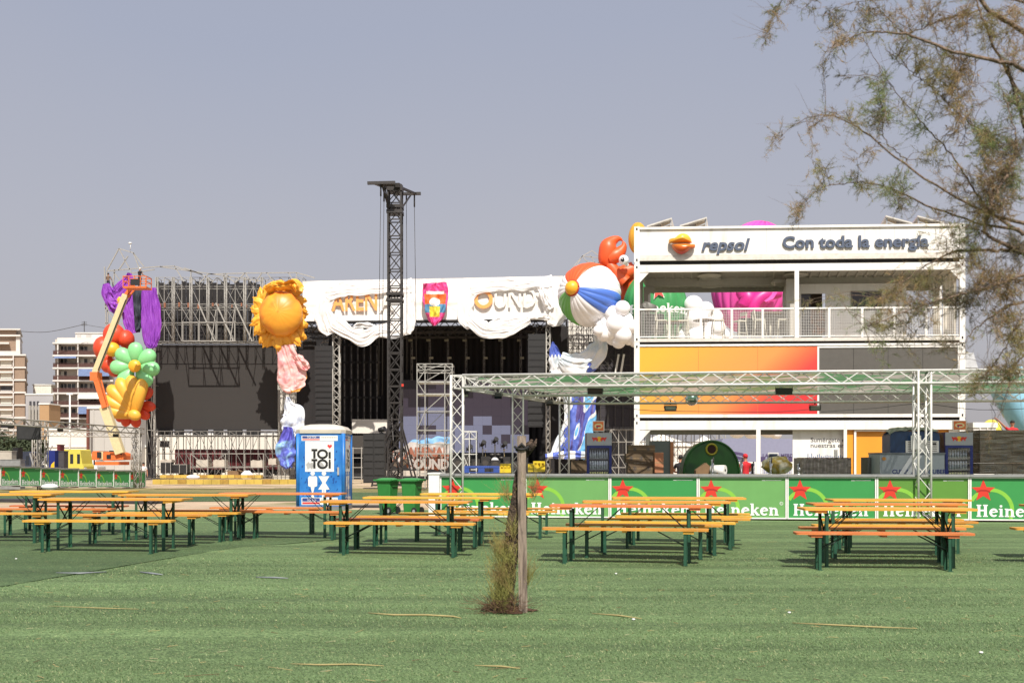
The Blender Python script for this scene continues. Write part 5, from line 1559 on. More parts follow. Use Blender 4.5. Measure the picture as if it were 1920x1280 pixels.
# ------------------------------------------------------------------ people
SKIN = mat("skin", S(176,120,92,.85), .55, var=.06)
HAIR = mat("dark_hair", S(26,22,20), .7)
def person(base, hgt, rz, label, shirt, trousers, pose='stand', hat=None, arm_up=None, group=None):
    """one continuous skinned body with clothing colours by region, hair as a child"""
    r = empty("person", base, label, "person", group, R(rz))
    k = hgt/1.75
    J = {}
    def j(n, x, y, z, rad): J[n] = (Vector((x,y,z))*k, rad*k)
    bend = .0
    j('pel',0,0,.95,.135); j('waist',0,.0,1.08,.12); j('chest',0,.0,1.28,.15); j('neckb',0,.0,1.43,.075); j('neck',0,-.01,1.5,.052); j('head',0,-.03,1.6,.078); j('crown',0,-.02,1.69,.07)
    for s,n in ((-1,'l'),(1,'r')):
        j('hip'+n,s*.1,0,.88,.095); fw = -.06 if (pose=='walk' and s<0) else .05 if pose=='walk' else 0
        j('knee'+n,s*.11,-.02+fw*2,.5,.06); j('ank'+n,s*.12,.02+fw*2.4,.1,.042); j('toe'+n,s*.13,-.13+fw*2.4,.03,.035)
        j('sh'+n,s*.19,.0,1.39,.062)
        up = arm_up == n or arm_up == 'both'
        if up:
            j('el'+n,s*.36,-.1,1.52,.045); j('wr'+n,s*.58,-.16,1.74,.03); j('ha'+n,s*.66,-.18,1.80,.032)
            tips = [(s*(.71+.012*q_),-.18-.012+.018*q_,1.83+.01*(2-q_)) for q_ in range(4)]
        elif pose == 'work':
            j('el'+n,s*.25,-.08,1.12,.045); j('wr'+n,s*.16,-.33,1.10,.03); j('ha'+n,s*.13,-.41,1.11,.032)
            tips = [(s*(.09+.022*q_),-.48,1.09) for q_ in range(4)]
        else:
            j('el'+n,s*.25,.02,1.12,.045); j('wr'+n,s*.26,-.06,.88,.03); j('ha'+n,s*.26,-.08,.80,.032)
            tips = [(s*.255,-.11+.02*q_,.71) for q_ in range(4)]
        for q_,tp_ in enumerate(tips): j('f%d%s'%(q_,n), *tp_, .010)
    E = [('pel','waist'),('waist','chest'),('chest','neckb'),('neckb','neck'),('neck','head'),('head','crown')]
    for n in 'lr':
        E += [('pel','hip'+n),('hip'+n,'knee'+n),('knee'+n,'ank'+n),('ank'+n,'toe'+n),('chest','sh'+n),('sh'+n,'el'+n),('el'+n,'wr'+n),('wr'+n,'ha'+n)]
        E += [('ha'+n,'f%d%s'%(q_,n)) for q_ in range(4)]
    names = list(J)
    me = bpy.data.meshes.new("body")
    me.from_pydata([tuple(J[n][0]) for n in names], [(names.index(a),names.index(b)) for a,b in E], [])
    o = bpy.data.objects.new("body", me); COL.objects.link(o)
    md = o.modifiers.new("skin", 'SKIN')
    sv = me.skin_vertices[0].data
    for i,n in enumerate(names): sv[i].radius = (J[n][1], J[n][1]*(.8 if n in ('chest','waist','pel') else 1)); sv[i].use_root = n == 'pel'
    sb = o.modifiers.new("smooth", 'SUBSURF'); sb.levels = sb.render_levels = 1
    dg = bpy.context.evaluated_depsgraph_get()
    m2 = bpy.data.meshes.new_from_object(o.evaluated_get(dg))
    bpy.data.objects.remove(o)
    for m_ in (SKIN, shirt, trousers, HAIR):
        m2.materials.append(m_)
    for p_ in m2.polygons:
        c = p_.center/k
        near = min(names, key=lambda n: (J[n][0]/k - c).length - J[n][1]/k*.6)
        if near[:3] in ('hip','kne','pel') : mi = 2
        elif near[:3] in ('ank','toe'): mi = 3
        elif near in ('chest','waist','neckb') or near[:2] == 'sh': mi = 1
        else: mi = 0
        p_.material_index = mi; p_.use_smooth = True
    o = bpy.data.objects.new("body", m2); COL.objects.link(o); o.parent = r
    h = MB(local=True); hc = Vector((0,-.015,1.655))*k
    h.ell(hc, (.088*k,.1*k,.09*k), seg=16, ring=10, fn=lambda lo,la: 1 if la > -.2 or math.sin(lo) > -.1 else .82)
    h.build("hat" if hat else "hair", hat or HAIR, r)
    f = MB(local=True); fc = Vector((0,-.105,1.59))*k
    f.ell(fc+Vector((0,-.012,.0))*k, (.012*k,.018*k,.02*k), seg=8, ring=6)
    f.ell(fc+Vector((-.03,0.012,.028))*k, .010*k, seg=8, ring=6, mi=1); f.ell(fc+Vector((.03,0.012,.028))*k, .010*k, seg=8, ring=6, mi=1)
    f.ell(fc+Vector((0,.012,-.045))*k, (.024*k,.008*k,.006*k), seg=8, ring=6, mi=2)
    for s in (-1,1): f.ell(Vector((s*.082,-.02,1.6))*k, (.012*k,.022*k,.032*k), seg=8, ring=6)
    f.build("face", [SKIN, HAIR, mat("lips", S(150,80,70),.5)], r)
    return r
m_redsh = mat("red_shirt", S(200,34,44,.85), .8, var=.1); m_blksh = mat("black_shirt", S(34,32,36), .8); m_jean = mat("dark_trousers", S(44,46,60), .8)
m_whsh = mat("white_shirt", S(236,232,228,.85), .8)
person(P(1276,864,33.5)*1.0 + Vector((0,0,-1.4+.0)), 1.62, 160, "person with dark hair working behind the bar left of the green dome", m_blksh, m_jean, 'work')
person(P(1398,864,33.5) + Vector((0,0,-1.4)), 1.66, 200, "person in red shirt and red cap behind the bar right of the green dome", m_redsh, m_jean, 'work', hat=m_redsh)
# person on a platform at the right edge pulling a rope
pb = P(1898,0,40); pb.z = 1.3
pp_ = person(pb, 1.75, -10, "dark-haired person in red shirt raising an arm above the wrapped pallet at the right edge", m_redsh, m_jean, 'stand', arm_up='l')
q = MB(); q.obox((pb.x+.2,40.1,.65), (1.2,0,0),(0,.8,0),(0,0,.648)); 
for i in range(12): q.obox((pb.x-.9+i*.2,39.28,.65),(.04,0,0),(0,.02,0),(0,0,.6))
q.build("work_platform", mat("grey_platform",S(130,128,124),.7), None, "low grey platform carrying the red-shirted person at the right edge", "platform")
q = MB(); hand = pb + Matrix.Rotation(R(-10),3,'Z')@Vector((-.70,-.18,1.82)); q.tube([P(1857,758,44), P(1866,775,42), hand], .012, 5); q.tube([hand, hand+Vector((.5,-.1,-.9))], .012, 5)
q.build("rope", m_cable, None, "thin rope held by the red-shirted person at the right edge", "rope")
q = MB(); a_ = P(1814,850,39); b_ = P(1856,795,39)
q.obox((a_+b_)/2, ((b_.x-a_.x)/2,0,0),(0,.5,0),(0,0,(b_.z-a_.z)/2-.05)); q.obox(((a_+b_)/2).xy.to_3d()+UPV*(b_.z-.05), ((b_.x-a_.x)/2+.04,0,0),(0,.55,0),(0,0,.1)); q.obox(((a_+b_)/2).xy.to_3d()+UPV*a_.z*.5, ((b_.x-a_.x)/2-.04,0,0),(0,.45,0),(0,0,a_.z*.5))
for px_ in (1826,1840): q.obox(P(px_,822,38.98), (.02,0,0),(0,.52,0),(0,0,.55))
q.build("white_cabin", m_cont, None, "low white cabin beside the container stack at right", "cabin")
q = MB(); q.bar(P(1813,662,37.5), P(1821,690,37.2), .5, .06); q.build("leaning_panel", m_top, None, "narrow grey panel leaning at the container stack's right side", "panel")
# backdrop shapes at the far right
m_lblue = mat("light_blue_inflatable", S(150,205,232,.88), .5, var=.05)
q = MB()
pts_ = [P(x,y,62) for x,y,_ in bezier([(1880,700,0),(1898,735,0),(1932,790,0),(1985,860,0)], 30)]
q.tube(pts_, [.9]+[1.15]*28+[1.1], 20)
q.build("blue_inflatable_arch", m_lblue, None, "big pale blue inflatable tube bending down at the right edge", "inflatable")
q = MB(); q.ell(P(1859,806,58), (.56*1,.5,.62), seg=28, ring=18); c = P(1859,806,58); q.tube([Vector((c.x,c.y,-.3)), c-Vector((0,0,.5))], .08, 8)
q.build("yellow_ball_sign", mat("yellow_ball",S(236,214,84,.85),.5,var=.04), None, "yellow round ball on a stick beside the pale blue inflatable", "inflatable")

# ------------------------------------------------------------------ stage
m_steel = mat("scaffold_steel", S(186,182,174,.75), .5, metal=.3, var=.12)
m_dsteel = mat("dark_steel", S(74,70,66,.8), .5, metal=.3, var=.15)
m_black = mat("black_stage_cloth", S(40,37,38,.78), .9, var=.25, scale=1.2, stretch=(4,1,.3))
m_blk2 = mat("black_paint", S(32,31,32,.95), .55, var=.15)
m_led = mat("unlit_led_wall", S(62,57,54,.56), .75, var=.03, scale=.4)
m_wcloth = mat("white_cloth", S(246,244,243,.92), .8, var=.02, trans=.2)
m_bann = mat("white_banner_cloth", S(242,238,233,.88), .75, var=.03, scale=.5, bump=.12, bscale=.8)
GZ = -0.4
def pbar(mb, x0,y0,x1,y1,d,w,d2=None): mb.bar(P(x0,y0,d), P(x1,y1,d2 or d), w)

m_tent = mat("white_tent_cloth", S(236,230,220,.85), .8, var=.05)
def screen_box(name, x0,x1,y0,y1,d,dep,m,label,cat,parent=None,group=None):
    a = P(x0,y1,d); b = P(x1,y0,d); mb = MB()
    mb.box(a.x,b.x,d,d+dep,a.z,b.z)
    return mb.build(name, m, parent, label, cat, group)

# left wing scaffold
def scaffold(name, xs, ys, d0, d1, label, masts=(), w=.07, ybot=None, diag=1, seed=1, cat="scaffolding", mm=None, extra=None):
    mm = mm or m_steel
    a = P(xs[len(xs)//2], ys[-1], d0)
    r = empty(name, Vector((a.x,(d0+d1)/2,a.z)), label, cat)
    q = MB()
    for x in xs:
        for dd in (d0, d1):
            q = MB(); p0 = P(x,ys[0],d0); p1 = P(x,ybot or ys[-1],d0)
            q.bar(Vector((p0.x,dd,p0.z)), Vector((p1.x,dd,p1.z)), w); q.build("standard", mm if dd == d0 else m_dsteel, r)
    q = MB()
    for y in ys:
        for dd in (d0,d1):
            p0 = P(xs[0],y,d0); p1 = P(xs[-1],y,d0); q.bar(Vector((p0.x,dd,p0.z)), Vector((p1.x,dd,p1.z)), w*.9)
        for x in xs:
            p0 = P(x,y,d0); q.bar(p0, Vector((p0.x,d1,p0.z)), w*.8)
    q.build("ledger", mm, r)
    q = MB(); rn = random.Random(seed)
    for i in range(len(xs)-1):
        for j in range(len(ys)-1):
            c = (i*diag+j) % 2
            u0,u1 = (xs[i],xs[i+1]) if rn.random() < .7 else (xs[i+1],xs[i])
            if rn.random() < .6: q = MB(); pbar(q, u0,ys[j],u1,ys[j+1],d0-.05,w*.75); q.build("brace", mm, r)
            if rn.random() < .25: q = MB(); pbar(q, u1,ys[j],u0,ys[j+1],d1-.05,w*.6); q.build("brace", mm, r)
    for x in masts:
        t = MB(); p0 = P(x,ys[0],d0-.3); p1 = P(x,ybot or ys[-1],d0-.3); truss(t, p1, p0, .2, .03, .016, .6, up=(0,1,0), n=5); t.build("mast", mm, r)
    return r
sc = scaffold("wing_scaffold", [293,308,325,341,358,374,390,407,423,441,459,475,491,508,524,541,556,568], [520,537,570,577,605,640], 97.6, 99.0,
   "big pale steel scaffold of the stage's left wing above the dark screen", masts=(294,325,358,390,423,459,491,556), w=.05)
q = MB()
for x0,y0,x1,y1 in ((300,500,490,527),(294,500,327,499),(327,499,380,515),(200,508,294,500),(200,508,203,640),(223,466,250,474),(223,466,247,512),(250,474,262,505),(223,466,201,506),(240,480,222,507),(250,474,270,500),(262,500,275,530),(215,505,210,560),(247,512,290,505),
    (196,575,214,600),(213,510,236,540),(390,514,460,512),(460,512,556,511),(556,511,590,521),(420,513,420,527),(460,512,470,528),(500,511,512,527),(540,511,550,525),(378,514,400,528),(556,511,556,527),(327,499,345,528),(196,500,200,640),(208,520,230,600),(196,572,294,577),(196,606,294,606),
    (358,505,358,530),(345,502,380,515),(390,514,375,530),(423,513,440,530),(459,512,441,530),(491,512,478,530)):
    pbar(q, x0,y0,x1,y1, 97.2, .09)
for x0,x1 in ((372,405),(405,440),(440,475)):
    pbar(q, x0,568,x1-2,640, 96.0,.11); pbar(q, x1,580,x1-8,638,95.9,.07)
for x in (343,372,405,440): pbar(q, x,602,x,640,95.9,.07)
pbar(q, 343,639,442,639,95.9,.09); pbar(q,343,604,442,604,95.9,.07)
for x in (343,376,410,442): pbar(q, x,639,x,639.3,95.9,.07,97.6); q.bar(P(x,604,95.9), P(x,604,97.6), .07); q.bar(P(x,639,95.9), P(x,639,97.6), .07)
q.build("outrigger", m_steel, sc)
q = MB(); rn = random.Random(4)
for x in range(300,560,9):
    if rn.random() < .55:
        q = MB(); p_ = P(x, rn.choice([572,574,571]), 97.45); q.obox(p_, (rn.uniform(.05,.15),0,0),(0,.05,0),(0,0,rn.uniform(.1,.25))); q.build("orange_strap", mat("faded_orange_straps", S(160,104,76,.7), .7), sc)
q = MB(); a = P(291,527,101); b = P(489,645,101)
for i in range(24):
    x0 = a.x+(b.x-a.x)*i/24; x1 = a.x+(b.x-a.x)*(i+1)/24 - .03
    q.box(x0,x1,101+.04*(i%2),101.1+.04*(i%2), b.z, a.z - .15*(i%3))
q.build("black_backcloth", m_black, None, "black strip cloth hanging behind the left wing scaffold", "cloth")
for i,(dd_,px_) in enumerate(((98.3,293),)): pass
lw = empty("video_screen", P(405,805,99.3), "large unlit dark video screen on the left wing below the scaffold", "video screen", "unlit stage screens")
a = P(292,805,99.3); b = P(520,646,99.3)
q = MB(); nxp, nyp = 13, 9
for i in range(nxp):
    for j in range(nyp):
        x0 = a.x+(b.x-a.x)*i/nxp; x1 = a.x+(b.x-a.x)*(i+1)/nxp-.002; z0 = a.z+(b.z-a.z)*j/nyp; z1 = a.z+(b.z-a.z)*(j+1)/nyp-.002
        q.box(x0,x1,99.3,99.4,z0,z1)
q.build("led_tiles", m_led, lw)
q = MB(); q.box(a.x,b.x,99.41,99.5,a.z,b.z); q.box(a.x-.25,a.x-.05,99.2,99.45,GZ,b.z); q.build("frame", m_steel, lw)
# legs under the screen
sc2 = scaffold("base_scaffold", [284,296,309,322,335,349,362,376,389,403,416,430,443,457,470,484,497,511,525,540,553], [808,816,850,874,892], 98.0, 101.5, "steel scaffold legs in shade-darkened colour below the big left screen", w=.06, ybot=897, seed=8, mm=mat("scaffold_steel_shade", S(150,146,140,.7), .5, metal=.3))  # shade under the screen is put into this darker copy of the steel
q = MB()
for x0,x1 in ((296,322),(327,343),(361,388),(400,417),(426,453),(462,487)):
    q = MB(); a = P(x0,815,99); b = P(x1,805,99); q.box(a.x,b.x,99,99.4,a.z,b.z); q.build("cable_loom", m_blk2, sc2)
scn = scaffold("corner_scaffold", [523,534,545,556], [646,676,706,745,780,808,850,892], 98.4, 100.5, "narrow scaffold bay between the big dark screen and the stage opening", w=.055, ybot=897, seed=19)
q = MB(); a = P(520,895,103); b = P(560,646,103); q.box(a.x,b.x,103,103.1,a.z,b.z); q.build("white_backing", m_tent, scn)
scl = scaffold("corner_scaffold", [276,284,291], [640,680,722,765,806,850,892], 98.4, 100.5, "narrow scaffold bay at the outer left side of the big dark screen", w=.055, ybot=897, seed=20)
q = MB(); a = P(274,895,101); b = P(292,640,101); q.box(a.x,b.x,101,101.1,a.z,b.z); q.build("black_backing", m_black, scl)
# low front scaffolding rail
sc3 = scaffold("front_scaffold", [357,390,423,459,494], [850,876], 93, 95, "low front row of silver scaffold frames on the sand below the left screen", w=.06, ybot=893, seed=3)

# backing behind the left screen: tents, trucks
m_maroon = mat("maroon_paint", S(110,40,44,.8), .6, var=.2)
def tent(x0,x1,y0,y1,d,label,m=m_tent):
    a = P(x0,y1,d); b = P(x1,y0,d); r = empty("white_tent", Vector(((a.x+b.x)/2,d+2,GZ)), label, "tent", "white tents behind the stage")
    q = MB(); h_ = b.z-(b.z-GZ)*.3
    q.box(a.x,b.x,d,d+5,GZ,h_); q.build("wall", m, r)
    q = MB(); cx_ = (a.x+b.x)/2
    q.add([(a.x-.2,d-.2,h_),(b.x+.2,d-.2,h_),(b.x+.2,d+5.2,h_),(a.x-.2,d+5.2,h_),(cx_,d+2.5,b.z)], [(0,1,4),(1,2,4),(2,3,4),(3,0,4),(3,2,1,0)]); q.build("roof", m, r)
    return r
def truckbox(x0,x1,y0,y1,d,m,label,name="box_trailer",cat="trailer",group=None,text=None,dep=2.4):
    a = P(x0,y1,d); b = P(x1,y0,d)
    r = empty(name, Vector(((a.x+b.x)/2,d+dep/2,GZ)), label, cat, group)
    q = MB(); z0 = max(a.z, GZ+.8); q.box(a.x,b.x,d,d+dep,z0,b.z); 
    n_ = max(3,int((b.x-a.x)/.5))
    for i in range(n_): q.box(a.x+(b.x-a.x)*i/n_, a.x+(b.x-a.x)*i/n_+.05, d-.03,d-.001,z0+.1,b.z-.1)
    q.build("box", m, r)
    for i,fx in enumerate((.15,.28,.75,.88)):
        q = MB(); xx = a.x+(b.x-a.x)*fx; q.tube([(xx,d+.1,GZ+.45),(xx,d+.4,GZ+.45)], .45, 16); q.build("wheel", mat("black_rubber",S(28,28,28),.7), r)
    q = MB(); q.box(a.x+.1,b.x-.1,d+.5,d+dep-.4,GZ+.5,z0-.01); q.build("chassis", m_blk2, r)
    return r
truckbox(328,416,842,880,110,m_maroon,"maroon box trailer behind the scaffold below the left screen",group="maroon trailers")
truckbox(428,524,842,880,111,m_maroon,"maroon box trailer right of the other one below the left screen",group="maroon trailers")
# concrete ballast on frames, cases, boxes
m_conc = mat("pale_concrete", S(206,196,182,.72), .9, var=.15, scale=2, bump=.2)
BGp = "concrete ballast blocks by the scaffold"
for i,(x0,x1,y0,y1,lb) in enumerate(((302,323,862,867,"flat pale ballast block at the scaffold's left corner"),(369,392,862,875,"pale ballast block on the front frames, left one"),(401,422,862,875,"pale ballast block on the front frames, middle one"),(471,493,863,876,"pale ballast block on the front frames, right one"),(504,519,860,871,"pale ballast block below the blue cloth"))):
    a = P(x0,y1,93.6); b = P(x1,y0,93.6); q = MB(); q.box(a.x,b.x,93.4,94.6,a.z,b.z); q.box(a.x+.1,a.x+.3,93.6,94.4,b.z,b.z+.06); q.box(b.x-.3,b.x-.1,93.6,94.4,b.z,b.z+.06)
    q.build("ballast_block", m_conc, None, lb, "concrete block", BGp)
for i,(x0,x1,y0,y1,d,lb) in enumerate(((301,320,866,887,91,"black flight case at the left foot of the stage scaffold"),(323,350,870,887,91.5,"wide black flight case beside the left scaffold foot"),(560,575,872,890,92,"black flight case left of the toilet cabin's roofline"),(300,312,826,838,104,"black case on the scaffold deck under the screen's left corner"))):
    a = P(x0,y1,d); b = P(x1,y0,d); r = empty("flight_case", Vector(((a.x+b.x)/2,d+.4,a.z)), lb, "flight case", "black flight cases")
    q = MB(); q.box(a.x,b.x,d,d+.9,a.z,b.z); q.build("box", m_blk2, r)
    q = MB()
    for xx in (a.x,(a.x+b.x)/2,b.x): q.box(xx-.025,xx+.025,d-.012,d-.001,a.z,b.z)
    q.box(a.x,b.x,d-.014,d-.002,b.z-.05,b.z); q.build("aluminium_edge", m_steel, r)
x = MB(); c = P(439,888,90); x.obox(c, (.5,0,0),(0,.4,0),(0,0,.28)); x.obox(c+Vector((-.6,-.1,.3)), (.2,0,.06),(0,.4,0),(0,0,.01)); x.obox(c+Vector((.6,-.1,.28)), (.2,0,-.06),(0,.4,0),(0,0,.01))
x.build("open_carton", m_card, None, "open brown carton on the sand in front of the stage scaffold", "cardboard box")
x = MB(); c = P(463,889,89); x.ell(c-Vector((0,0,.1)), (.55,.4,.42), seg=20, ring=12, fn=lambda lo,la: 1+.15*noise.noise(Vector((math.cos(lo)*2,math.sin(lo)*2,la*2)))); x.build("white_sack", m_wcloth, None, "white bulging sack on the sand right of the open carton", "sack")
# yellow kerb blocks of the course edge
m_ky = mat("yellow_kerb_paint", S(216,182,84,.72), .8, var=.2, scale=1.5); m_kb = mat("brown_kerb", S(190,150,66,.7), .8, var=.2)
def kerb(x0,x1,y0,y1,d,n,label,pat):
    q = MB(); 
    for i in range(n):
        a = P(x0+(x1-x0)*i/n,y1,d); b = P(x0+(x1-x0)*(i+1)/n,y0,d); q.box(a.x,b.x-.02,d,d+.6,a.z-.1,b.z, pat[i%len(pat)])
    return q.build("painted_kerb", [m_ky,m_kb], None, label, "kerb", "yellow and brown kerbs before the stage")
kerb(286,556,898.5,904.5,63,17,"long yellow kerb with brown blocks in front of the left stage scaffold",[0,0,0,1,0,0,0,0,1,0])
kerb(300,490,890,893.5,74,15,"farther yellow and brown kerb close to the stage scaffold",[0,1,0,0,1,0,1])
x = MB(); a = P(515,894,66); 
for i in range(4):
    for j in range(2): x.obox(P(517+i*7.5,896.5-j*4,66), (.11,0,0),(0,.12,0),(0,0,.06))
x.tube([P(513,898,66),P(513,888,66)], .04, 6); x.build("chain_pile", m_conc, None, "small pile of grey chain links on the yellow kerb", "pile")
x = MB(); x.ell(P(362,894,72), (.5,.3,.16), seg=14, ring=8, fn=lambda lo,la: 1+.3*noise.noise(Vector((math.cos(lo)*2,math.sin(lo)*2,5)))); x.build("white_bag", m_wcloth, None, "flat white bag on the sand before the farther kerb", "bag")
x = MB(); x.ell(P(93,912,48), (.42,.25,.14), seg=14, ring=8, fn=lambda lo,la: 1+.3*noise.noise(Vector((math.cos(lo)*2,math.sin(lo)*2,1)))); x.build("white_bag", m_wcloth, None, "crumpled white bag on the turf before the third small green panel", "bag")

# main roof banner
bd0, bd1 = 96.4, 97.6
A_ = P(567,527,bd0); B_ = P(1056,517,bd0); C_ = P(1056,597,bd0); D_ = P(567,602,bd0)
bn_ = empty("roof_banner", (A_+B_)/2 + Vector((0,.6,-4)), "long white cloth fascia across the stage roof carrying big letters", "banner")
q = MB()
def bfn(s,t):
    p = D_.lerp(C_, s).lerp(A_.lerp(B_, s), t)
    off = .06*noise.noise(Vector((s*22,t*3,1))) + .05*math.sin(t*math.pi*3) + .05*noise.noise(Vector((s*60,t*9,4)))
    off += .05
    if abs(t-.33) < .02 or abs(t-.66) < .02: off += .05
    return p + Vector((0,off,0))
q.grid(bfn, 240, 24); q.build("fascia_cloth", m_bann, bn_)
q = MB(); dv = Vector((0,1.2,0)); q.add([A_+Vector((0,.2,0)),B_+Vector((0,.2,0)),B_+dv,A_+dv,D_+Vector((0,.2,0)),C_+Vector((0,.2,0)),C_+dv,D_+dv], [(0,1,2,3),(4,7,6,5),(3,2,6,7),(0,3,7,4),(1,5,6,2)]); q.build("box", m_bann, bn_)
q = MB(); q.bar(D_+Vector((0,-.1,-.1)), C_+Vector((0,-.1,-.1)), .16); q.build("edge_bar", m_blk2, bn_)
m_oletter = mat("orange_letter", S(244,164,90,.95), .5, var=.04); m_wletter = mat("white_letter", S(232,228,222,.84), .5, var=.03)
def letters(txt, x0, x1, yb, yt, m, name):
    q = MB(); s_ = bd0/F
    slope = -.0133
    u = Vector((1,0,.018)).normalized()
    text_mesh(q, txt, (P(x0,yb,bd0-.17), u, UPV, Vector((0,-1,0))), (yb-yt)*s_*1.38, .018, th=.045, width=(x1-x0)*s_, space=1.0)
    return q.build(name, m, bn_)
letters("AREN", 622, 707, 582.5, 546, m_oletter, "orange_lettering")
letters("AL", 712, 757, 581.5, 545, m_wletter, "white_lettering")
q = MB(); s_ = bd0/F; fr = (P(906.5,561,bd0-.17), Vector((1,0,.01)), UPV, Vector((0,-1,0)))
for z_ in (0,.045):
    stroke(q, arc(0,0,14.2*s_,14.2*s_,0,360,40), 6.5*s_, fr, z_)
for i in range(40):
    for r_ in (14.2-3.25,14.2+3.25):
        a0, a1 = 2*math.pi*i/40, 2*math.pi*(i+1)/40
        o_ = fr[0]; f_ = lambda a,z: o_+Vector((math.cos(a)*r_*s_,-z,math.sin(a)*r_*s_)); q.add([f_(a0,0),f_(a1,0),f_(a1,.045),f_(a0,.045)],[(0,1,2,3)])
q.build("orange_lettering", m_oletter, bn_)
letters("UND", 927, 1005, 576.5, 540, m_wletter, "white_lettering")
# white cloths hanging round the lettering
q = MB()
dc = 96.12
drape(q, [(630,545,26),(612,560,32),(606,583,34),(614,608,36),(622,626,24)], dc, 7, .15, 70, 40, 1)
drape(q, [(610,548,24),(632,546,30),(652,541,24),(676,543,24),(700,538,22),(735,537,22),(772,536,26)], dc-.1, 6, .09, 100, 44, 2, rag=.25)
drape(q, [(768,534,22),(762,560,30),(757,590,38),(760,616,36),(763,628,16)], dc, 7, .15, 70, 40, 3)
drape(q, [(626,604,34),(655,624,27),(683,633,32),(708,621,25),(735,619,34),(756,610,34)], dc-.3, 6, .15, 100, 56, 4)
drape(q, [(660,616,3),(676,609,12),(697,612,10),(706,618,3)], dc+.3, 2, .3, 30, 16, 5)
q.build("white_drape", m_wcloth, None, "crumpled white cloth hanging round the orange letters at the banner's left half", "cloth", "white cloths fallen round the banner letters")
q = MB()
drape(q, [(890,538,24),(877,560,28),(871,585,30),(878,606,26),(882,616,12)], dc, 7, .15, 70, 36, 11)
drape(q, [(882,540,24),(912,536,24),(940,535,22),(970,535,20),(1000,530,20),(1035,527,24)], dc-.1, 6, .09, 100, 44, 12, rag=.25)
drape(q, [(1028,530,30),(1036,558,36),(1040,585,42),(1042,604,30),(1043,612,12)], dc, 7, .15, 70, 40, 13)
drape(q, [(1012,538,12),(1021,560,16),(1032,580,16)], dc-.1, 3, .4, 30, 24, 14)
drape(q, [(882,598,30),(905,617,30),(930,620,32),(960,613,30),(993,599,14)], dc-.3, 6, .15, 100, 56, 15)
drape(q, [(915,607,4),(934,604,16),(960,601,10),(990,599,4)], dc+.2, 2, .3, 30, 16, 16)
drape(q, [(990,598,6),(1012,594,12),(1032,596,16)], dc+.2, 2, .3, 24, 16, 17)
q.build("white_drape", m_wcloth, None, "crumpled white cloth hanging round the orange ring letter at the banner's right half", "cloth", "white cloths fallen round the banner letters")
# pink hanging
def drape_mats(q, path, d, mfn, **kw):
    n0 = len(q.f); drape(q, path, d, **kw)
    for i in range(n0, len(q.f)):
        c = sum((q.v[k] for k in q.f[i]), Vector())/len(q.f[i])
        px = 960 + c.x*F/c.y; py = YH - (c.z-H)*F/c.y
        q.m[i] = mfn(px, py, c)
pinkm = [mat("pink_cloth", S(226,70,140,.88), .6, var=.08), mat("orange_cloth", S(232,112,48,.85), .6), m_wcloth, mat("yellow_cloth", S(226,210,70,.85), .6), mat("blue_cloth_patch", S(92,150,190,.8), .6)]
def pm_(x,y,c):
    if 799 < x < 833 and 546.5+abs(x-816)*-.06 < y < 551.5: return 2
    if ((x-815)/10)**2 + ((y-566)/8)**2 < 1: return 2
    if abs(x-815) < 10-(y-574)*.05 and 574 < y < 594: return 3
    if abs(x-816) < 20 and 570 < y < 586: return 4
    if abs(x-816) < 21-(y-550)*.1 and 550.5 < y < 571: return 1
    return 0
q = MB(); drape_mats(q, [(815,531,45),(816,545,49),(816,565,47),(816,588,36),(815,602,22),(815,611,4)], 95.5, pm_, nf=4, amp=.4, nu=110, nv=80, seed=21, rag=.03)
q.build("pink_banner", pinkm, None, "pink shield-shaped cloth with orange, white and yellow patches on the stage fascia", "banner")

# roof truss, back walls, columns
tr_ = empty("roof_truss", P(850,615,101), "dark steel roof truss across the stage opening below the white fascia", "truss")
q = MB()
for d_ in (100, 104):
    a = P(568,604,100); b = P(1062,600,100); a.y = b.y = d_
    truss(q, a+Vector((0,0,-.6)), b+Vector((0,0,-.6)), 1.1, .06, .035, 1.0, n=5)
q.build("truss_beam", m_dsteel, tr_)
for i in range(24):
    q = MB(); p_ = P(645+i*18, 622+ (i%2), 100.4); q.obox(p_, (.22,0,0),(0,.18,0),(0,0,.16)); q.bar(p_, p_+Vector((0,0,.6)), .05); q.build("spot_lamp", m_blk2, tr_)
q = MB(); rn = random.Random(12)
for i in range(70):
    x0_ = rn.uniform(570,640) if i < 40 else rn.uniform(985,1062); y0_ = rn.uniform(598,645)
    q.bar(P(x0_,y0_,100+rn.uniform(-1,2)), P(x0_+rn.uniform(-14,14),y0_+rn.uniform(-12,12),100), .06)
q.build("bracing", m_steel, tr_)
q = MB(); a = P(556,0,114).x; b = P(1196,0,114).x; zt_ = P(0,612,114).z
n_ = 110
for i in range(n_):
    x0 = a+(b-a)*i/n_; x1 = a+(b-a)*(i+1)/n_
    q.add([(x0,114+.18*(i%2),GZ),(x1,114+.18*((i+1)%2),GZ),(x1,114+.18*((i+1)%2),zt_),(x0,114+.18*(i%2),zt_)], [(0,1,2,3)])
q.box(a,b,114.3,114.5,GZ,zt_)
q.build("stage_backcloth", m_black, None, "black pleated cloth closing the back of the stage", "cloth")
for x0,x1,y0,lb in ((556,592,640,"black masking cloth left of the stage opening, behind the pink cloth"),(1032,1064,612,"black masking cloth right of the stage opening, below the white drape")):
    q = MB(); a = P(x0,905,98.2); b = P(x1,y0,98.2); q.box(a.x,b.x,98.2,98.5,GZ,b.z); q.build("side_masking", m_black, None, lb, "cloth")
# ceiling grid keeps the stage dark
q = MB(); a = P(575,0,100).x; b = P(1058,0,100).x; zr_ = P(0,603,100).z
q.box(a,b,97.7,116,zr_+2.2,zr_+2.5); q.build("stage_roof", m_black, None, "dark flat roof deck over the stage behind the white fascia", "roof")
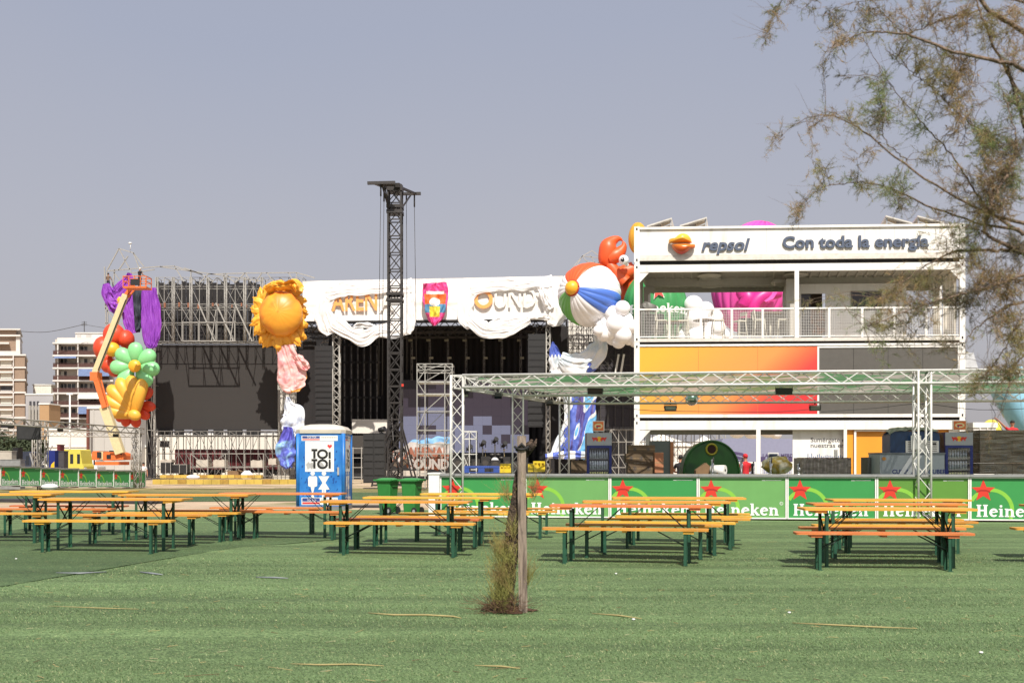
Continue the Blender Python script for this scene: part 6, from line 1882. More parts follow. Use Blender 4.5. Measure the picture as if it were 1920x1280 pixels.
# lighting ladders
m_lampw = mat("pale_lamp_body", S(176,170,150,.75), .5, var=.3, scale=3)
m_ladder = mat("light_ladder_alu", S(170,166,164,.75), .5, metal=.3, var=.4, scale=1.5)
def ladder(px, y0, y1, d, label, w=.22):
    r = empty("lighting_ladder", P(px,y1,d), label, "lighting ladder", "vertical lighting ladders in the stage")
    q = MB(); truss(q, P(px,y1,d), P(px,y0,d), w*.8, .018, .012, .8, up=(0,1,0), n=4); q.build("ladder_frame", m_ladder, r)
    n_ = int((y1-y0)/33)
    for i in range(n_):
        q = MB(); p_ = P(px+(3 if i%2 else -3), y0+14+33*i, d-.3); q.obox(p_, (.2,0,0),(0,.2,0),(0,0,.1)); q.bar(p_+Vector((0,.1,0)), p_+Vector((0,.3,0)), .06)
        q.build("lamp", m_lampw if px > 760 else m_blk2, r)
ln = ["first","second","third","fourth","fifth","sixth"]
for i,px_ in enumerate((646,659,671,683,695,707)): ladder(px_, 632, 790, 108, "%s thin lighting ladder from the left, left of the black lattice tower" % ln[i], .12)
for i,px_ in enumerate((772,806,840,874,907.5,941,976)): ladder(px_, 624, 712 if px_<850 else 705, 107, "%s lighting ladder with pale lamps right of the black lattice tower" % (ln+["seventh"])[i])
# video wall
def lit(m, k):
    m.node_tree.nodes["Principled BSDF"].inputs["Emission Color"].default_value = m.node_tree.nodes["Mix"].inputs[6].default_value
    m.node_tree.nodes["Principled BSDF"].inputs["Emission Strength"].default_value = k
    return m
vm = [mat("violet_grey_tile", S(98,88,100), .6, var=.05), mat("lavender_tile", S(178,180,208,.9), .6, var=.04), mat("dark_violet_tile", S(70,62,68), .6, var=.05), mat("blackish_tile", S(44,40,44), .6)]
rowsv = ["bbddpdddppdddd","ddppppddppdppp","pddpppppppppdp","pplllppppppppp","llllllppllpppp","llpplllllpllpd","lllllllllllpll","lllpllllllllll"]
vw = empty("video_wall", P(870,850,109), "low-lit violet and lavender tiled video wall at the back of the stage", "video screen", "stage screens")
for m_ in vm: lit(m_, .28)
q = MB(); cw = (992-748)/14; chh = (848-712)/8
for j,rw in enumerate(rowsv):
    for i,ch in enumerate(rw):
        a = P(748+cw*i,712+chh*(j+1),109); b = P(748+cw*(i+1),712+chh*j,109)
        q.box(a.x,b.x-.01,109,109.1,a.z,b.z-.01, {'p':0,'l':1,'d':2,'b':3}[ch])
q.build("tile_field", vm, vw)
q = MB(); a = P(748,848,109); b = P(992,712,109); q.box(a.x,b.x,109.11,109.3,GZ,b.z); q.build("support", m_blk2, vw)
# line arrays
def array(px0, px1, y0, y1, d, n, label):
    r = empty("line_array", P((px0+px1)/2,y1,d), label, "loudspeaker array", "hanging loudspeaker arrays")
    for i in range(n):
        t0, t1 = y0+(y1-y0)*i/n, y0+(y1-y0)*(i+1)/n
        a = P(px0,t1,d); b = P(px1,t0,d); q = MB(); yo = .012*(i**2)*.3
        q.box(a.x,b.x,d+yo,d+yo+.9,a.z+.012,b.z); q.box(a.x+.1,b.x-.1,d+yo-.03,d+yo-.001,a.z+.1,b.z-.06)
        q.build("speaker_cabinet", m_blk2, r)
    q = MB(); q.bar(P((px0+px1)/2,y0,d+.4), P((px0+px1)/2,y0-18,d+.4), .08); q.build("hanging_chain", m_dsteel, r)
array(590,624,648,800,96.5,14,"long black loudspeaker array hanging left of the stage opening")
array(990,1022,626,800,96.8,14,"long black loudspeaker array hanging right of the stage opening")
for px0,px1,lb in ((625,637,"tall pale steel lattice column left of the stage opening"),(1024,1031,"tall pale steel column right of the stage opening")):
    q = MB(); truss(q, P((px0+px1)/2,900,96.9), P((px0+px1)/2,604,96.9), (px1-px0)*96.9/F, .06, .035, .6, up=(0,1,0), n=5); q.build("stage_column", m_steel, None, lb, "column", "pale lattice columns of the stage")
# right wing
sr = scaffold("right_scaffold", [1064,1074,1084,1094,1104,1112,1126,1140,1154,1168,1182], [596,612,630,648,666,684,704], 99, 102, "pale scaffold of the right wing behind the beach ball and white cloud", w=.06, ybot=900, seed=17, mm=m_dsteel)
q = MB()
for x0,y0,x1,y1 in ((1092,480,1128,484),(1092,480,1106,498),(1128,484,1118,498),(1106,478,1120,500),(1092,480,1075,500),(1100,490,1132,494),(1110,470,1092,480),(1110,470,1128,484),(1068,520,1092,480)): pbar(q, x0,y0,x1,y1,97,.07)
q.build("outrigger", m_steel, sr)
q = MB(); a = P(1066,705,103); b = P(1140,600,103); q.box(a.x,b.x,103,103.2,a.z,b.z); q.build("white_backing", m_tent, sr)
rs = empty("video_screen", P(1150,800,99.4), "unlit dark video screen on the right wing beside the container stack", "video screen", "unlit stage screens")
a = P(1104,800,99.4); b = P(1290,640,99.4); q = MB()
for i in range(12):
    for j in range(9):
        x0 = a.x+(b.x-a.x)*i/12; x1 = a.x+(b.x-a.x)*(i+1)/12-.03; z0 = a.z+(b.z-a.z)*j/9; z1 = a.z+(b.z-a.z)*(j+1)/9-.03; q.box(x0,x1,99.4,99.5,z0,z1)
q.build("led_tiles", mat("dark_violet_led", S(46,42,48), .7), rs); q = MB(); q.box(a.x,b.x,99.51,99.6,a.z,b.z); q.build("frame", m_dsteel, rs)
sr2 = scaffold("right_base_scaffold", [1104,1118,1132,1146,1160,1174,1188,1202,1216,1232,1248,1264,1280,1296,1312,1328,1344,1360], [805,828,852,876,896], 99, 102, "pale scaffold legs below the right screen, seen left of and through the container stack", w=.07, seed=23)
tent(1110,1180,806,890,118,"white tent behind the right base scaffold"); tent(1190,1300,812,890,119,"white tent seen through the ground-floor container"); tent(1302,1352,815,890,120,"white tent at the lavender van's left")
q = MB(); p0 = P(1160,722,96); p1 = P(1170,660,96); q.bar(P(1150,722,96), P(1160,664,96), .18); q.bar(P(1160,722,95.6), P(1170,664,95.6), .18); q.build("white_pole_pair", m_frame, None, "two leaning white poles before the right screen at the stack's corner", "pole")

# stage deck, blocks, set piece, backline
q = MB(); a = P(640,0,99).x; b = P(1062,0,99).x; q.box(a,b,98.6,113.5,GZ,GZ+1.6)
q.build("stage_deck", m_blk2, None, "low black stage deck across the opening", "stage")
q = MB()
for i in range(6):
    a = P(722+13*i,892,90); b = P(734.5+13*i,882,90); q.box(a.x,b.x,90,91,a.z,b.z)
q.build("ballast_row", m_conc, None, "row of pale concrete blocks at the foot of the black lattice tower", "concrete block")
setm = [mat("orange_set_paint", S(196,122,94,.5), .6, var=.1), mat("cream_set_paint", S(214,204,196,.55), .7, var=.1), mat("blue_set_paint", S(120,170,214,.85), .6)]
def sm_(x,y,c):
    if y < 836 + 4*math.sin(x*.12): return 2 if y < 831 + 3*math.sin(x*.12) else 1
    return 0 if y + 2*math.sin(x*.5) > 857 else 1
q = MB(); drape_mats(q, [(758,858,40),(780,852,56),(800,852,60),(822,850,62),(842,852,60)], 95, sm_, nf=2, amp=.4, nu=90, nv=60, seed=31, rag=.1)
sp_ = q.build("painted_set_piece", setm, None, "orange and white painted scenery with blue top and big lettering at the stage front", "scenery")
for tx_, yb_, hh_, m_, x0_, x1_ in (("ARENAL",855,17,setm[0],762,842),("SOUND",878,18,setm[1],766,842)):
    q = MB(); text_mesh(q, tx_, (P(x0_,yb_,94.15), Vector((1,0,0)), UPV, Vector((0,-1,0))), hh_*94/F*1.38, .05, th=.06, width=(x1_-x0_)*94/F); q.build("lettering", m_, sp_)
q = MB(); drape_mats(q, [(735,860,24),(752,858,34),(770,850,20)], 94.5, lambda x,y,c: 0 if math.sin(x*.4+y*.3) > .3 else 1, nf=2, amp=.5, nu=40, nv=30, seed=32)
q.build("painted_set_piece", setm, None, "small orange and white scenery piece behind the black lattice tower's foot", "scenery")
rn = random.Random(77)
bl = [(850,868,858,880),(869,882,852,880),(884,900,860,880),(902,918,855,880),(920,938,862,880),(944,957,856,880),(958,975,864,880),(976,990,858,880)]
for i,(x0,x1,y0,y1) in enumerate(bl):
    a = P(x0,y1,93); b = P(x1,y0,93); r = empty("amplifier", Vector(((a.x+b.x)/2,93.4,a.z)), "%s black amplifier case from the left in the row on the stage front" % (ln+["seventh","last"])[i], "amplifier", "black amplifiers on the stage")
    q = MB(); q.box(a.x,b.x,93,93.7,GZ+.2,b.z); q.build("cabinet", m_blk2, r)
    q = MB(); q.tube([((a.x+b.x)/2,92.99,(a.z+b.z)/2),((a.x+b.x)/2,92.97,(a.z+b.z)/2)], min(b.x-a.x,b.z-a.z)*.36, 14); q.build("speaker_cone", m_dsteel, r)
dk = empty("drum_kit", P(928,866,95), "drum kit with white bass drum skin and cymbals at the stage front", "drum kit")
q = MB(); c = P(928,864,94); q.tube([c, c+Vector((0,.5,0))], .42, 24); q.build("bass_drum", m_blk2, dk)
q = MB(); q.tube([c+Vector((0,-.01,0)), c+Vector((0,-.02,0))], .36, 24); q.build("drum_skin", m_wcloth, dk)
for ox,oz in ((-.6,.25),(.6,.3),(-.25,.6),(.3,.6)):
    q = MB(); q.tube([c+Vector((ox,.3,oz-.12)), c+Vector((ox,.3,oz+.12))], .24, 18); q.build("tom", m_dsteel, dk)
for ox,oz in ((-.9,1.0),(.9,1.05)):
    q = MB(); q.tube([c+Vector((ox,.3,-.4)), c+Vector((ox,.3,oz))], .025, 6); q.tube([c+Vector((ox,.3,oz)), c+Vector((ox,.3,oz+.03))], [.4,.05], 18); q.build("cymbal", mat("brass", S(196,170,110,.8), .3, metal=.7), dk)
for i,(px_,py_) in enumerate(((905,832),(928,826),(945,834),(880,840))):
    p_ = P(px_,872,96); r = empty("moving_lamp", p_, "%s black moving lamp on a stand above the stage amplifiers" % ln[i], "stage lamp", "black stage lamps")
    q = MB(); q.tube([p_, P(px_,py_+6,96)], .07, 8); q.build("stand", m_dsteel, r)
    q = MB(); c = P(px_,py_,96); q.tube([c+Vector((-.1,.2,-.15)), c+Vector((.15,-.3,.2))], [.16,.24], 12); q.bar(c+Vector((-.28,0,-.35)), c+Vector((-.28,0,.1)), .08); q.bar(c+Vector((.28,0,-.35)), c+Vector((.28,0,.1)), .08); q.build("lamp_head", m_blk2, r)
screen_box("white_flat",660,726,786,812,104,.2,m_tent,"white flat panel standing at the stage's left rear","panel")
screen_box("grey_roadcase",640,682,816,850,97,1,m_dsteel,"grey stack of road cases left of the tall ground speakers","case")
for i in range(3):
    x = MB(); pz = 640+i*10
    for yy in (840,858,876,894): x.bar(P(660,yy,80),P(680,yy,80),.05)
    x.bar(P(662,838,80),P(662,900,80),.07); x.bar(P(678,838,80),P(678,900,80),.07)
    if i == 0: x.build("steel_rack", m_steel, None, "small steel rack left of the tall ground speakers", "rack")
# ground-stacked speakers
gs = empty("speaker_stack", P(701,905,64), "tall black ground stack of loudspeakers left of the black lattice tower", "loudspeaker stack")
for cx0,cx1 in ((681,700.6),(701,721)):
    for i in range(7):
        a = P(cx0,905-13.2*i,64); b = P(cx1,905-13.2*(i+1)+.5,64); q = MB(); q.box(a.x,b.x,64,64.9,a.z,b.z); q.box(a.x+.05,b.x-.05,63.97,63.999,a.z+.05,b.z-.05); q.build("speaker_cabinet", mat("black_speaker", S(38,36,36), .65, var=.15), gs)
x = MB(); c = P(715,806,64.4); x.tube([c+Vector((-.15,0,0)), c+Vector((.25,-.2,.08))], [.14,.18], 12); x.bar(c+Vector((0,0,-.3)), c, .06); x.box(c.x-.12,c.x+.12,c.y-.12,c.y+.12,c.z-.22,c.z-.15); x.build("spotlight", m_blk2, None, "black spotlight on top of the ground speaker stack", "spotlight")

# black lattice tower
td = 72.0
tw = empty("lattice_tower", P(741,905,td), "tall black lattice tower with cantilever head and hanging chains", "tower")
m_tow = mat("black_tower_steel", S(62,58,56,.85), .5, metal=.3, var=.15)
hw_ = .47
def tcorner(i): return [(-hw_,-hw_),(hw_,-hw_),(hw_,hw_),(-hw_,hw_)][i%4]
tx = P(741,0,td).x; z_top = P(0,352,td).z
q = MB()
for i in range(4): q.bar((tx+tcorner(i)[0],td+tcorner(i)[1],GZ),(tx+tcorner(i)[0],td+tcorner(i)[1],z_top), .11)
q.build("mast_leg", m_tow, tw)
q = MB(); step = 31*td/F; n_ = int((z_top-GZ)/step)
for j in range(n_+1):
    z = z_top - j*step
    for i in range(4):
        a, b = tcorner(i), tcorner(i+1)
        q.bar((tx+a[0],td+a[1],z),(tx+b[0],td+b[1],z), .075)
        if j < n_:
            q.bar((tx+a[0],td+a[1],z),(tx+b[0],td+b[1],z-step), .055); q.bar((tx+b[0],td+b[1],z),(tx+a[0],td+a[1],z-step), .055)
q.build("lattice", m_tow, tw)
for y0,y1 in ((386,392),(396,402),(550,555),(561,566)):
    q = MB(); a = P(726,y1,td); b = P(756,y0,td); q.box(a.x,b.x,td-.56,td+.56,a.z,b.z); q.build("sleeve", m_tow, tw)
q = MB()
za = P(0,343,td).z
f0 = P(689,343.5,70.2); f1 = P(741,342.5,70.2); g0 = P(738,364,74.5); g1 = P(789,363,74.5)
q.bar(f0,f1,.2); q.bar(g0,g1,.2); q.bar(P(700,343,70.2),P(752,363,74.5),.16); q.bar(P(728,342,70.2),P(780,364,74.5),.16); q.bar(P(714,345,70.8),P(764,357,74),.14)
q.bar(P(716,346,70.5), P(728,388,td-.5), .09); q.bar(P(722,352,71.5), P(728,385,td), .08); q.bar(P(770,366,74.2), P(755,388,td), .09); q.bar(P(745,347,71),P(752,352,73),.3)
q.obox(P(741,355,td),(.55,0,0),(0,.6,0),(0,0,.22)); q.obox(P(727,345,70.6),(.4,0,0),(0,.3,0),(0,0,.1))
q.build("cantilever_head", m_tow, tw)
for pts in ([(714,346,70.4),(714,368,70.4),(712,500,70.4),(710,740,70.4)],[(720,352,71),(720,378,71),(718,560,71),(717,740,71)],[(762,362,74.3),(762,380,74.3),(763,560,74.3),(763,700,74.3)],[(777,364,74.5),(777,388,74.5),(779,520,74.5),(781,700,74.5)]):
    q = MB(); q.tube([P(*p_) for p_ in pts[:2]], .06, 6); q.tube([P(*p_) for p_ in pts[1:]], .022, 5); q.build("chain", m_tow, tw)
q = MB(); rn = random.Random(2)
for i in range(26):
    y_ = 740+rn.uniform(0,150); q.bar(P(741+rn.uniform(-12,12),y_,td+rn.uniform(-.6,.6)), P(741+rn.uniform(-24,24),y_+rn.uniform(20,60) if y_<850 else 903,td+rn.uniform(-1,1)), .06)
for s in (-1,1):
    for yy in (-1,1): q.bar((tx+s*hw_,td+yy*hw_,GZ+4.2),(tx+s*1.5,td+yy*1.5,GZ), .09)
q.bar((tx-1.5,td-1.5,GZ+.1),(tx+1.5,td-1.5,GZ+.1),.12); q.bar((tx-1.5,td+1.5,GZ+.1),(tx+1.5,td+1.5,GZ+.1),.12)
q.build("base_frame", m_tow, tw)
q = MB(); q.obox(P(755,722,td-.6),(.07,0,0),(0,.1,0),(0,0,.09)); q.build("red_box", m_star, tw)
# silver scaffold tower
sv = scaffold("scaffold_tower", [782,797,834,848], [682,694,715,738,771,806,832,850,888], 60, 61.8, "silver mobile scaffold tower behind the bar's left end", w=.055, ybot=915, seed=41, mm=m_steel)
q = MB(); 
for y_ in (715,738): a = P(781,y_+1.5,60); b = P(850,y_-1,60); q.box(a.x,b.x,60.1,61.7,a.z,b.z)
q.build("platform", m_alu, sv)
sv2 = scaffold("scaffold_trestle", [868,880,893], [808,822,851,880], 58, 59.5, "small silver scaffold trestle just right of the canopy's left column", w=.045, ybot=915, seed=43, mm=m_alu)

# lower right coloured cloths
def wave_(x,y,c):
    v = noise.noise(Vector((x*.055+y*.012, y*.016, 4.2))) + (x-1084+(y-790)*.12)*.014
    w_ = noise.noise(Vector((x*.1+y*.012, y*.014, 9.1)))
    if abs(v-.12) < .045 + .03*w_: return 1
    return 4 if v > .12 else 3 if w_ > .05 else 2
bluem = [mat("blue_print_cloth", S(92,104,196,.85), .55, var=.2, scale=1.5, col2=S(150,196,232,.88), c2lo=.48, c2hi=.6, c2scale=.9), mat("white_pale_blue_cloth", S(238,240,242,.9), .7, var=.04, col2=S(204,218,228,.9), c2scale=.8, trans=.12), mat("deep_blue_cloth", S(84,104,190,.85), .55, var=.1), mat("violet_cloth", S(86,74,136,.85), .55, var=.25, scale=1.2), mat("cyan_cloth", S(110,180,228,.88), .55, var=.15, scale=1)]
q = MB(); drape_mats(q, [(1098,736,42),(1096,770,44),(1090,805,48),(1082,838,50),(1076,855,40)], 93.5, wave_, nf=4, amp=.3, nu=120, nv=60, seed=51)
drape_mats(q, [(1066,742,22),(1066,775,18),(1060,805,16),(1048,835,20),(1036,856,16)], 93.8, lambda x,y,c: 1 if x < 1064-(y-790)*.25+3*math.sin(y*.2) else 2, nf=3, amp=.4, nu=90, nv=30, seed=52)
drape_mats(q, [(1022,855,8),(1050,853,14),(1080,853,16),(1102,852,12)], 93, lambda x,y,c: 1 if math.sin(x*.3)>.0 else 2, nf=2, amp=.4, nu=60, nv=20, seed=53)
q.build("blue_wave_cloth", bluem, None, "shiny blue and violet cloth hanging to the stage deck right of the opening", "cloth")
q = MB(); drape_mats(q, [(1036,641,3),(1038,655,16),(1042,672,26),(1046,696,30),(1042,706,26)], 93.6, lambda x,y,c: 2 if y < 667+3*math.sin(x) else 1, nf=4, amp=.25, nu=60, nv=40, seed=54)
drape_mats(q, [(1050,672,24),(1075,682,44),(1098,680,44),(1116,664,40),(1124,642,28),(1117,627,14)], 93.2, lambda x,y,c: 1 if (x-1050)*.5+(y-640) < 72+6*math.sin(x*.3) else 2 if noise.noise(Vector((x*.1,y*.1,2)))>.15 else 1, nf=4, amp=.28, nu=80, nv=60, seed=55)
q.build("white_wave_cloth", bluem, None, "white cloth with blue corner slung below the beach ball", "cloth")
q = MB(); q.bar(P(1031,615,94), P(1036,642,93.6), .03); q.build("cord", m_dsteel, None, "thin cord holding the white cloth's blue corner", "cord")

# ------------------------------------------------------------------ inflatables
def gore(n, amt): return lambda lo,la: 1 - amt*(1-abs(math.sin(n*lo/2)))*math.cos(la)**.5 if abs(la) < 1.57 else 1
idn = 92.0
bb = empty("beach_ball_inflatable", P(1105,553,idn), "huge inflatable beach ball with orange, blue, white and green panels and yellow cap", "inflatable ball")
ax = Vector((-.60,-.78,.09)).normalized()
rot = ax.to_track_quat('Z','Y').to_matrix()
ballm = [mat("white_inflatable", S(250,248,249,.93), .45, var=.01, trans=.08), mat("orange_inflatable", S(236,96,46,.88), .42, var=.03, bump=.12, bscale=.9), mat("blue_inflatable", S(84,124,216,.88), .42, var=.03, bump=.12, bscale=.9), mat("green_inflatable", S(116,186,96,.88), .42, var=.03, bump=.12, bscale=.9), mat("yellow_inflatable", S(246,178,48,.9), .42, var=.04, bump=.12, bscale=.9)]
rb = 60*idn/F
# panel order by screen direction of each panel centre
R_ = rot
def scr_ang(lo):
    v = R_ @ Vector((math.cos(lo), math.sin(lo), 0)); return math.degrees(math.atan2(v.z, v.x)) % 360
def bmf(lo, la):
    a = scr_ang(lo)
    if a < 62: return 0
    if a < 122: return 1
    if a < 198: return 0
    if a < 258: return 3
    if a < 300: return 0
    return 2
def bmf2(lo, la):
    lo_c = (math.floor(lo/(math.pi/12))+.5)*math.pi/12
    return bmf(lo_c, la)
q = MB(); q.ell(P(1105,553,idn), (rb,rb,rb*.97), rot, 144, 36, 0, lambda lo,la: 1-.035*(1-abs(math.sin(12*lo)))**2*abs(math.cos(la)), bmf2); q.build("gores", ballm, bb)
q = MB(); cc = P(1105,553,idn)+ax*rb*.955; q.ell(cc, (13.5*idn/F,13.5*idn/F,.22*rb), rot, 28, 12, 4); q.build("cap", ballm, bb)
q = MB(); q.tube([cc+rot@Vector((math.cos(a)*13.8*idn/F, math.sin(a)*13.8*idn/F, 0)) for a in [i*2*math.pi/28 for i in range(29)]], .09, 6, 0); q.build("cap_rim", mat("brick_red_rim", S(176,62,34,.85), .5), bb)
# crab
cr_ = empty("crab_inflatable", P(1160,560,94), "orange inflatable crab raising one claw above the beach ball", "inflatable crab")
mo = ballm[1]
def sausage(q, pts, n=14, mi=0):
    b_ = bezier([(p_.x,p_.y,p_.z,r_) for p_,r_ in pts], 24)
    q.tube([Vector(x_[:3]) for x_ in b_], [max(.02,x_[3]) for x_ in b_], n, mi)
k = 94/F
q = MB()
sausage(q, [(P(1139,500,94),8*k),(P(1136,489,94),14*k),(P(1139,474,94),17*k),(P(1142,461,94),16.5*k),(P(1149,452,94),10*k),(P(1158,448,94),6*k),(P(1164,449,94),3*k),(P(1167,452,94),1*k)], 20)
sausage(q, [(P(1141,486,93.9),13*k),(P(1153,480,93.8),14*k),(P(1163,472,93.8),11*k),(P(1169.5,461,93.8),6*k),(P(1168,452,93.8),1.2*k)], 18)
q.build("claw", mo, cr_)
q = MB(); sausage(q, [(P(1140,494,94),10*k),(P(1148,504,94),12*k),(P(1158,517,94),13*k),(P(1172,530,94),14*k)], 18); sausage(q, [(P(1150,508,94.3),9*k),(P(1168,512,94.3),15*k),(P(1188,505,94.3),15*k)], 16); q.build("arm", mo, cr_)
q = MB(); q.ell(P(1195,540,95.5), (36*k,30*k,46*k), None, 40, 24, 0, lambda lo,la: 1-.03*(1-abs(math.sin(8*lo)))); q.build("body", mo, cr_)
q = MB(); sausage(q, [(P(1176,498,93.2),3.5*k),(P(1171,490,92.9),4*k)], 10); q.ell(P(1169.5,487.5,92.6), 9.2*k, None, 24, 16); ey = q.build("eye", ballm[0], cr_)
q = MB(); q.ell(P(1167.5,486.5,92.2), (4*k,2*k,4.4*k), None, 16, 10); q.ell(P(1166.3,484.8,92.1), 1.3*k, None, 10, 8, 1); q.build("pupil", [m_blk2, ballm[0]], ey)
# cloud
def cloud(name, balls, d, label, m=None):
    q = MB()
    for i,(x,y,r_) in enumerate(balls):
        c = P(x,y,d + (i%3)*.5-.5); q.ell(c, r_*1.13*d/F, Euler((i,i*2,i*.7)).to_matrix(), 28, 18, 0, lambda lo,la: 1-.012*(1-abs(math.sin(6*lo))))
    return q.build(name, m or ballm[0], None, label, "inflatable cloud", "white inflatable clouds")
cloud("cloud_inflatable", [(1167,578,13),(1148,588,14),(1136,603,13),(1155,608,17),(1172,600,14),(1124,607,9),(1122,620,9),(1133,625,14),(1150,632,14),(1168,628,15),(1160,640,12),(1180,634,12),(1184,612,12),(1145,620,16),(1190,640,10)], 90.5, "white bubbly inflatable cloud between the beach ball and the container stack")
cloud("cloud_inflatable", [(1300,572,16),(1322,582,15),(1338,596,16),(1305,598,20),(1296,612,14),(1325,610,20),(1345,615,14),(1355,628,12),(1282,630,13),(1310,634,22),(1338,640,18),(1365,650,16)], 92, "white bubbly inflatable cloud seen through the terrace")
cloud("cloud_inflatable", [(1382,803,16),(1410,806,15),(1440,800,18),(1365,790,18),(1420,780,25),(1455,812,10)], 90, "white inflatable cloud peeking over the lavender van under the stack")
# green ball
gb = empty("green_ball_inflatable", P(1228,575,93), "big green inflatable ball with white lettering and red star behind the stack", "inflatable ball")
k = 93/F; c = P(1228,578,93)
q = MB(); q.ell(c, (60*k,60*k,72*k), None, 120, 40, 0, lambda lo,la: 1-.03*(1-abs(math.sin(10*lo)))**2); q.build("envelope", mat("green_ball_cloth", S(62,150,84,.85), .45, var=.06, scale=.6), gb)
def on_ball(pts2, zoff):  # map px offsets to ball surface
    out = []
    for x,y in pts2:
        u = max(-.98,min(.98,x/60)); v = max(-.98,min(.98,y/72)); w_ = math.sqrt(max(.02, 1-u*u-v*v)); out.append(c + Vector((x*k, -60*k*w_ - zoff, y*k)))
    return out
def ball_poly(q, pts, zoff, mi=0):
    o_ = on_ball(pts, zoff); n_ = len(o_); cc_ = on_ball([(sum(p_[0] for p_ in pts)/n_, sum(p_[1] for p_ in pts)/n_)], zoff+.04)[0]
    q.add(o_+[cc_], [(i,(i+1)%n_,n_) for i in range(n_)], mi)
q = MB(); ball_poly(q, star_pts(-3,22,17,98), .12, 0); ball_poly(q, star_pts(-3,22,15,98), .18, 1); q.build("star", [m_wprint, m_star], gb)
q = MB(); lt = MB(); slab_word(lt, "Heineken", (Vector((0,0,0)),Vector((1,0,0)),Vector((0,0,1)),Vector((0,-1,0))), 16); wd = max(v.x for v in lt.v)
lt.v = [on_ball([((v.x/wd-.5)*104, v.z-16)], .14-v.y*20)[0] for v in lt.v]; lt.build("lettering", m_wprint, gb)
# gold egg and pink
q = MB(); q.ell(P(1196,447,93), (18*93/F,18*93/F,30*93/F), None, 60, 28, 0, lambda lo,la: 1-.03*(1-abs(math.sin(8*lo)))); q.build("gold_inflatable", mat("gold_inflatable", S(226,168,54,.85), .35, var=.15, scale=1), None, "golden inflatable bulging behind the sign container's left corner", "inflatable")
pk = empty("pink_inflatable", P(1408,640,94), "huge pink inflatable with ribbed sides behind the container stack", "inflatable")
k = 94/F
m_pink = mat("pink_inflatable", S(236,84,176,.88), .42, var=.05, scale=.8); m_mag = mat("magenta_inflatable", S(214,46,140,.88), .42, var=.08)
q = MB(); q.ell(P(1412,520,95), (78*k,60*k,108*k), Matrix.Rotation(R(12),3,'Y'), 160, 48, 0, lambda lo,la: 1-.05*(1-abs(math.sin(11*lo)))**2); q.build("body", m_pink, pk)
q = MB(); sausage(q, [(P(1392,545,92),14*k),(P(1402,560,91.5),16*k),(P(1394,575,91.5),12*k)], 16); sausage(q, [(P(1420,600,91.5),12*k),(P(1412,575,91.3),13*k),(P(1430,555,91.3),13*k),(P(1462,548,91.5),10*k)], 16); q.build("feeler", m_mag, pk)
q = MB(); q.add([P(1430,562,90.8),P(1450,545,90.8),P(1460,545,90.9),P(1450,560,90.7),P(1436,566,90.8)], [(0,1,2,3,4)]); q.build("fin", m_pink, pk)

# ------------------------------------------------------------------ left inflatables and cloths
ld = 92.0; kl = ld/F
m_redi = mat("red_inflatable", S(226,76,44,.88), .42, var=.04); m_yeli = ballm[4]
m_mint = mat("mint_inflatable", S(140,216,146,.86), .42, var=.03); m_gold2 = mat("shell_yellow_inflatable", S(238,178,66,.88), .42, var=.03)
rf = empty("red_flower_inflatable", P(213,655,ld), "red inflatable flower with yellow middle above the green flower", "inflatable flower")
for x,y,r_ in ((193,652,22),(214,628,22),(237,636,18),(201,684,15),(214,690,17),(196,672,16)):
    q = MB(); q.ell(P(x,y,ld+.3), (r_*kl,r_*kl*.8,r_*kl), Euler((.2,x,y)).to_matrix(), 36, 20, 0, lambda lo,la: 1-.015*(1-abs(math.sin(6*lo)))); q.build("petal", m_redi, rf)
q = MB(); q.ell(P(211,655,ld-1.0), 13.5*kl, None, 28, 18); q.build("middle", m_yeli, rf)
gfw = empty("green_flower_inflatable", P(253,687,ld-1), "mint green inflatable flower with seven petals and yellow middle", "inflatable flower")
for a_ in (88,38,-8,-52,-128,182,136):
    q = MB(); ca, sa = math.cos(R(a_)), math.sin(R(a_))
    c = P(253+ca*27, 687-sa*26, ld-1.2); rot_ = Matrix(((ca,0,-sa),(0,1,0),(sa,0,ca)))
    def pf(lo, la): return 1
    vs0 = len(q.v); q.ell(c, (19.5*kl,12*kl,15*kl), rot_, 32, 20)
    for i in range(vs0,len(q.v)):
        lv = rot_.inverted() @ (q.v[i]-c); t__ = lv.x/(20*kl); lv.z *= (.9+.22*t__); lv.y *= (.85+.2*t__); q.v[i] = c + rot_@lv
    q.build("petal", m_mint, gfw)
q = MB(); q.ell(P(252.5,686,ld-1.9), (11.5*kl,7*kl,11.5*kl), None, 28, 18); q.build("middle", m_yeli, gfw)
sh = empty("shell_inflatable", P(243,760,ld-.5), "yellow inflatable scallop shell on red rays", "inflatable shell")
hb = (254,779)
for a_,L in ((171,50),(151,58),(132,64),(114,66),(96,65),(79,60)):
    ca, sa = math.cos(R(a_)), math.sin(R(a_))
    q = MB(); pts_ = []
    for i in range(9):
        t__ = i/8; pts_.append((P(hb[0]+ca*L*t__, hb[1]-sa*L*t__, ld-1.2-.5*math.sin(t__*2.4)), (5+8.2*t__**.7)*kl if i<8 else 11.5*kl))
    pts_.append((P(hb[0]+ca*(L+6), hb[1]-sa*(L+6), ld-1.2), 7*kl)); pts_.append((P(hb[0]+ca*(L+8.5), hb[1]-sa*(L+8.5), ld-1.2), 1*kl))
    sausage(q, pts_, 18); q.build("rib", m_gold2, sh)
for a_,L in ((157,40),(135,46),(112,50),(89,48)):
    q = MB(); ca, sa = math.cos(R(a_)), math.sin(R(a_)); rot_ = Matrix(((ca,0,-sa),(0,1,0),(sa,0,ca))); q.ell(P(hb[0]+ca*L*.62,hb[1]-sa*L*.62,ld-.6), (L*.62*kl,9*kl,12*kl), rot_, 20, 12); q.build("rib", m_gold2, sh)
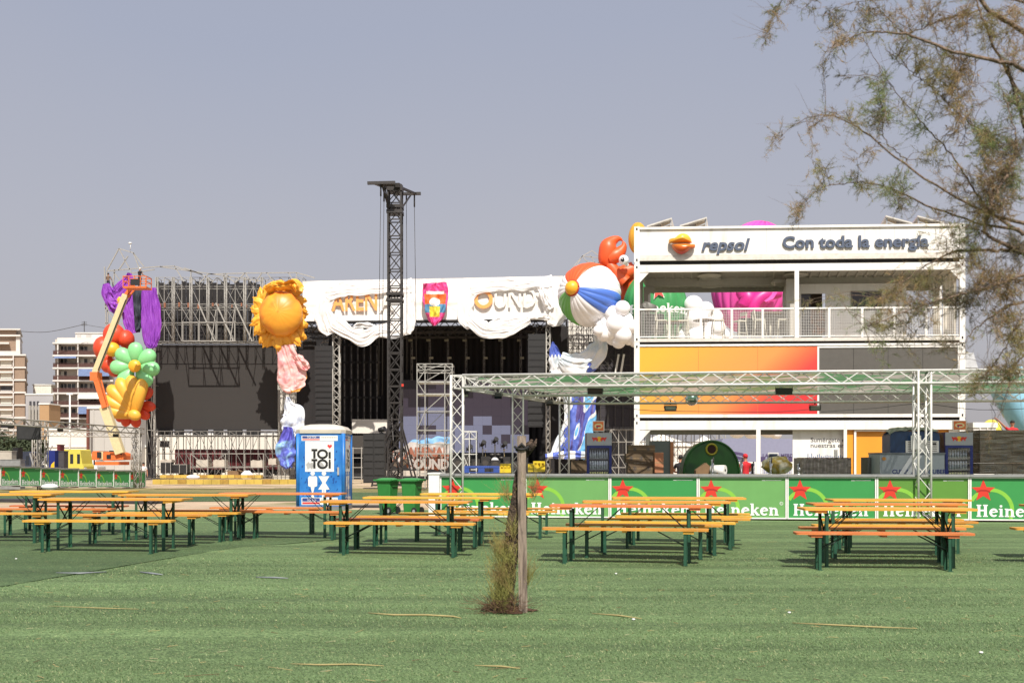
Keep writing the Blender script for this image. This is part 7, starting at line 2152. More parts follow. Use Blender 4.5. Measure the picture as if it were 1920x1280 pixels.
q = MB(); q.ell(P(252,778,ld-2.0), (12*kl,8*kl,10*kl), Matrix.Rotation(R(20),3,'Y'), 24, 16); q.build("knob", m_gold2, sh)
for x,y,a_ in ((278,735,50),(282,762,-10),(272,778,-40),(236,790,-100),(226,782,-130),(255,792,-75)):
    ca, sa = math.cos(R(a_)), math.sin(R(a_)); q = MB(); rot_ = Matrix(((ca,0,-sa),(0,1,0),(sa,0,ca)))
    q.ell(P(x-4*ca,y+4*sa,ld+.2), (14*kl,8*kl,10*kl), rot_, 24, 14); q.build("ray", m_redi, sh)
# sun flower
sd_ = 93.5; ks = sd_/F
sn = empty("sun_inflatable", P(525,585,sd_), "half-deflated orange inflatable sun with limp yellow rays on the stage corner", "inflatable sun")
m_sun = mat("sun_orange_inflatable", S(244,166,52,.9), .42, var=.05, scale=.8, col2=S(238,140,44,.9), c2scale=.5); m_ray = mat("sun_ray_inflatable", S(246,176,56,.9), .45, var=.06, scale=1, bump=.35, bscale=3)
q = MB(); q.ell(P(527,588,sd_-1.2), (40*ks,42*ks,26*ks), Matrix.Rotation(R(90),3,'X'), 96, 36, 0, lambda lo,la: 1-.006*(1-abs(math.sin(8*lo)))); q.build("face_ball", m_sun, sn)
rn = random.Random(6)
rays = [(95,46,26,13),(118,50,26,12),(140,50,25,12),(158,50,22,11),(176,50,22,11),(196,50,24,11),(214,52,26,11),(232,54,30,11),(250,54,32,12),(268,54,34,13),(286,54,34,12),(302,54,30,11),(318,53,30,12),(336,50,24,11),(354,46,22,10),(14,46,22,10),(34,47,24,11),(54,50,28,12),(74,48,26,12)]
for a_,dist,L,wd_ in rays:
    ca, sa = math.cos(R(a_)), math.sin(R(a_))
    x, y = 525+ca*(dist-7)*.95, 587-sa*(dist-4)
    tilt = a_ + rn.uniform(-28,28) - (35 if a_ < 180 else 0)
    ct, st_ = math.cos(R(tilt)), math.sin(R(tilt)); rot_ = Matrix(((ct,0,-st_),(0,1,0),(st_,0,ct)))
    q = MB(); c = P(x,y,sd_-.3+rn.uniform(-.4,.4))
    sx_ = rn.uniform(0,50)
    q.ell(c, (L*.72*ks,7*ks,wd_*ks), rot_, 30, 20, 0, lambda lo,la: 1+.42*noise.noise(Vector((math.cos(lo)*1.6+sx_,math.sin(lo)*1.6,la*2.2)))+.1*noise.noise(Vector((math.cos(lo)*5+sx_,math.sin(lo)*5,la*6))))
    for i in range(len(q.v)):
        lv = rot_.inverted()@(q.v[i]-c); t__ = lv.x/(L*.6*ks); lv.z *= max(.12, .98-.34*t__ if t__>0 else 1); q.v[i] = c+rot_@lv
    q.build("ray", m_ray, sn)
q = MB(); drape(q, [(500,545,16),(515,535,22),(535,537,20),(552,532,20),(562,545,18)], sd_-1.5, 2, .9, 40, 24, 61, rag=.3)
q.build("crumpled_top", m_ray, sn)
# pink cloth below the sun
pinkc = [mat("pale_pink_cloth", S(246,196,190,.9), .6, var=.05, col2=S(236,164,166,.9), c2scale=1.2, trans=.1), mat("gold_hem_cloth", S(224,156,72,.85), .5, var=.1)]
q = MB(); drape_mats(q, [(536,648,30),(540,672,40),(546,695,54),(548,715,52),(550,728,40),(552,736,20)], 93, lambda x,y,c: 1 if (y > 732-abs(x-548)*.3 and x > 545) or (x > 574 and y > 695) else 0, nf=3.3, amp=.42, nu=90, nv=60, seed=71, rag=.08)
drape_mats(q, [(556,668,14),(566,680,20),(576,690,14),(579,693,3)], 92.8, lambda x,y,c: 0, nf=3, amp=.5, nu=40, nv=30, seed=72)
q.build("pink_cloth", pinkc, None, "pale pink cloth with golden hem hanging below the inflatable sun", "cloth")
q = MB(); drape_mats(q, [(540,744,6),(542,758,20),(550,775,40),(548,795,44),(546,810,30),(548,822,12)], 93, lambda x,y,c: 0, nf=4, amp=.35, nu=80, nv=50, seed=73, rag=.15)
q.build("white_cloth_bundle", [mat("silvery_white_cloth", S(232,236,242,.9), .7, var=.04, bump=.25, bscale=2, col2=S(206,216,238,.9), c2scale=1.5, trans=.1)], None, "crumpled silvery white cloth hanging above the toilet cabin's left edge", "cloth")
q = MB(); drape_mats(q, [(540,800,16),(538,825,30),(536,848,38),(538,866,28),(541,878,14)], 92.6, lambda x,y,c: 2 if x > 548 else (0 if y > 825 else 4), nf=3, amp=.4, nu=80, nv=50, seed=74, rag=.12)
q.build("blue_cloth_bundle", [bluem[0],bluem[1],bluem[2],bluem[3],mat("indigo_cloth", S(92,88,190,.85), .55, var=.1)], None, "blue and indigo cloth bundle hanging left of the toilet cabin", "cloth")
# purple cloth
m_purp = mat("purple_cloth", S(156,72,194,.86), .6, var=.06, trans=.15)
pu = MB()
drape(pu, [(243,512,8),(240,526,22),(230,545,36),(216,560,38),(203,548,26),(199,532,12)], 93, 10, .2, 80, 80, 81, rag=.06)
drape(pu, [(205,548,14),(213,570,24),(224,584,20),(230,590,10)], 93.1, 3, .5, 40, 26, 82)
drape(pu, [(240,540,30),(242,575,32),(247,605,30),(251,625,22)], 93.2, 13, .16, 70, 80, 83, rag=.06)
drape(pu, [(280,540,26),(282,570,34),(284,600,38),(283,630,33),(284,646,24),(284,653,12)], 92.6, 15, .16, 90, 110, 84, rag=.06)
pu.build("purple_cloth", m_purp, None, "purple cloth slung in folds over the stage's top left corner", "cloth")
q = MB(); drape(q, [(259,540,20),(259,575,18),(260,605,14),(258,622,8)], 92.9, 3, .4, 50, 24, 85); q.build("dark_cloth", mat("dark_blue_cloth", S(40,44,58,.85), .7), None, "dark cloth hanging between the two purple halves", "cloth")
q = MB(); q.ell(P(223,563,92.9), (5*kl,3*kl,8*kl), Matrix.Rotation(R(25),3,'Y'), 16, 10); q.build("yellow_bag", m_yeli, None, "small yellow bundle caught in the purple cloth", "bundle")
q = MB(); q.tube([P(244,469,97),P(245,458,97)], .03, 5); q.ell(P(244,456,97), (.18,.15,.1), seg=10, ring=6); q.build("beacon", m_frame, None, "small white beacon on a thin rod at the stage's top left", "beacon")
# boom lift
bd_ = 85.0; kb = bd_/F
lift = empty("boom_lift", P(200,880,bd_), "orange boom lift with cream telescopic boom raised to the purple cloth", "boom lift")
m_lor = mat("lift_orange_paint", S(226,116,56,.85), .5, var=.1); m_lcr = mat("lift_cream_paint", S(222,204,158,.82), .5, var=.08)
a = P(193,863,bd_); b = P(231,847,bd_); W_, H_ = b.x-a.x, b.z-a.z
q = MB(); q.prism([(0,0),(W_,.1*H_),(W_,.55*H_),(W_*.93,.8*H_),(W_*.7,H_),(.06*W_,H_),(0,.8*H_)], (a,Vector((1,0,0)),UPV,Vector((0,1,0))), 2.2); q.build("turret", m_lor, lift)
a = P(172,862,bd_); b = P(186,845,bd_); q = MB(); q.prism([(0,0),(b.x-a.x,0),(b.x-a.x,b.z-a.z),(.12,b.z-a.z),(0,.8*(b.z-a.z))], (a,Vector((1,0,0)),UPV,Vector((0,1,0))), 2.0); q.build("engine_cover", m_lor, lift)
a = P(186.2,861,bd_); b = P(192.8,846,bd_); q = MB(); q.box(a.x,b.x,bd_+.05,bd_+1.9,a.z,b.z); q.build("hydraulic_box", m_lcr, lift)
q = MB(); q.tube([P(228,852,bd_-.2), P(222,846,bd_-.2), P(205,845.5,bd_-.2)], .06, 6); q.build("hose", m_blk2, lift)
q = MB(); a = P(182,858,bd_); b = P(190,847,bd_); q.box(a.x,b.x,bd_-.03,bd_-.002,a.z,b.z); a = P(200,860,bd_); b = P(208,852,bd_); q.box(a.x,b.x,bd_-.03,bd_-.002,a.z,b.z); q.build("hatch", [m_blk2], lift)
q = MB(); a = P(180,878,bd_); b = P(224,864,bd_); q.box(a.x,b.x,bd_-.2,bd_+2.2,a.z+.3,b.z-.05); q.build("chassis", m_lor, lift)
for px_ in (186,224):
    for yy in (-.4,2.0):
        q = MB(); c = P(px_,874,bd_); c.y += yy; c.z = GZ+.5; q.tube([c, c+Vector((0,.4,0))], .5, 20); wo = q.build("wheel", m_rub, lift); q = MB(); q.tube([c+Vector((0,-.01,0)), c+Vector((0,-.03,0))], .2, 14); q.build("hub", m_lor, wo)
q = MB(); q.bar(P(226,850,bd_), P(196,762,bd_), 16*kb, 13*kb, up=(0,1,0)); q.build("lower_boom", m_lcr, lift)
q = MB(); q.bar(P(197,764,bd_-.3), P(179,706,bd_-.3), 9*kb, 8*kb, up=(0,1,0)); q.bar(P(203,762,bd_-.3), P(190,712,bd_-.3), 2.2*kb, 2*kb, up=(0,1,0)); q.build("link_arm", m_lor, lift)
q = MB(); q.obox(P(180,706,bd_), (7*kb,0,0),(0,.5,0),(0,0,8*kb)); q.build("knuckle", m_lor, lift)
q = MB(); q.bar(P(178,700,bd_), P(236,552,bd_), 10*kb, 9*kb, up=(0,1,0)); q.build("upper_boom", m_lcr, lift)
q = MB(); q.bar(P(184,694,bd_-.45), P(236,562,bd_-.45), 2*kb, 1*kb, up=(0,1,0)); q.build("cable_chain", m_blk2, lift)
q = MB(); q.bar(P(236,553,bd_), P(251,532,bd_), 6*kb, 6*kb, up=(0,1,0)); q.bar(P(240,558,bd_), P(256,538,bd_), 3*kb, 3*kb, up=(0,1,0)); q.build("jib", m_lor, lift)
q = MB()
a = P(236,542,bd_-1); b = P(279,521,bd_-1); q.box(a.x,b.x,bd_-1.6,bd_-.4,a.z,a.z+.14)
for yy in (bd_-1.6,bd_-.4):
    for zz in (.55,.98): q.bar((a.x,yy,a.z+zz),(b.x,yy,a.z+zz),.06)
    for i in range(5): xx = a.x+(b.x-a.x)*i/4; q.bar((xx,yy,a.z),(xx,yy,a.z+.98),.06)
for xx in (a.x,b.x):
    for zz in (.55,.98): q.bar((xx,bd_-1.6,a.z+zz),(xx,bd_-.4,a.z+zz),.06)
q.build("basket", m_lor, lift)
q = MB(); c = P(254,529,bd_-1.55); q.obox(c, (.4,0,0),(0,.1,0),(0,0,.25)); q.build("control_box", m_blk2, lift)
bz0 = a.z+.145
person(Vector((P(262,0,bd_-.9).x, bd_-.9, bz0)), 1.7, 150, "worker in dark clothes with white helmet standing in the lift basket", m_blksh, m_jean, 'work', hat=m_whsh)
person(Vector((P(203,0,96.6).x, 96.6, P(0,545,96.6).z)), 1.75, 170, "worker climbing the stage scaffold's outer top corner left of the lift basket", mat("khaki_shirt", S(130,104,84,.8), .8), m_jean, 'work')
q = MB(); c = P(203,545.6,96.6); q.box(c.x-.5,c.x+.5,96.2,97.3,c.z-.06,c.z-.002); q.build("scaffold_board", m_card, None, "short scaffold board under the climbing worker", "board")
person(Vector((P(269,0,70).x, 70, gz(-20,70))), 1.72, 30, "person in white shirt standing right of the left bar's lattice post", m_whsh, m_jean, 'stand')

# ------------------------------------------------------------------ left bar with small green panels
La = P(1,0,54); Lb = P(273,0,67); La.z = Lb.z = 0
LU = (Lb-La).normalized(); LN = Vector((LU.y,-LU.x,0))
lbnd = [1,38,76.5,112,147,180.5,213,243.5,273]
lp = ["first small green bar section at the left picture edge","second small green bar section from the left edge","small green bar section behind the white bag","fourth small green bar section from the left edge","fifth small green bar section, in front of the yellow van","sixth small green bar section, below the orange lift","seventh small green bar section, second last to the right","last small green bar section at the dry grass edge"]
src_ = None
for i in range(-1,8):
    x0 = lbnd[i] if i >= 0 else -38; x1 = lbnd[i+1]
    p0, t0 = on_line(x0, La, LU); p1, t1 = on_line(x1, La, LU)
    p0 = p0.copy(); f_ = (x0+x1)/2/273; p0.z = .06 - .44*max(0,f_)
    counter_section("bar_counter", p0, LU, t1-t0, 1.12, m_gpan, lp[i] if i >= 0 else "small green bar section beyond the left picture edge", "small green bar sections on the left", base=.02)
# lattice frame over the left bar
lt_ = empty("truss_canopy", Vector((-26,60,-.2)), "weathered lattice gantry over the left bar with hanging monitor", "truss canopy")
m_alu2 = mat("dull_aluminium_tube", S(190,184,174,.72), .5, metal=.45, var=.12)
q = MB(); truss(q, P(-40,786,52.5), P(266,808,66), .34, .035, .016, .5); q.build("beam", m_alu2, lt_)
q = MB(); truss(q, P(-20,812,76), P(262,815,78), .34, .035, .016, .5); q.build("beam", m_alu2, lt_)
for px_,d_,y_ in ((80.5,58,790),(258,65.6,806),(67,75,812),(252,77,815)):
    q = MB(); t_ = P(px_,y_,d_); truss(q, Vector((t_.x,d_,-.4)), t_, .42 if d_ < 60 else .36, .035, .016, .5, up=(0,1,0)); q.build("column", m_alu2, lt_)
q = MB(); q.bar(P(98,836,70),P(78,872,62),.07); q.bar(P(62,872,60), P(56,850,66), .07); q.build("stay", m_alu2, lt_)
mo_ = empty("monitor", P(53,810,57), "black flat monitor hanging from the left lattice gantry", "monitor")
q = MB(); a = P(31,824,57); b = P(75,797,57); q.box(a.x,b.x,57,57.12,a.z,b.z); q.build("housing", m_blk2, mo_)
q = MB(); q.box(a.x+.06,b.x-.04,56.985,56.999,a.z+.05,b.z-.04); q.build("screen", mat("monitor_glass", S(52,52,52), .25), mo_)
q = MB(); q.bar(P(45,798,57.06),P(45,788,57.06),.05); q.bar(P(62,798,57.06),P(62,790,57.06),.05); q.build("hanger", m_blk2, mo_)
for px_,py_,d_,lb in ((20,800,56,"small dark floodlight left of the hanging monitor"),(113,806,60,"small dark floodlight under the left gantry, right of the monitor"),(217,816,65,"small dark floodlight under the left gantry's right half")):
    flood(px_,py_,d_,10,5,30,m_lens,lb,"floodlights of the left gantry")
# left bar contents
for i,(x0,x1,y0,y1,d,m_,lb) in enumerate(((-5,22,846,868,62,m_conc,"pale grey steel box on the left bar at the picture edge"),(0,38,862,876,60,m_top,"long grey counter behind the first small green panel"),(24,34,840,868,63,m_blk2,"black upright case on the left bar"),(103,120,846,876,63,mat("dark_grey_fridge",S(74,70,72),.5,var=.1),"dark grey fridge beside the colourful fridge on the left bar"),(107,113,834,842,66,m_maroon,"small brown sign box rising behind the dark fridge of the left bar"))):
    a = P(x0,y1,d); b = P(x1,y0,d); q = MB(); q.box(a.x,b.x,d,d+.6,-.3,b.z); q.box(a.x+.04,b.x-.04,d-.02,d-.001,a.z+.05,b.z-.08); q.box(a.x-.03,b.x+.03,d-.03,d+.63,b.z,b.z+.04)
    q.build(["steel_box","counter","upright_case","dark_fridge","sign_box"][i], m_, None, lb, ["box","counter","case","fridge","sign"][i])
fs = empty("printed_fridge", P(96,880,62.5), "tall fridge with blue, red and yellow side print on the left bar", "fridge")
a = P(88,880,62.5); b = P(103,844,62.5); q = MB(); q.box(a.x,b.x,62.5,63.2,-.3,b.z); q.build("cabinet", m_fblue, fs)
fr = (Vector(((a.x+b.x)/2,62.49,(b.z-.3)/2)), Vector((1,0,0)), UPV, Vector((0,-1,0))); q = MB(); flat_poly(q, [(-.24,-.9),(.24,-.9),(.2,-.1),(.0,.15),(-.22,-.1)], fr, .004, 0); flat_poly(q, [(-.05,-.1),(.22,.1),(.22,.5),(.02,.3)], fr, .006, 1); q.build("print", [m_star, m_yel], fs)
# ground structures at left
def van(x0,x1,y0,y1,d,m,label,name="van",windows=True,flip=False,logo=None):
    a = P(x0,y1,d); b = P(x1,y0,d); L_ = b.x-a.x; h_ = b.z-GZ
    r = empty(name, Vector(((a.x+b.x)/2,d+1,GZ)), label, "van")
    pr_ = [(0,.14),(1,.14),(1,.5),(.93,.58),(.84,.97),(.78,1),(.03,1),(0,.9)]
    if flip: pr_ = [(1-x_,y_) for x_,y_ in pr_[::-1]]
    q = MB(); q.prism([(x_*L_, y_*h_) for x_,y_ in pr_], (Vector((a.x,d,GZ)),Vector((1,0,0)),UPV,Vector((0,1,0))), 2.0); q.build("body", m, r)
    X = lambda f: a.x + (1-f if flip else f)*L_
    if windows:
        q = MB()
        for f0,f1 in ((.70,.83),(.38,.52)):
            xa, xb = sorted((X(f0),X(f1))); q.box(xa,xb,d-.02,d-.001,GZ+h_*.58,GZ+h_*.86)
        q.build("window", m_pane, r)
    for f in (.18,.82):
        q = MB(); q.tube([(X(f),d-.05,GZ+.36),(X(f),d+.25,GZ+.36)], .36, 18); wo = q.build("wheel", m_rub, r); q = MB(); q.tube([(X(f),d-.06,GZ+.36),(X(f),d-.08,GZ+.36)], .2, 14); q.build("hub", m_steel, wo)
    q = MB(); xa,xb = sorted((X(.985),X(1.0))); q.box(xa-.01,xb+.02,d+.1,d+.5,GZ+h_*.36,GZ+h_*.47); q.build("headlight", m_frame, r)
    return r
m_pane = mat("van_glass", S(40,44,50), .1)
van(116,157,842,880,80,mat("yellow_ambulance_paint",S(228,214,92,.72),.4,var=.05),"yellow van with dark window parked behind the left bar")
van(160,182,851,882,95,m_frame,"small white van partly hidden behind the orange lift")
van(18,62,846,882,82,mat("dark_blue_car_paint",S(52,58,74,.8),.35),"dark blue van at the left behind the lattice stay")
lv = van(1350,1560,822,884,60,mat("lavender_van_paint",S(150,150,176,.8),.4,var=.04),"large lavender van seen through the ground-floor container", windows=False)
q = MB(); fr = (P(1376,848,59.99),Vector((1,0,0)),UPV,Vector((0,-1,0)))
for i in range(5): stroke(q, [(-.1+.02*i,-.22*i),(.5-.05*i,-.1-.26*i),(.7-.08*i,-.3-.22*i)], .16, fr, .004+.002*i)
for i,w_ in enumerate((.3,.3,.12,.3,.3,.3)): flat_poly(q, [(1.6+i*.42,-.55),(1.6+i*.42+w_,-.55),(1.6+i*.42+w_,-.25),(1.6+i*.42,-.25)], fr, .005)
q.build("print", mat("dark_violet_print",S(84,70,110,.8),.5), lv)
q = MB(); fr = (P(1430,857,59.99),Vector((1,0,0)),UPV,Vector((0,-1,0))); text_mesh(q, "LA", fr, .3, .03); fr = (P(1464,857,59.985),Vector((1,0,0)),UPV,Vector((0,-1,0))); text_mesh(q, "MERITOS", fr, .3, .03)
q.build("lettering", mat("dark_violet_print",S(84,70,110,.8),.5), lv)
q = MB(); a = P(1440,872,48); b = P(1460,848,48); q.box(a.x,b.x,48,48.05,a.z,b.z); q.box(a.x+.06,b.x-.06,47.98,47.999,a.z+.06,b.z-.06,1); q.box(a.x+.2,a.x+.26,48.06,48.1,-.1,a.z); q.box(b.x-.26,b.x-.2,48.06,48.1,-.1,a.z); q.build("framed_board", [m_frame, m_slate], None, "framed slate-blue board standing before the lavender van", "board")
# white warehouse and low walls at the left
def slab_house(name, x0,x1,y0,y1,d,dep,m,label,cat="building",ribs=0):
    a = P(x0,y1,d); b = P(x1,y0,d); r = empty(name, Vector(((a.x+b.x)/2,d+dep/2,GZ)), label, cat)
    q = MB(); q.box(a.x,b.x,d,d+dep,-2,b.z)
    for i in range(ribs): xx = a.x+(b.x-a.x)*(i+.5)/ribs; q.box(xx-.06,xx+.06,d-.08,d-.001,-.4,b.z-.1)
    q.build("wall", m, r)
    q = MB(); q.box(a.x-.15,b.x+.15,d-.15,d+dep+.15,b.z,b.z+.25); q.build("roof_edge", m_frame, r)
    return r
    return r
m_offw = mat("off_white_wall", S(236,230,218,.85), .8, var=.05, scale=.3); m_greyw = mat("pale_grey_sheet", S(196,192,186,.8), .7, var=.04)
slab_house("white_shed", 88,166,806,842,135,6,m_offw,"low white building left of the grey sheet-metal hall")
slab_house("white_wall", 56,300,838,860,132,.4,m_offw,"long white boundary wall behind the parked vans","wall")
slab_house("white_marquee", 294,522,816,848,118,6,m_offw,"long white marquee wall seen under the big left screen","marquee",ribs=9)
slab_house("sheet_hall", 166,262,766,842,130,10,m_greyw,"pale grey sheet-metal hall behind the boom lift",ribs=5)
q = MB(); q.box(P(162,0,128).x,P(166,0,128).x,128,128.4,-.4,P(0,766,128).z); q.build("rusty_post", mat("rusty_brown",S(122,70,56,.75),.8,var=.2), None, "tall rusty brown post at the hall's left edge", "post")
q = MB(); p_ = P(131,860,120); q.tube([Vector((p_.x,120,-.4)), P(131,738,120)], [.14,.09], 8); q.bar(P(125,738.5,120),P(137,738.5,120),.16); q.build("light_pole", m_frame, None, "slim pale lamp pole before the balcony block", "lamp pole")
# apartment blocks
m_brick = mat("brown_brick", S(166,142,122,.72), .9, var=.1, scale=3); m_conw = mat("white_balcony_band", S(232,226,220,.74), .8, var=.05, scale=.4); m_dwin = mat("dark_window", S(66,66,70), .2, var=.3, scale=.5)
m_blind = mat("cream_blind", S(230,224,210,.8), .8); m_awn = mat("blue_striped_awning", S(120,140,182,.62), .8, var=.15, scale=2); m_rail = mat("dark_red_rail", S(96,66,60,.8), .7, var=.3, scale=4)
ad = 220.0
def block1():
    d = ad; a = P(-60,900,d); b = P(48,616,d)
    r = empty("brick_block", Vector(((a.x+b.x)/2,d+7,GZ)), "brown brick apartment block with white window bands at the left picture edge", "apartment block")
    xr = P(46.5,0,d).x; xm = P(38,0,d).x
    q = MB(); q.box(a.x,xr,d,d+14,-3,P(0,664,d).z); q.build("wall", m_brick, r)
    q = MB(); q.box(a.x,xm-1.0,d+1,d+13,P(0,664,d).z+.01,P(0,618,d).z); q.build("penthouse", m_brick, r)
    q = MB(); q.box(a.x,xm,d+.2,d+13.5,P(0,618,d).z+.005,P(0,615.5,d).z); q.box(a.x,xm,d+.2,d+13.5,P(0,630,d).z,P(0,627,d).z); q.box(xm-1.0+.01,xm-.1,d+.8,d+13.2,P(0,663,d).z,P(0,630.1,d).z); q.box(a.x,P(17,0,d).x,d-.6,d+.9,P(0,645,d).z,P(0,642,d).z); q.box(a.x,xm,d-.1,d+13.8,P(0,664,d).z,P(0,658,d).z); q.build("roof_band", m_conw, r)
    y = 664
    for fl in range(8):
        yb = y + fl*23.4
        q = MB(); q.box(a.x,xr+.25,d-.3,d+14,P(0,yb+3,d).z,P(0,yb,d).z); q.box(a.x,P(24,0,d).x,d-.9,d-.301,P(0,yb+12,d).z,P(0,yb+9,d).z); q.build("floor_band", m_conw, r)
        q = MB(); q.box(P(1,0,d).x,P(22,0,d).x,d-.12,d-.001,P(0,yb+21,d).z,P(0,yb+12.2,d).z); wf = q.build("window", m_blind if fl%3!=2 else m_dwin, r)
        q = MB(); q.box(P(1,0,d).x,P(22,0,d).x,d-.16,d-.121,P(0,yb+22.4,d).z,P(0,yb+21,d).z); q.build("sill", m_conw, wf)
        q = MB(); q.box(P(24,0,d).x,P(26,0,d).x,d-.5,d-.001,P(0,yb+23,d).z,P(0,yb+3,d).z); q.build("pier", m_conw, r)
block1()
def shear(root, y0, k):
    """skew the plan of a building so that its side runs back along the street"""
    seen = set()
    for o in [root]+list(root.children_recursive):
        if o.type == 'MESH' and o.data.name not in seen:
            seen.add(o.data.name)
            M = wm(o); Mi = M.inverted()
            for v in o.data.vertices:
                w = M @ v.co; w.x += (w.y-y0)*k; v.co = Mi @ w
shear(bpy.data.objects["brick_block"], ad, -.45)
def block2():
    d = ad+5; r = empty("balcony_block", P(155,880,d), "pale apartment block with deep balconies, red rails and blue awnings", "apartment block")
    X = lambda p: P(p,0,d).x; Z = lambda p: P(0,p,d).z
    q = MB(); q.box(X(102),X(212),d+2,d+16,-3,Z(634)); q.build("wall", mat("shaded_render", S(206,196,184,.8), .8, var=.05), r)
    q = MB(); q.box(X(106.5),X(200),d+1,d+14,Z(641)+.01,Z(632)); q.box(X(140),X(196),d+3,d+12,Z(632)+.01,Z(622)); q.box(X(139),X(197),d+2.8,d+12.2,Z(622)+.005,Z(620)); q.build("roof_structure", m_conw, r)
    q = MB(); q.box(X(143),X(150),d+2.9,d+2.99,Z(631),Z(623)); q.box(X(160),X(170),d+2.9,d+2.99,Z(631),Z(624)); q.build("roof_door", m_greyw, r)
    rn = random.Random(5)
    for fl in range(8):
        yb = 641.5+fl*23.5
        q = MB(); q.box(X(98.5),X(212),d-.2,d+2,Z(yb+3),Z(yb)); q.build("balcony_slab", m_conw, r)
        if fl > 6: continue
        q = MB(); n_ = 44
        for i in range(n_): xx = X(99.5)+(X(205)-X(99.5))*i/n_; q.box(xx,xx+.1,d-.12,d-.06,Z(yb+23),Z(yb+15.5))
        q.box(X(99.5),X(205),d-.14,d-.04,Z(yb+15.6),Z(yb+15)); q.box(X(99.5),X(205),d-.02,d+.0,Z(yb+23),Z(yb+16.5)); q.build("balcony_rail", m_rail, r)
        q = MB(); q.box(X(107),X(109.5),d-.05,d+1.99,Z(yb+23.4),Z(yb+3.05)); q.box(X(145),X(147),d-.05,d+1.99,Z(yb+23.4),Z(yb+3.05)); q.build("partition_wall", m_conw, r)
        for px0,px1 in ((113,124),(126,140),(150,163),(168,180),(184,200)):
            if rn.random() < .2: continue
            q = MB(); q.box(X(px0),X(px1),d+1.9,d+1.999,Z(yb+23),Z(yb+6)); wo = q.build("balcony_door", m_dwin, r)
            q = MB(); q.box(X((px0+px1)/2)-.06,X((px0+px1)/2)+.06,d+1.87,d+1.899,Z(yb+23),Z(yb+6)); q.build("frame", m_conw, wo)
            if rn.random() < .5: q = MB(); q.box(X(px0),X((px0+px1)/2),d+1.85,d+1.869,Z(yb+rn.uniform(10,20)),Z(yb+6)); q.build("blind", m_blind, wo)
        for px0,px1,fls in ((102,143,(1,)),(147,205,(2,)),(147,205,(5,)),):
            if fl in fls:
                q = MB(); q.grid(lambda s,t: Vector((X(px0)+(X(px1)-X(px0))*s, d-.2-.9*t, Z(yb+3.2)-(.6+(Z(yb)-Z(yb+12))*.75)*t*(.3 if fl==1 else 1))), 24, 4); q.build("awning", m_awn, r)
        if fl == 4: q = MB(); q.grid(lambda s,t: Vector((X(147)+(X(196)-X(147))*s, d-.2-.8*t, Z(yb+3.2)-1.1*t)), 12, 4); q.build("awning", m_blind, r)
block2()
shear(bpy.data.objects["balcony_block"], ad+5, -.38)
gh = slab_house("grey_house", 48,99,740,860,206,10,mat("grey_render",S(178,176,178,.75),.8,var=.06),"grey low house between the two apartment blocks")
for px_ in (55,62,69,95):
    for py_ in (752,768,784):
        q = MB(); a = P(px_,py_+9,206); b = P(px_+4,py_,206); q.box(a.x,b.x,205.9,205.99,a.z,b.z); q.build("window", m_dwin, gh)
shear(gh, 206, -.45)
slab_house("white_tower_house", 62,96,722,760,230,10,m_offw,"white rooftop volume between the two apartment blocks")
slab_house("ochre_house", 74,92,758,860,200,5,mat("ochre_wall",S(186,150,110,.75),.8,var=.1),"small ochre house left of the balcony block")
q = MB()
for i in range(4): a = P(54+i*6,0,204.9); q.box(a.x,a.x+.45,204.7,204.95,P(0,800-0,205).z,P(0,760,205).z)
q.build("drainpipes", m_steel, bpy.data.objects["grey_house"])
q = MB(); p_ = P(158,600,222); q.bar(P(158,622,222), P(158,602,222), .12)
for y_ in (604,607,610): q.bar(P(153,y_,222), P(163,y_,222), .08)
q.build("antenna", m_dsteel, None, "roof antenna mast on the balcony block", "antenna")
cable("overhead_wire", [(36,621,221),(90,622,221),(158,608,222)], .06, "overhead wire running from the brick block to the antenna", "wire", None, m_dsteel)
cable("overhead_wire", [(158,608,222),(180,612,222),(205,616,222)], .04, "overhead wire running right from the antenna", "wire", None, m_dsteel)
# dark trees at far left
m_leaf = mat("dark_foliage", S(74,86,56,.55), .9, var=.45, scale=1.2)
def tree(x,d,h_,w_,seed,label,n=2600,name="tree",leaf=.28):
    r = empty(name, Vector((x,d,gz(x,d))), label, "tree", "trees on the grounds"); rn = random.Random(seed); g0 = gz(x,d)
    q = MB(); q.tube([(x,d,g0-.1),(x+.1,d,g0+h_*.3),(x-.1,d,g0+h_*.6),(x,d,g0+h_*.85)],[.2,.16,.1,.03],8)
    for i in range(9):
        a_ = rn.uniform(0,6.28); z_ = g0+h_*rn.uniform(.3,.6); q.tube([(x,d,z_),(x+math.cos(a_)*w_*.3,d+math.sin(a_)*w_*.3,z_+h_*.16),(x+math.cos(a_)*w_*.45,d+math.sin(a_)*w_*.45,z_+h_*.24)],[.08,.05,.015],6)
    q.build("trunk", m_bark, r)
    q = MB(); cl = [(rn.uniform(-.36,.36)*w_, rn.uniform(-.36,.36)*w_, h_*rn.uniform(.4,.88), rn.uniform(.12,.24)*w_) for _ in range(16)]
    for i in range(n):
        cx_,cy_,cz_,cr_r = rn.choice(cl); v = Vector((rn.gauss(0,1),rn.gauss(0,1),rn.gauss(0,1))).normalized()*cr_r*rn.random()**.4
        p_ = Vector((x+cx_,d+cy_,g0+cz_))+v; u_ = Vector((rn.gauss(0,1),rn.gauss(0,1),rn.gauss(0,1))).normalized(); w__ = u_.orthogonal().normalized(); s_ = leaf*rn.uniform(.5,1.2)
        q.add([p_-u_*s_,p_-w__*s_*.4,p_+u_*s_,p_+w__*s_*.4],[(0,1,2,3)])
    q.build("crown", m_leaf, r)
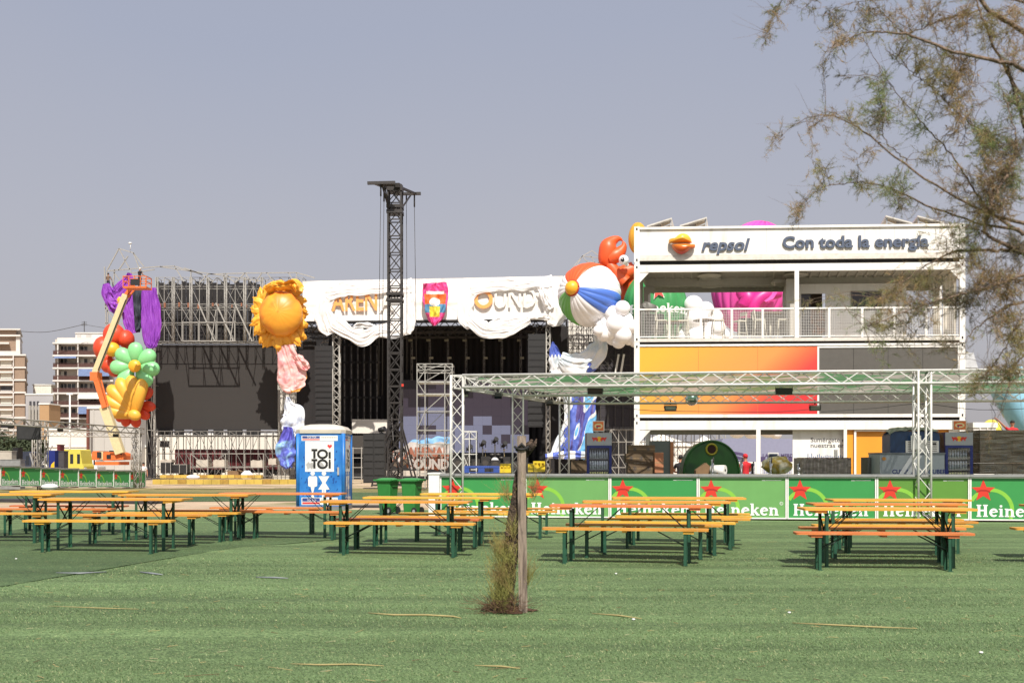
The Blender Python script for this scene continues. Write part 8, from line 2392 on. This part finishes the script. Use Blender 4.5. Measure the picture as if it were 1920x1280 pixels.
for i,(px_,d,h_,w_) in enumerate(((8,108,4.6,5.5),(28,112,4.2,5.0),(48,110,4.4,4.5),(-20,106,5,6))):
    tree((px_-960)*d/F, d, h_, w_, 20+i, ["dark green tree at the left picture edge behind the left bar","dark green tree behind the hanging monitor","dark green tree right of the hanging monitor","dark green tree beyond the left picture edge"][i])

# ------------------------------------------------------------------ tamarisk overhanging from the right
tm = empty("tamarisk_tree", Vector((2.4,4.0,gz(2.4,4.0))), "tamarisk tree with brown and green feathery twigs hanging in from the right", "tree")
m_tb = mat("tamarisk_bark", S(138,116,98,.68), .9, var=.3, scale=20, bump=.6, bscale=60)
mtw = [mat("feather_brown", S(184,154,112,.82), .85, var=.3, scale=3, trans=.35), mat("feather_green", S(150,164,106,.82), .85, var=.3, scale=3, trans=.35), mat("feather_olive", S(172,160,104,.8), .85, var=.3, scale=3, trans=.35), mat("feather_dark", S(120,112,88,.7), .85, var=.3, scale=3, trans=.25)]
td_ = 3.45; kt = td_/F; TS = td_/6.4
limbs = [
 [(2150,900,.5,.10),(2135,700,.5,.085),(2110,520,.4,.07),(2080,380,.4,.06),(2040,220,.3,.05),(2000,110,.2,.035),(1955,80,.1,.022),(1920,60,0,.017),(1880,36,0,.015),(1850,15,0,.013),(1830,-10,0,.012)],
 [(2010,300,.2,.03),(1960,230,.1,.018),(1920,185,.1,.012),(1880,120,0,.009),(1840,30,0,.006),(1828,-10,0,.005)],
 [(2050,270,.2,.03),(1980,180,.1,.018),(1910,125,-.1,.012),(1889,119,-.1,.012),(1840,108,-.1,.011),(1780,95,-.2,.009),(1700,66,-.2,.007),(1650,60,-.2,.005),(1614,62,-.2,.004),(1580,82,-.2,.0025),(1545,98,-.3,.0015)],
 [(2080,420,.3,.03),(1980,425,.2,.018),(1900,415,.1,.011),(1842,394,0,.008),(1764,353,0,.007),(1686,300,0,.006),(1640,262,0,.005),(1592,228,0,.0042),(1545,215,0,.003),(1498,228,0,.0022),(1465,255,0,.0015),(1447,268,0,.001)],
 [(1910,430,.1,.012),(1840,420,.2,.007),(1740,385,.2,.006),(1680,356,.2,.005),(1620,342,.2,.004),(1582,344,.2,.0035),(1539,353,.2,.0025),(1508,380,.2,.0018),(1488,400,.2,.0012)],
 [(1925,250,.1,.014),(1905,180,0,.010),(1889,119,-.1,.007)],
 [(1920,440,.1,.014),(1854,394,.2,.008),(1820,345,.2,.006),(1789,297,.2,.005),(1750,255,.2,.004),(1720,219,.2,.0035),(1670,160,.2,.0025),(1640,110,.2,.002),(1620,75,.2,.0012)],
 [(1854,394,-.2,.009),(1882,337,-.2,.007),(1900,300,-.2,.006),(1907,266,-.2,.0045),(1890,200,-.2,.003),(1870,150,-.2,.002)],
 [(2060,560,.3,.035),(1990,505,.2,.024),(1932,480,0,.017),(1907,468,0,.015),(1851,440,0,.011),(1848,415,0,.010),(1854,402,0,.009),(1862,350,0,.006)],
 [(1930,472,.1,.016),(1900,470,.1,.012),(1860,470,.1,.009),(1795,471,.1,.007),(1750,490,.1,.005),(1714,512,.1,.0035),(1680,540,.1,.002),(1650,560,.1,.0012)],
 [(1990,490,.2,.02),(1920,515,-.1,.011),(1850,540,-.1,.009),(1800,552,-.1,.0075),(1748,567,-.1,.006),(1700,582,-.1,.004),(1660,600,-.1,.0028),(1620,614,-.1,.0015)],
 [(2020,540,.2,.02),(1960,560,.1,.012),(1900,570,0,.008),(1850,600,0,.005),(1820,625,0,.003),(1806,650,0,.002),(1796,680,0,.0012)],
 [(1980,560,0,.014),(1930,590,0,.008),(1900,620,0,.005),(1880,660,0,.004),(1850,700,0,.002),(1830,730,0,.001)],
 [(1960,620,.1,.01),(1925,660,.1,.006),(1900,690,.1,.004),(1890,730,.1,.002),(1880,770,.1,.001)],
 [(2000,40,.3,.02),(1930,8,.3,.01),(1860,-6,.3,.006),(1780,0,.3,.004),(1700,-4,.3,.003),(1600,6,.3,.002),(1545,26,.3,.001)],
 [(1840,20,.1,.006),(1760,40,.1,.005),(1700,62,.1,.003),(1660,30,.1,.002),(1640,5,.1,.001)],
 [(1560,-30,.2,.003),(1530,-8,.2,.002),(1505,16,.2,.0015),(1478,2,.2,.001)],
 [(1480,-20,.1,.002),(1462,8,.1,.0014),(1450,30,.1,.001),(1432,72,.1,.0006)],
 [(1700,300,.1,.004),(1660,262,.1,.003),(1655,225,.1,.0025),(1650,180,.1,.0018),(1645,140,.1,.001)],
 [(1860,260,.1,.006),(1800,215,.1,.004),(1740,160,.1,.003),(1690,120,.1,.002),(1660,90,.1,.001)],
]
rt = random.Random(11)
lpts = []
q = MB()
for L in limbs:
    b_ = bezier(L, 44)
    pts_ = [P(x,y,td_+o_*TS) + TS*Vector((rt.gauss(0,.003),rt.gauss(0,.006),rt.gauss(0,.003))) for x,y,o_,_ in b_]
    q.tube(pts_, [max(.0009, w_)*TS for *_x,w_ in b_], 6)
    lpts += [(x,y,td_+o_*TS,w_) for x,y,o_,w_ in b_ if x < 2000 and w_ < .02]
trk = bezier([(2.42,4.02,-.1,.14),(2.4,4.0,.4,.11),(2.36,4.0,.9,.08),(2.38,3.99,1.32,.06)], 16)
q.tube([Vector(x_[:3]) for x_ in trk], [x_[3] for x_ in trk], 12)
q.build("trunk", m_tb, tm)
blobs = [(1585,62,26,0,40),(1570,50,20,3,24),(1700,45,36,0,60),(1740,30,34,0,60),(1790,40,46,0,80),(1755,110,46,2,80),(1800,140,50,0,110),(1775,150,40,2,80),(1700,100,32,2,50),(1655,160,20,1,45),(1650,190,22,1,50),(1648,225,18,3,40),(1640,208,22,1,30),
 (1860,255,38,1,80),(1850,285,34,2,60),(1900,200,34,1,60),(1905,90,36,0,50),(1690,345,36,1,60),(1660,345,24,1,30),(1700,375,26,3,40),(1880,385,54,0,120),(1830,390,40,2,70),(1900,340,36,1,60),(1870,325,40,0,60),(1680,560,44,0,60),(1660,545,36,2,50),(1720,575,40,0,70),(1735,600,40,3,60),(1690,640,34,3,60),(1660,655,20,1,26),
 (1760,560,36,3,50),(1810,570,40,3,70),(1860,530,50,0,90),(1905,460,44,3,80),(1895,540,44,0,80),(1885,600,40,0,60),(1910,640,36,2,60),(1830,720,22,2,30),(1870,700,26,0,36),(1900,700,26,2,40),(1770,440,34,0,40),(1820,440,36,1,50),(1740,430,30,2,26),(1620,352,18,2,18),(1545,226,16,0,16),(1600,230,18,2,18),(1570,215,14,0,10),
 (1500,395,12,0,16),(1490,405,9,3,10),(1540,352,10,2,8),(1450,268,10,0,14),(1525,290,9,0,8),(1540,320,12,2,16),(1605,285,14,0,16),(1620,20,26,3,30),(1660,15,26,0,30),(1540,15,18,3,20),(1850,60,40,2,60),(1900,20,36,0,40),(1790,240,30,0,40),(1740,300,30,2,30),(1780,350,30,0,40),(1720,240,26,1,30),(1690,200,24,2,26),(1905,280,34,3,60),(1650,610,26,2,18),(1620,620,14,1,12),(1560,560,16,1,8),(1520,570,12,2,5),(1760,640,22,3,16),(1745,520,26,2,20),(1625,575,26,1,14),
 (1580,150,12,3,8),(1545,130,14,3,10),(1560,100,22,0,26),(1455,40,10,0,8),(1434,70,6,0,5),(1635,65,20,2,20),(1600,330,12,1,8),(1770,200,26,2,24),(1815,190,30,0,30),(1830,480,34,2,40),(1780,500,30,0,30)]
q = MB(); tw_ = MB()
def needle(mb, p, v, w_, mi):
    v = Vector(v); s_ = v.cross(Vector((rt.gauss(0,1),rt.gauss(0,1),rt.gauss(0,1)))); 
    if s_.length < 1e-6: return
    s_ = s_.normalized()*w_
    m_ = p+v*.55+Vector((rt.gauss(0,.1),rt.gauss(0,.1),rt.gauss(0,.1)))*v.length
    mb.add([p-s_*.6, p+s_*.6, m_+s_, p+v, m_-s_], [(0,1,2,3,4)], mi)
def sprig(p, d_, L, mi):
    d_ = Vector(d_).normalized(); pts_ = [p.copy()]; c = p.copy()
    for i in range(4):
        d_ = (d_+Vector((rt.gauss(0,.18),rt.gauss(0,.18),rt.gauss(0,.14)-.03))).normalized(); c = c+d_*(L*TS/4); pts_.append(c.copy())
    tw_.tube(pts_, [x_*TS for x_ in (.0016,.0014,.0011,.0008,.0005)], 3, 0, cap=False)
    for i in range(1,5):
        for k_ in range(6):
            t__ = rt.random(); b_ = pts_[i-1].lerp(pts_[i], t__)
            v = (d_*rt.uniform(.5,1.1)+Vector((rt.gauss(0,.55),rt.gauss(0,.55),rt.gauss(0,.55))))
            needle(q, b_, v.normalized()*rt.uniform(.013,.05)*TS, .0008*TS, mi if rt.random() < .8 else rt.choice((0,2,1)))
for bx_,by_,r_,mi,n_ in blobs:
    n_ = int(n_*(2.1 if bx_ > 1800 else 1.5 if bx_ > 1740 else 1.0))
    near = sorted(lpts, key=lambda l: (l[0]-bx_)**2+(l[1]-by_)**2)[:10]
    for i in range(max(2, int(n_*.13))):
        l = rt.choice(near); a0 = P(l[0],l[1],l[2]); e_ = P(bx_+rt.gauss(0,r_*.5), by_+rt.gauss(0,r_*.5), td_+rt.gauss(0,.14)*TS)
        m_ = a0.lerp(e_,.5)+TS*Vector((rt.gauss(0,.02),rt.gauss(0,.03),rt.gauss(.01,.02)))
        tw_.tube([a0, a0.lerp(m_,.6)+Vector((0,0,.004)), m_, m_.lerp(e_,.5), e_], [x_*TS for x_ in (.0024,.002,.0017,.0013,.0009)], 4, 0, cap=False)
        for t__ in (.3,.5,.7,.85,1.0):
            for _ in range(max(1,round(n_/max(2,int(n_*.16))/5))):
                c = a0.lerp(e_,t__)+TS*Vector((rt.gauss(0,.012),rt.gauss(0,.03),rt.gauss(0,.012)))
                dr_ = (e_-a0).normalized()*.7+Vector((rt.gauss(-.1,.6),rt.gauss(0,.5),rt.gauss(.05,.6)))
                sprig(c, dr_, rt.uniform(.04,.12), mi)
# sparse sprigs along all limbs, hanging bare twigs at right
for l in lpts:
    if rt.random() < .5 and l[3] < .01: sprig(P(l[0],l[1],l[2]), (rt.gauss(-.4,.7),rt.gauss(0,.5),rt.gauss(.1,.7)), rt.uniform(.04,.1), rt.choice((0,1,2,2,1,3)))
for i in range(46):
    l = rt.choice([x_ for x_ in lpts if x_[0] > 1760 and x_[1] > 380]); a0 = P(l[0],l[1],l[2]); c = a0.copy(); pts_ = [c.copy()]; d_ = Vector((rt.gauss(-.2,.5),rt.gauss(0,.4),rt.gauss(-.7,.4))).normalized()
    for k_ in range(6): d_ = (d_+Vector((rt.gauss(0,.12),rt.gauss(0,.12),-.08))).normalized(); c = c+d_*.07*TS; pts_.append(c.copy())
    tw_.tube(pts_, [x_*TS for x_ in (.002,.0018,.0015,.0013,.001,.0008,.0005)], 4, 0, cap=False)
    if rt.random() < .4: sprig(pts_[-1], d_, .06, rt.choice((0,2)))
for i in range(60):
    l = rt.choice([x_ for x_ in lpts if x_[0] < 1700]); a0 = P(l[0],l[1],l[2]); c = a0.copy(); pts_ = [c.copy()]; d_ = Vector((rt.gauss(-.5,.5),rt.gauss(0,.4),rt.gauss(.1,.5))).normalized()
    for k_ in range(5): d_ = (d_+Vector((rt.gauss(0,.1),rt.gauss(0,.1),rt.gauss(0,.05)))).normalized(); c = c+d_*.05*TS; pts_.append(c.copy())
    tw_.tube(pts_, [x_*TS for x_ in (.0013,.0011,.0009,.0007,.0006,.0004)], 3, 0, cap=False)
tw_.build("twigs", m_tb, tm)
q.build("foliage", mtw, tm)
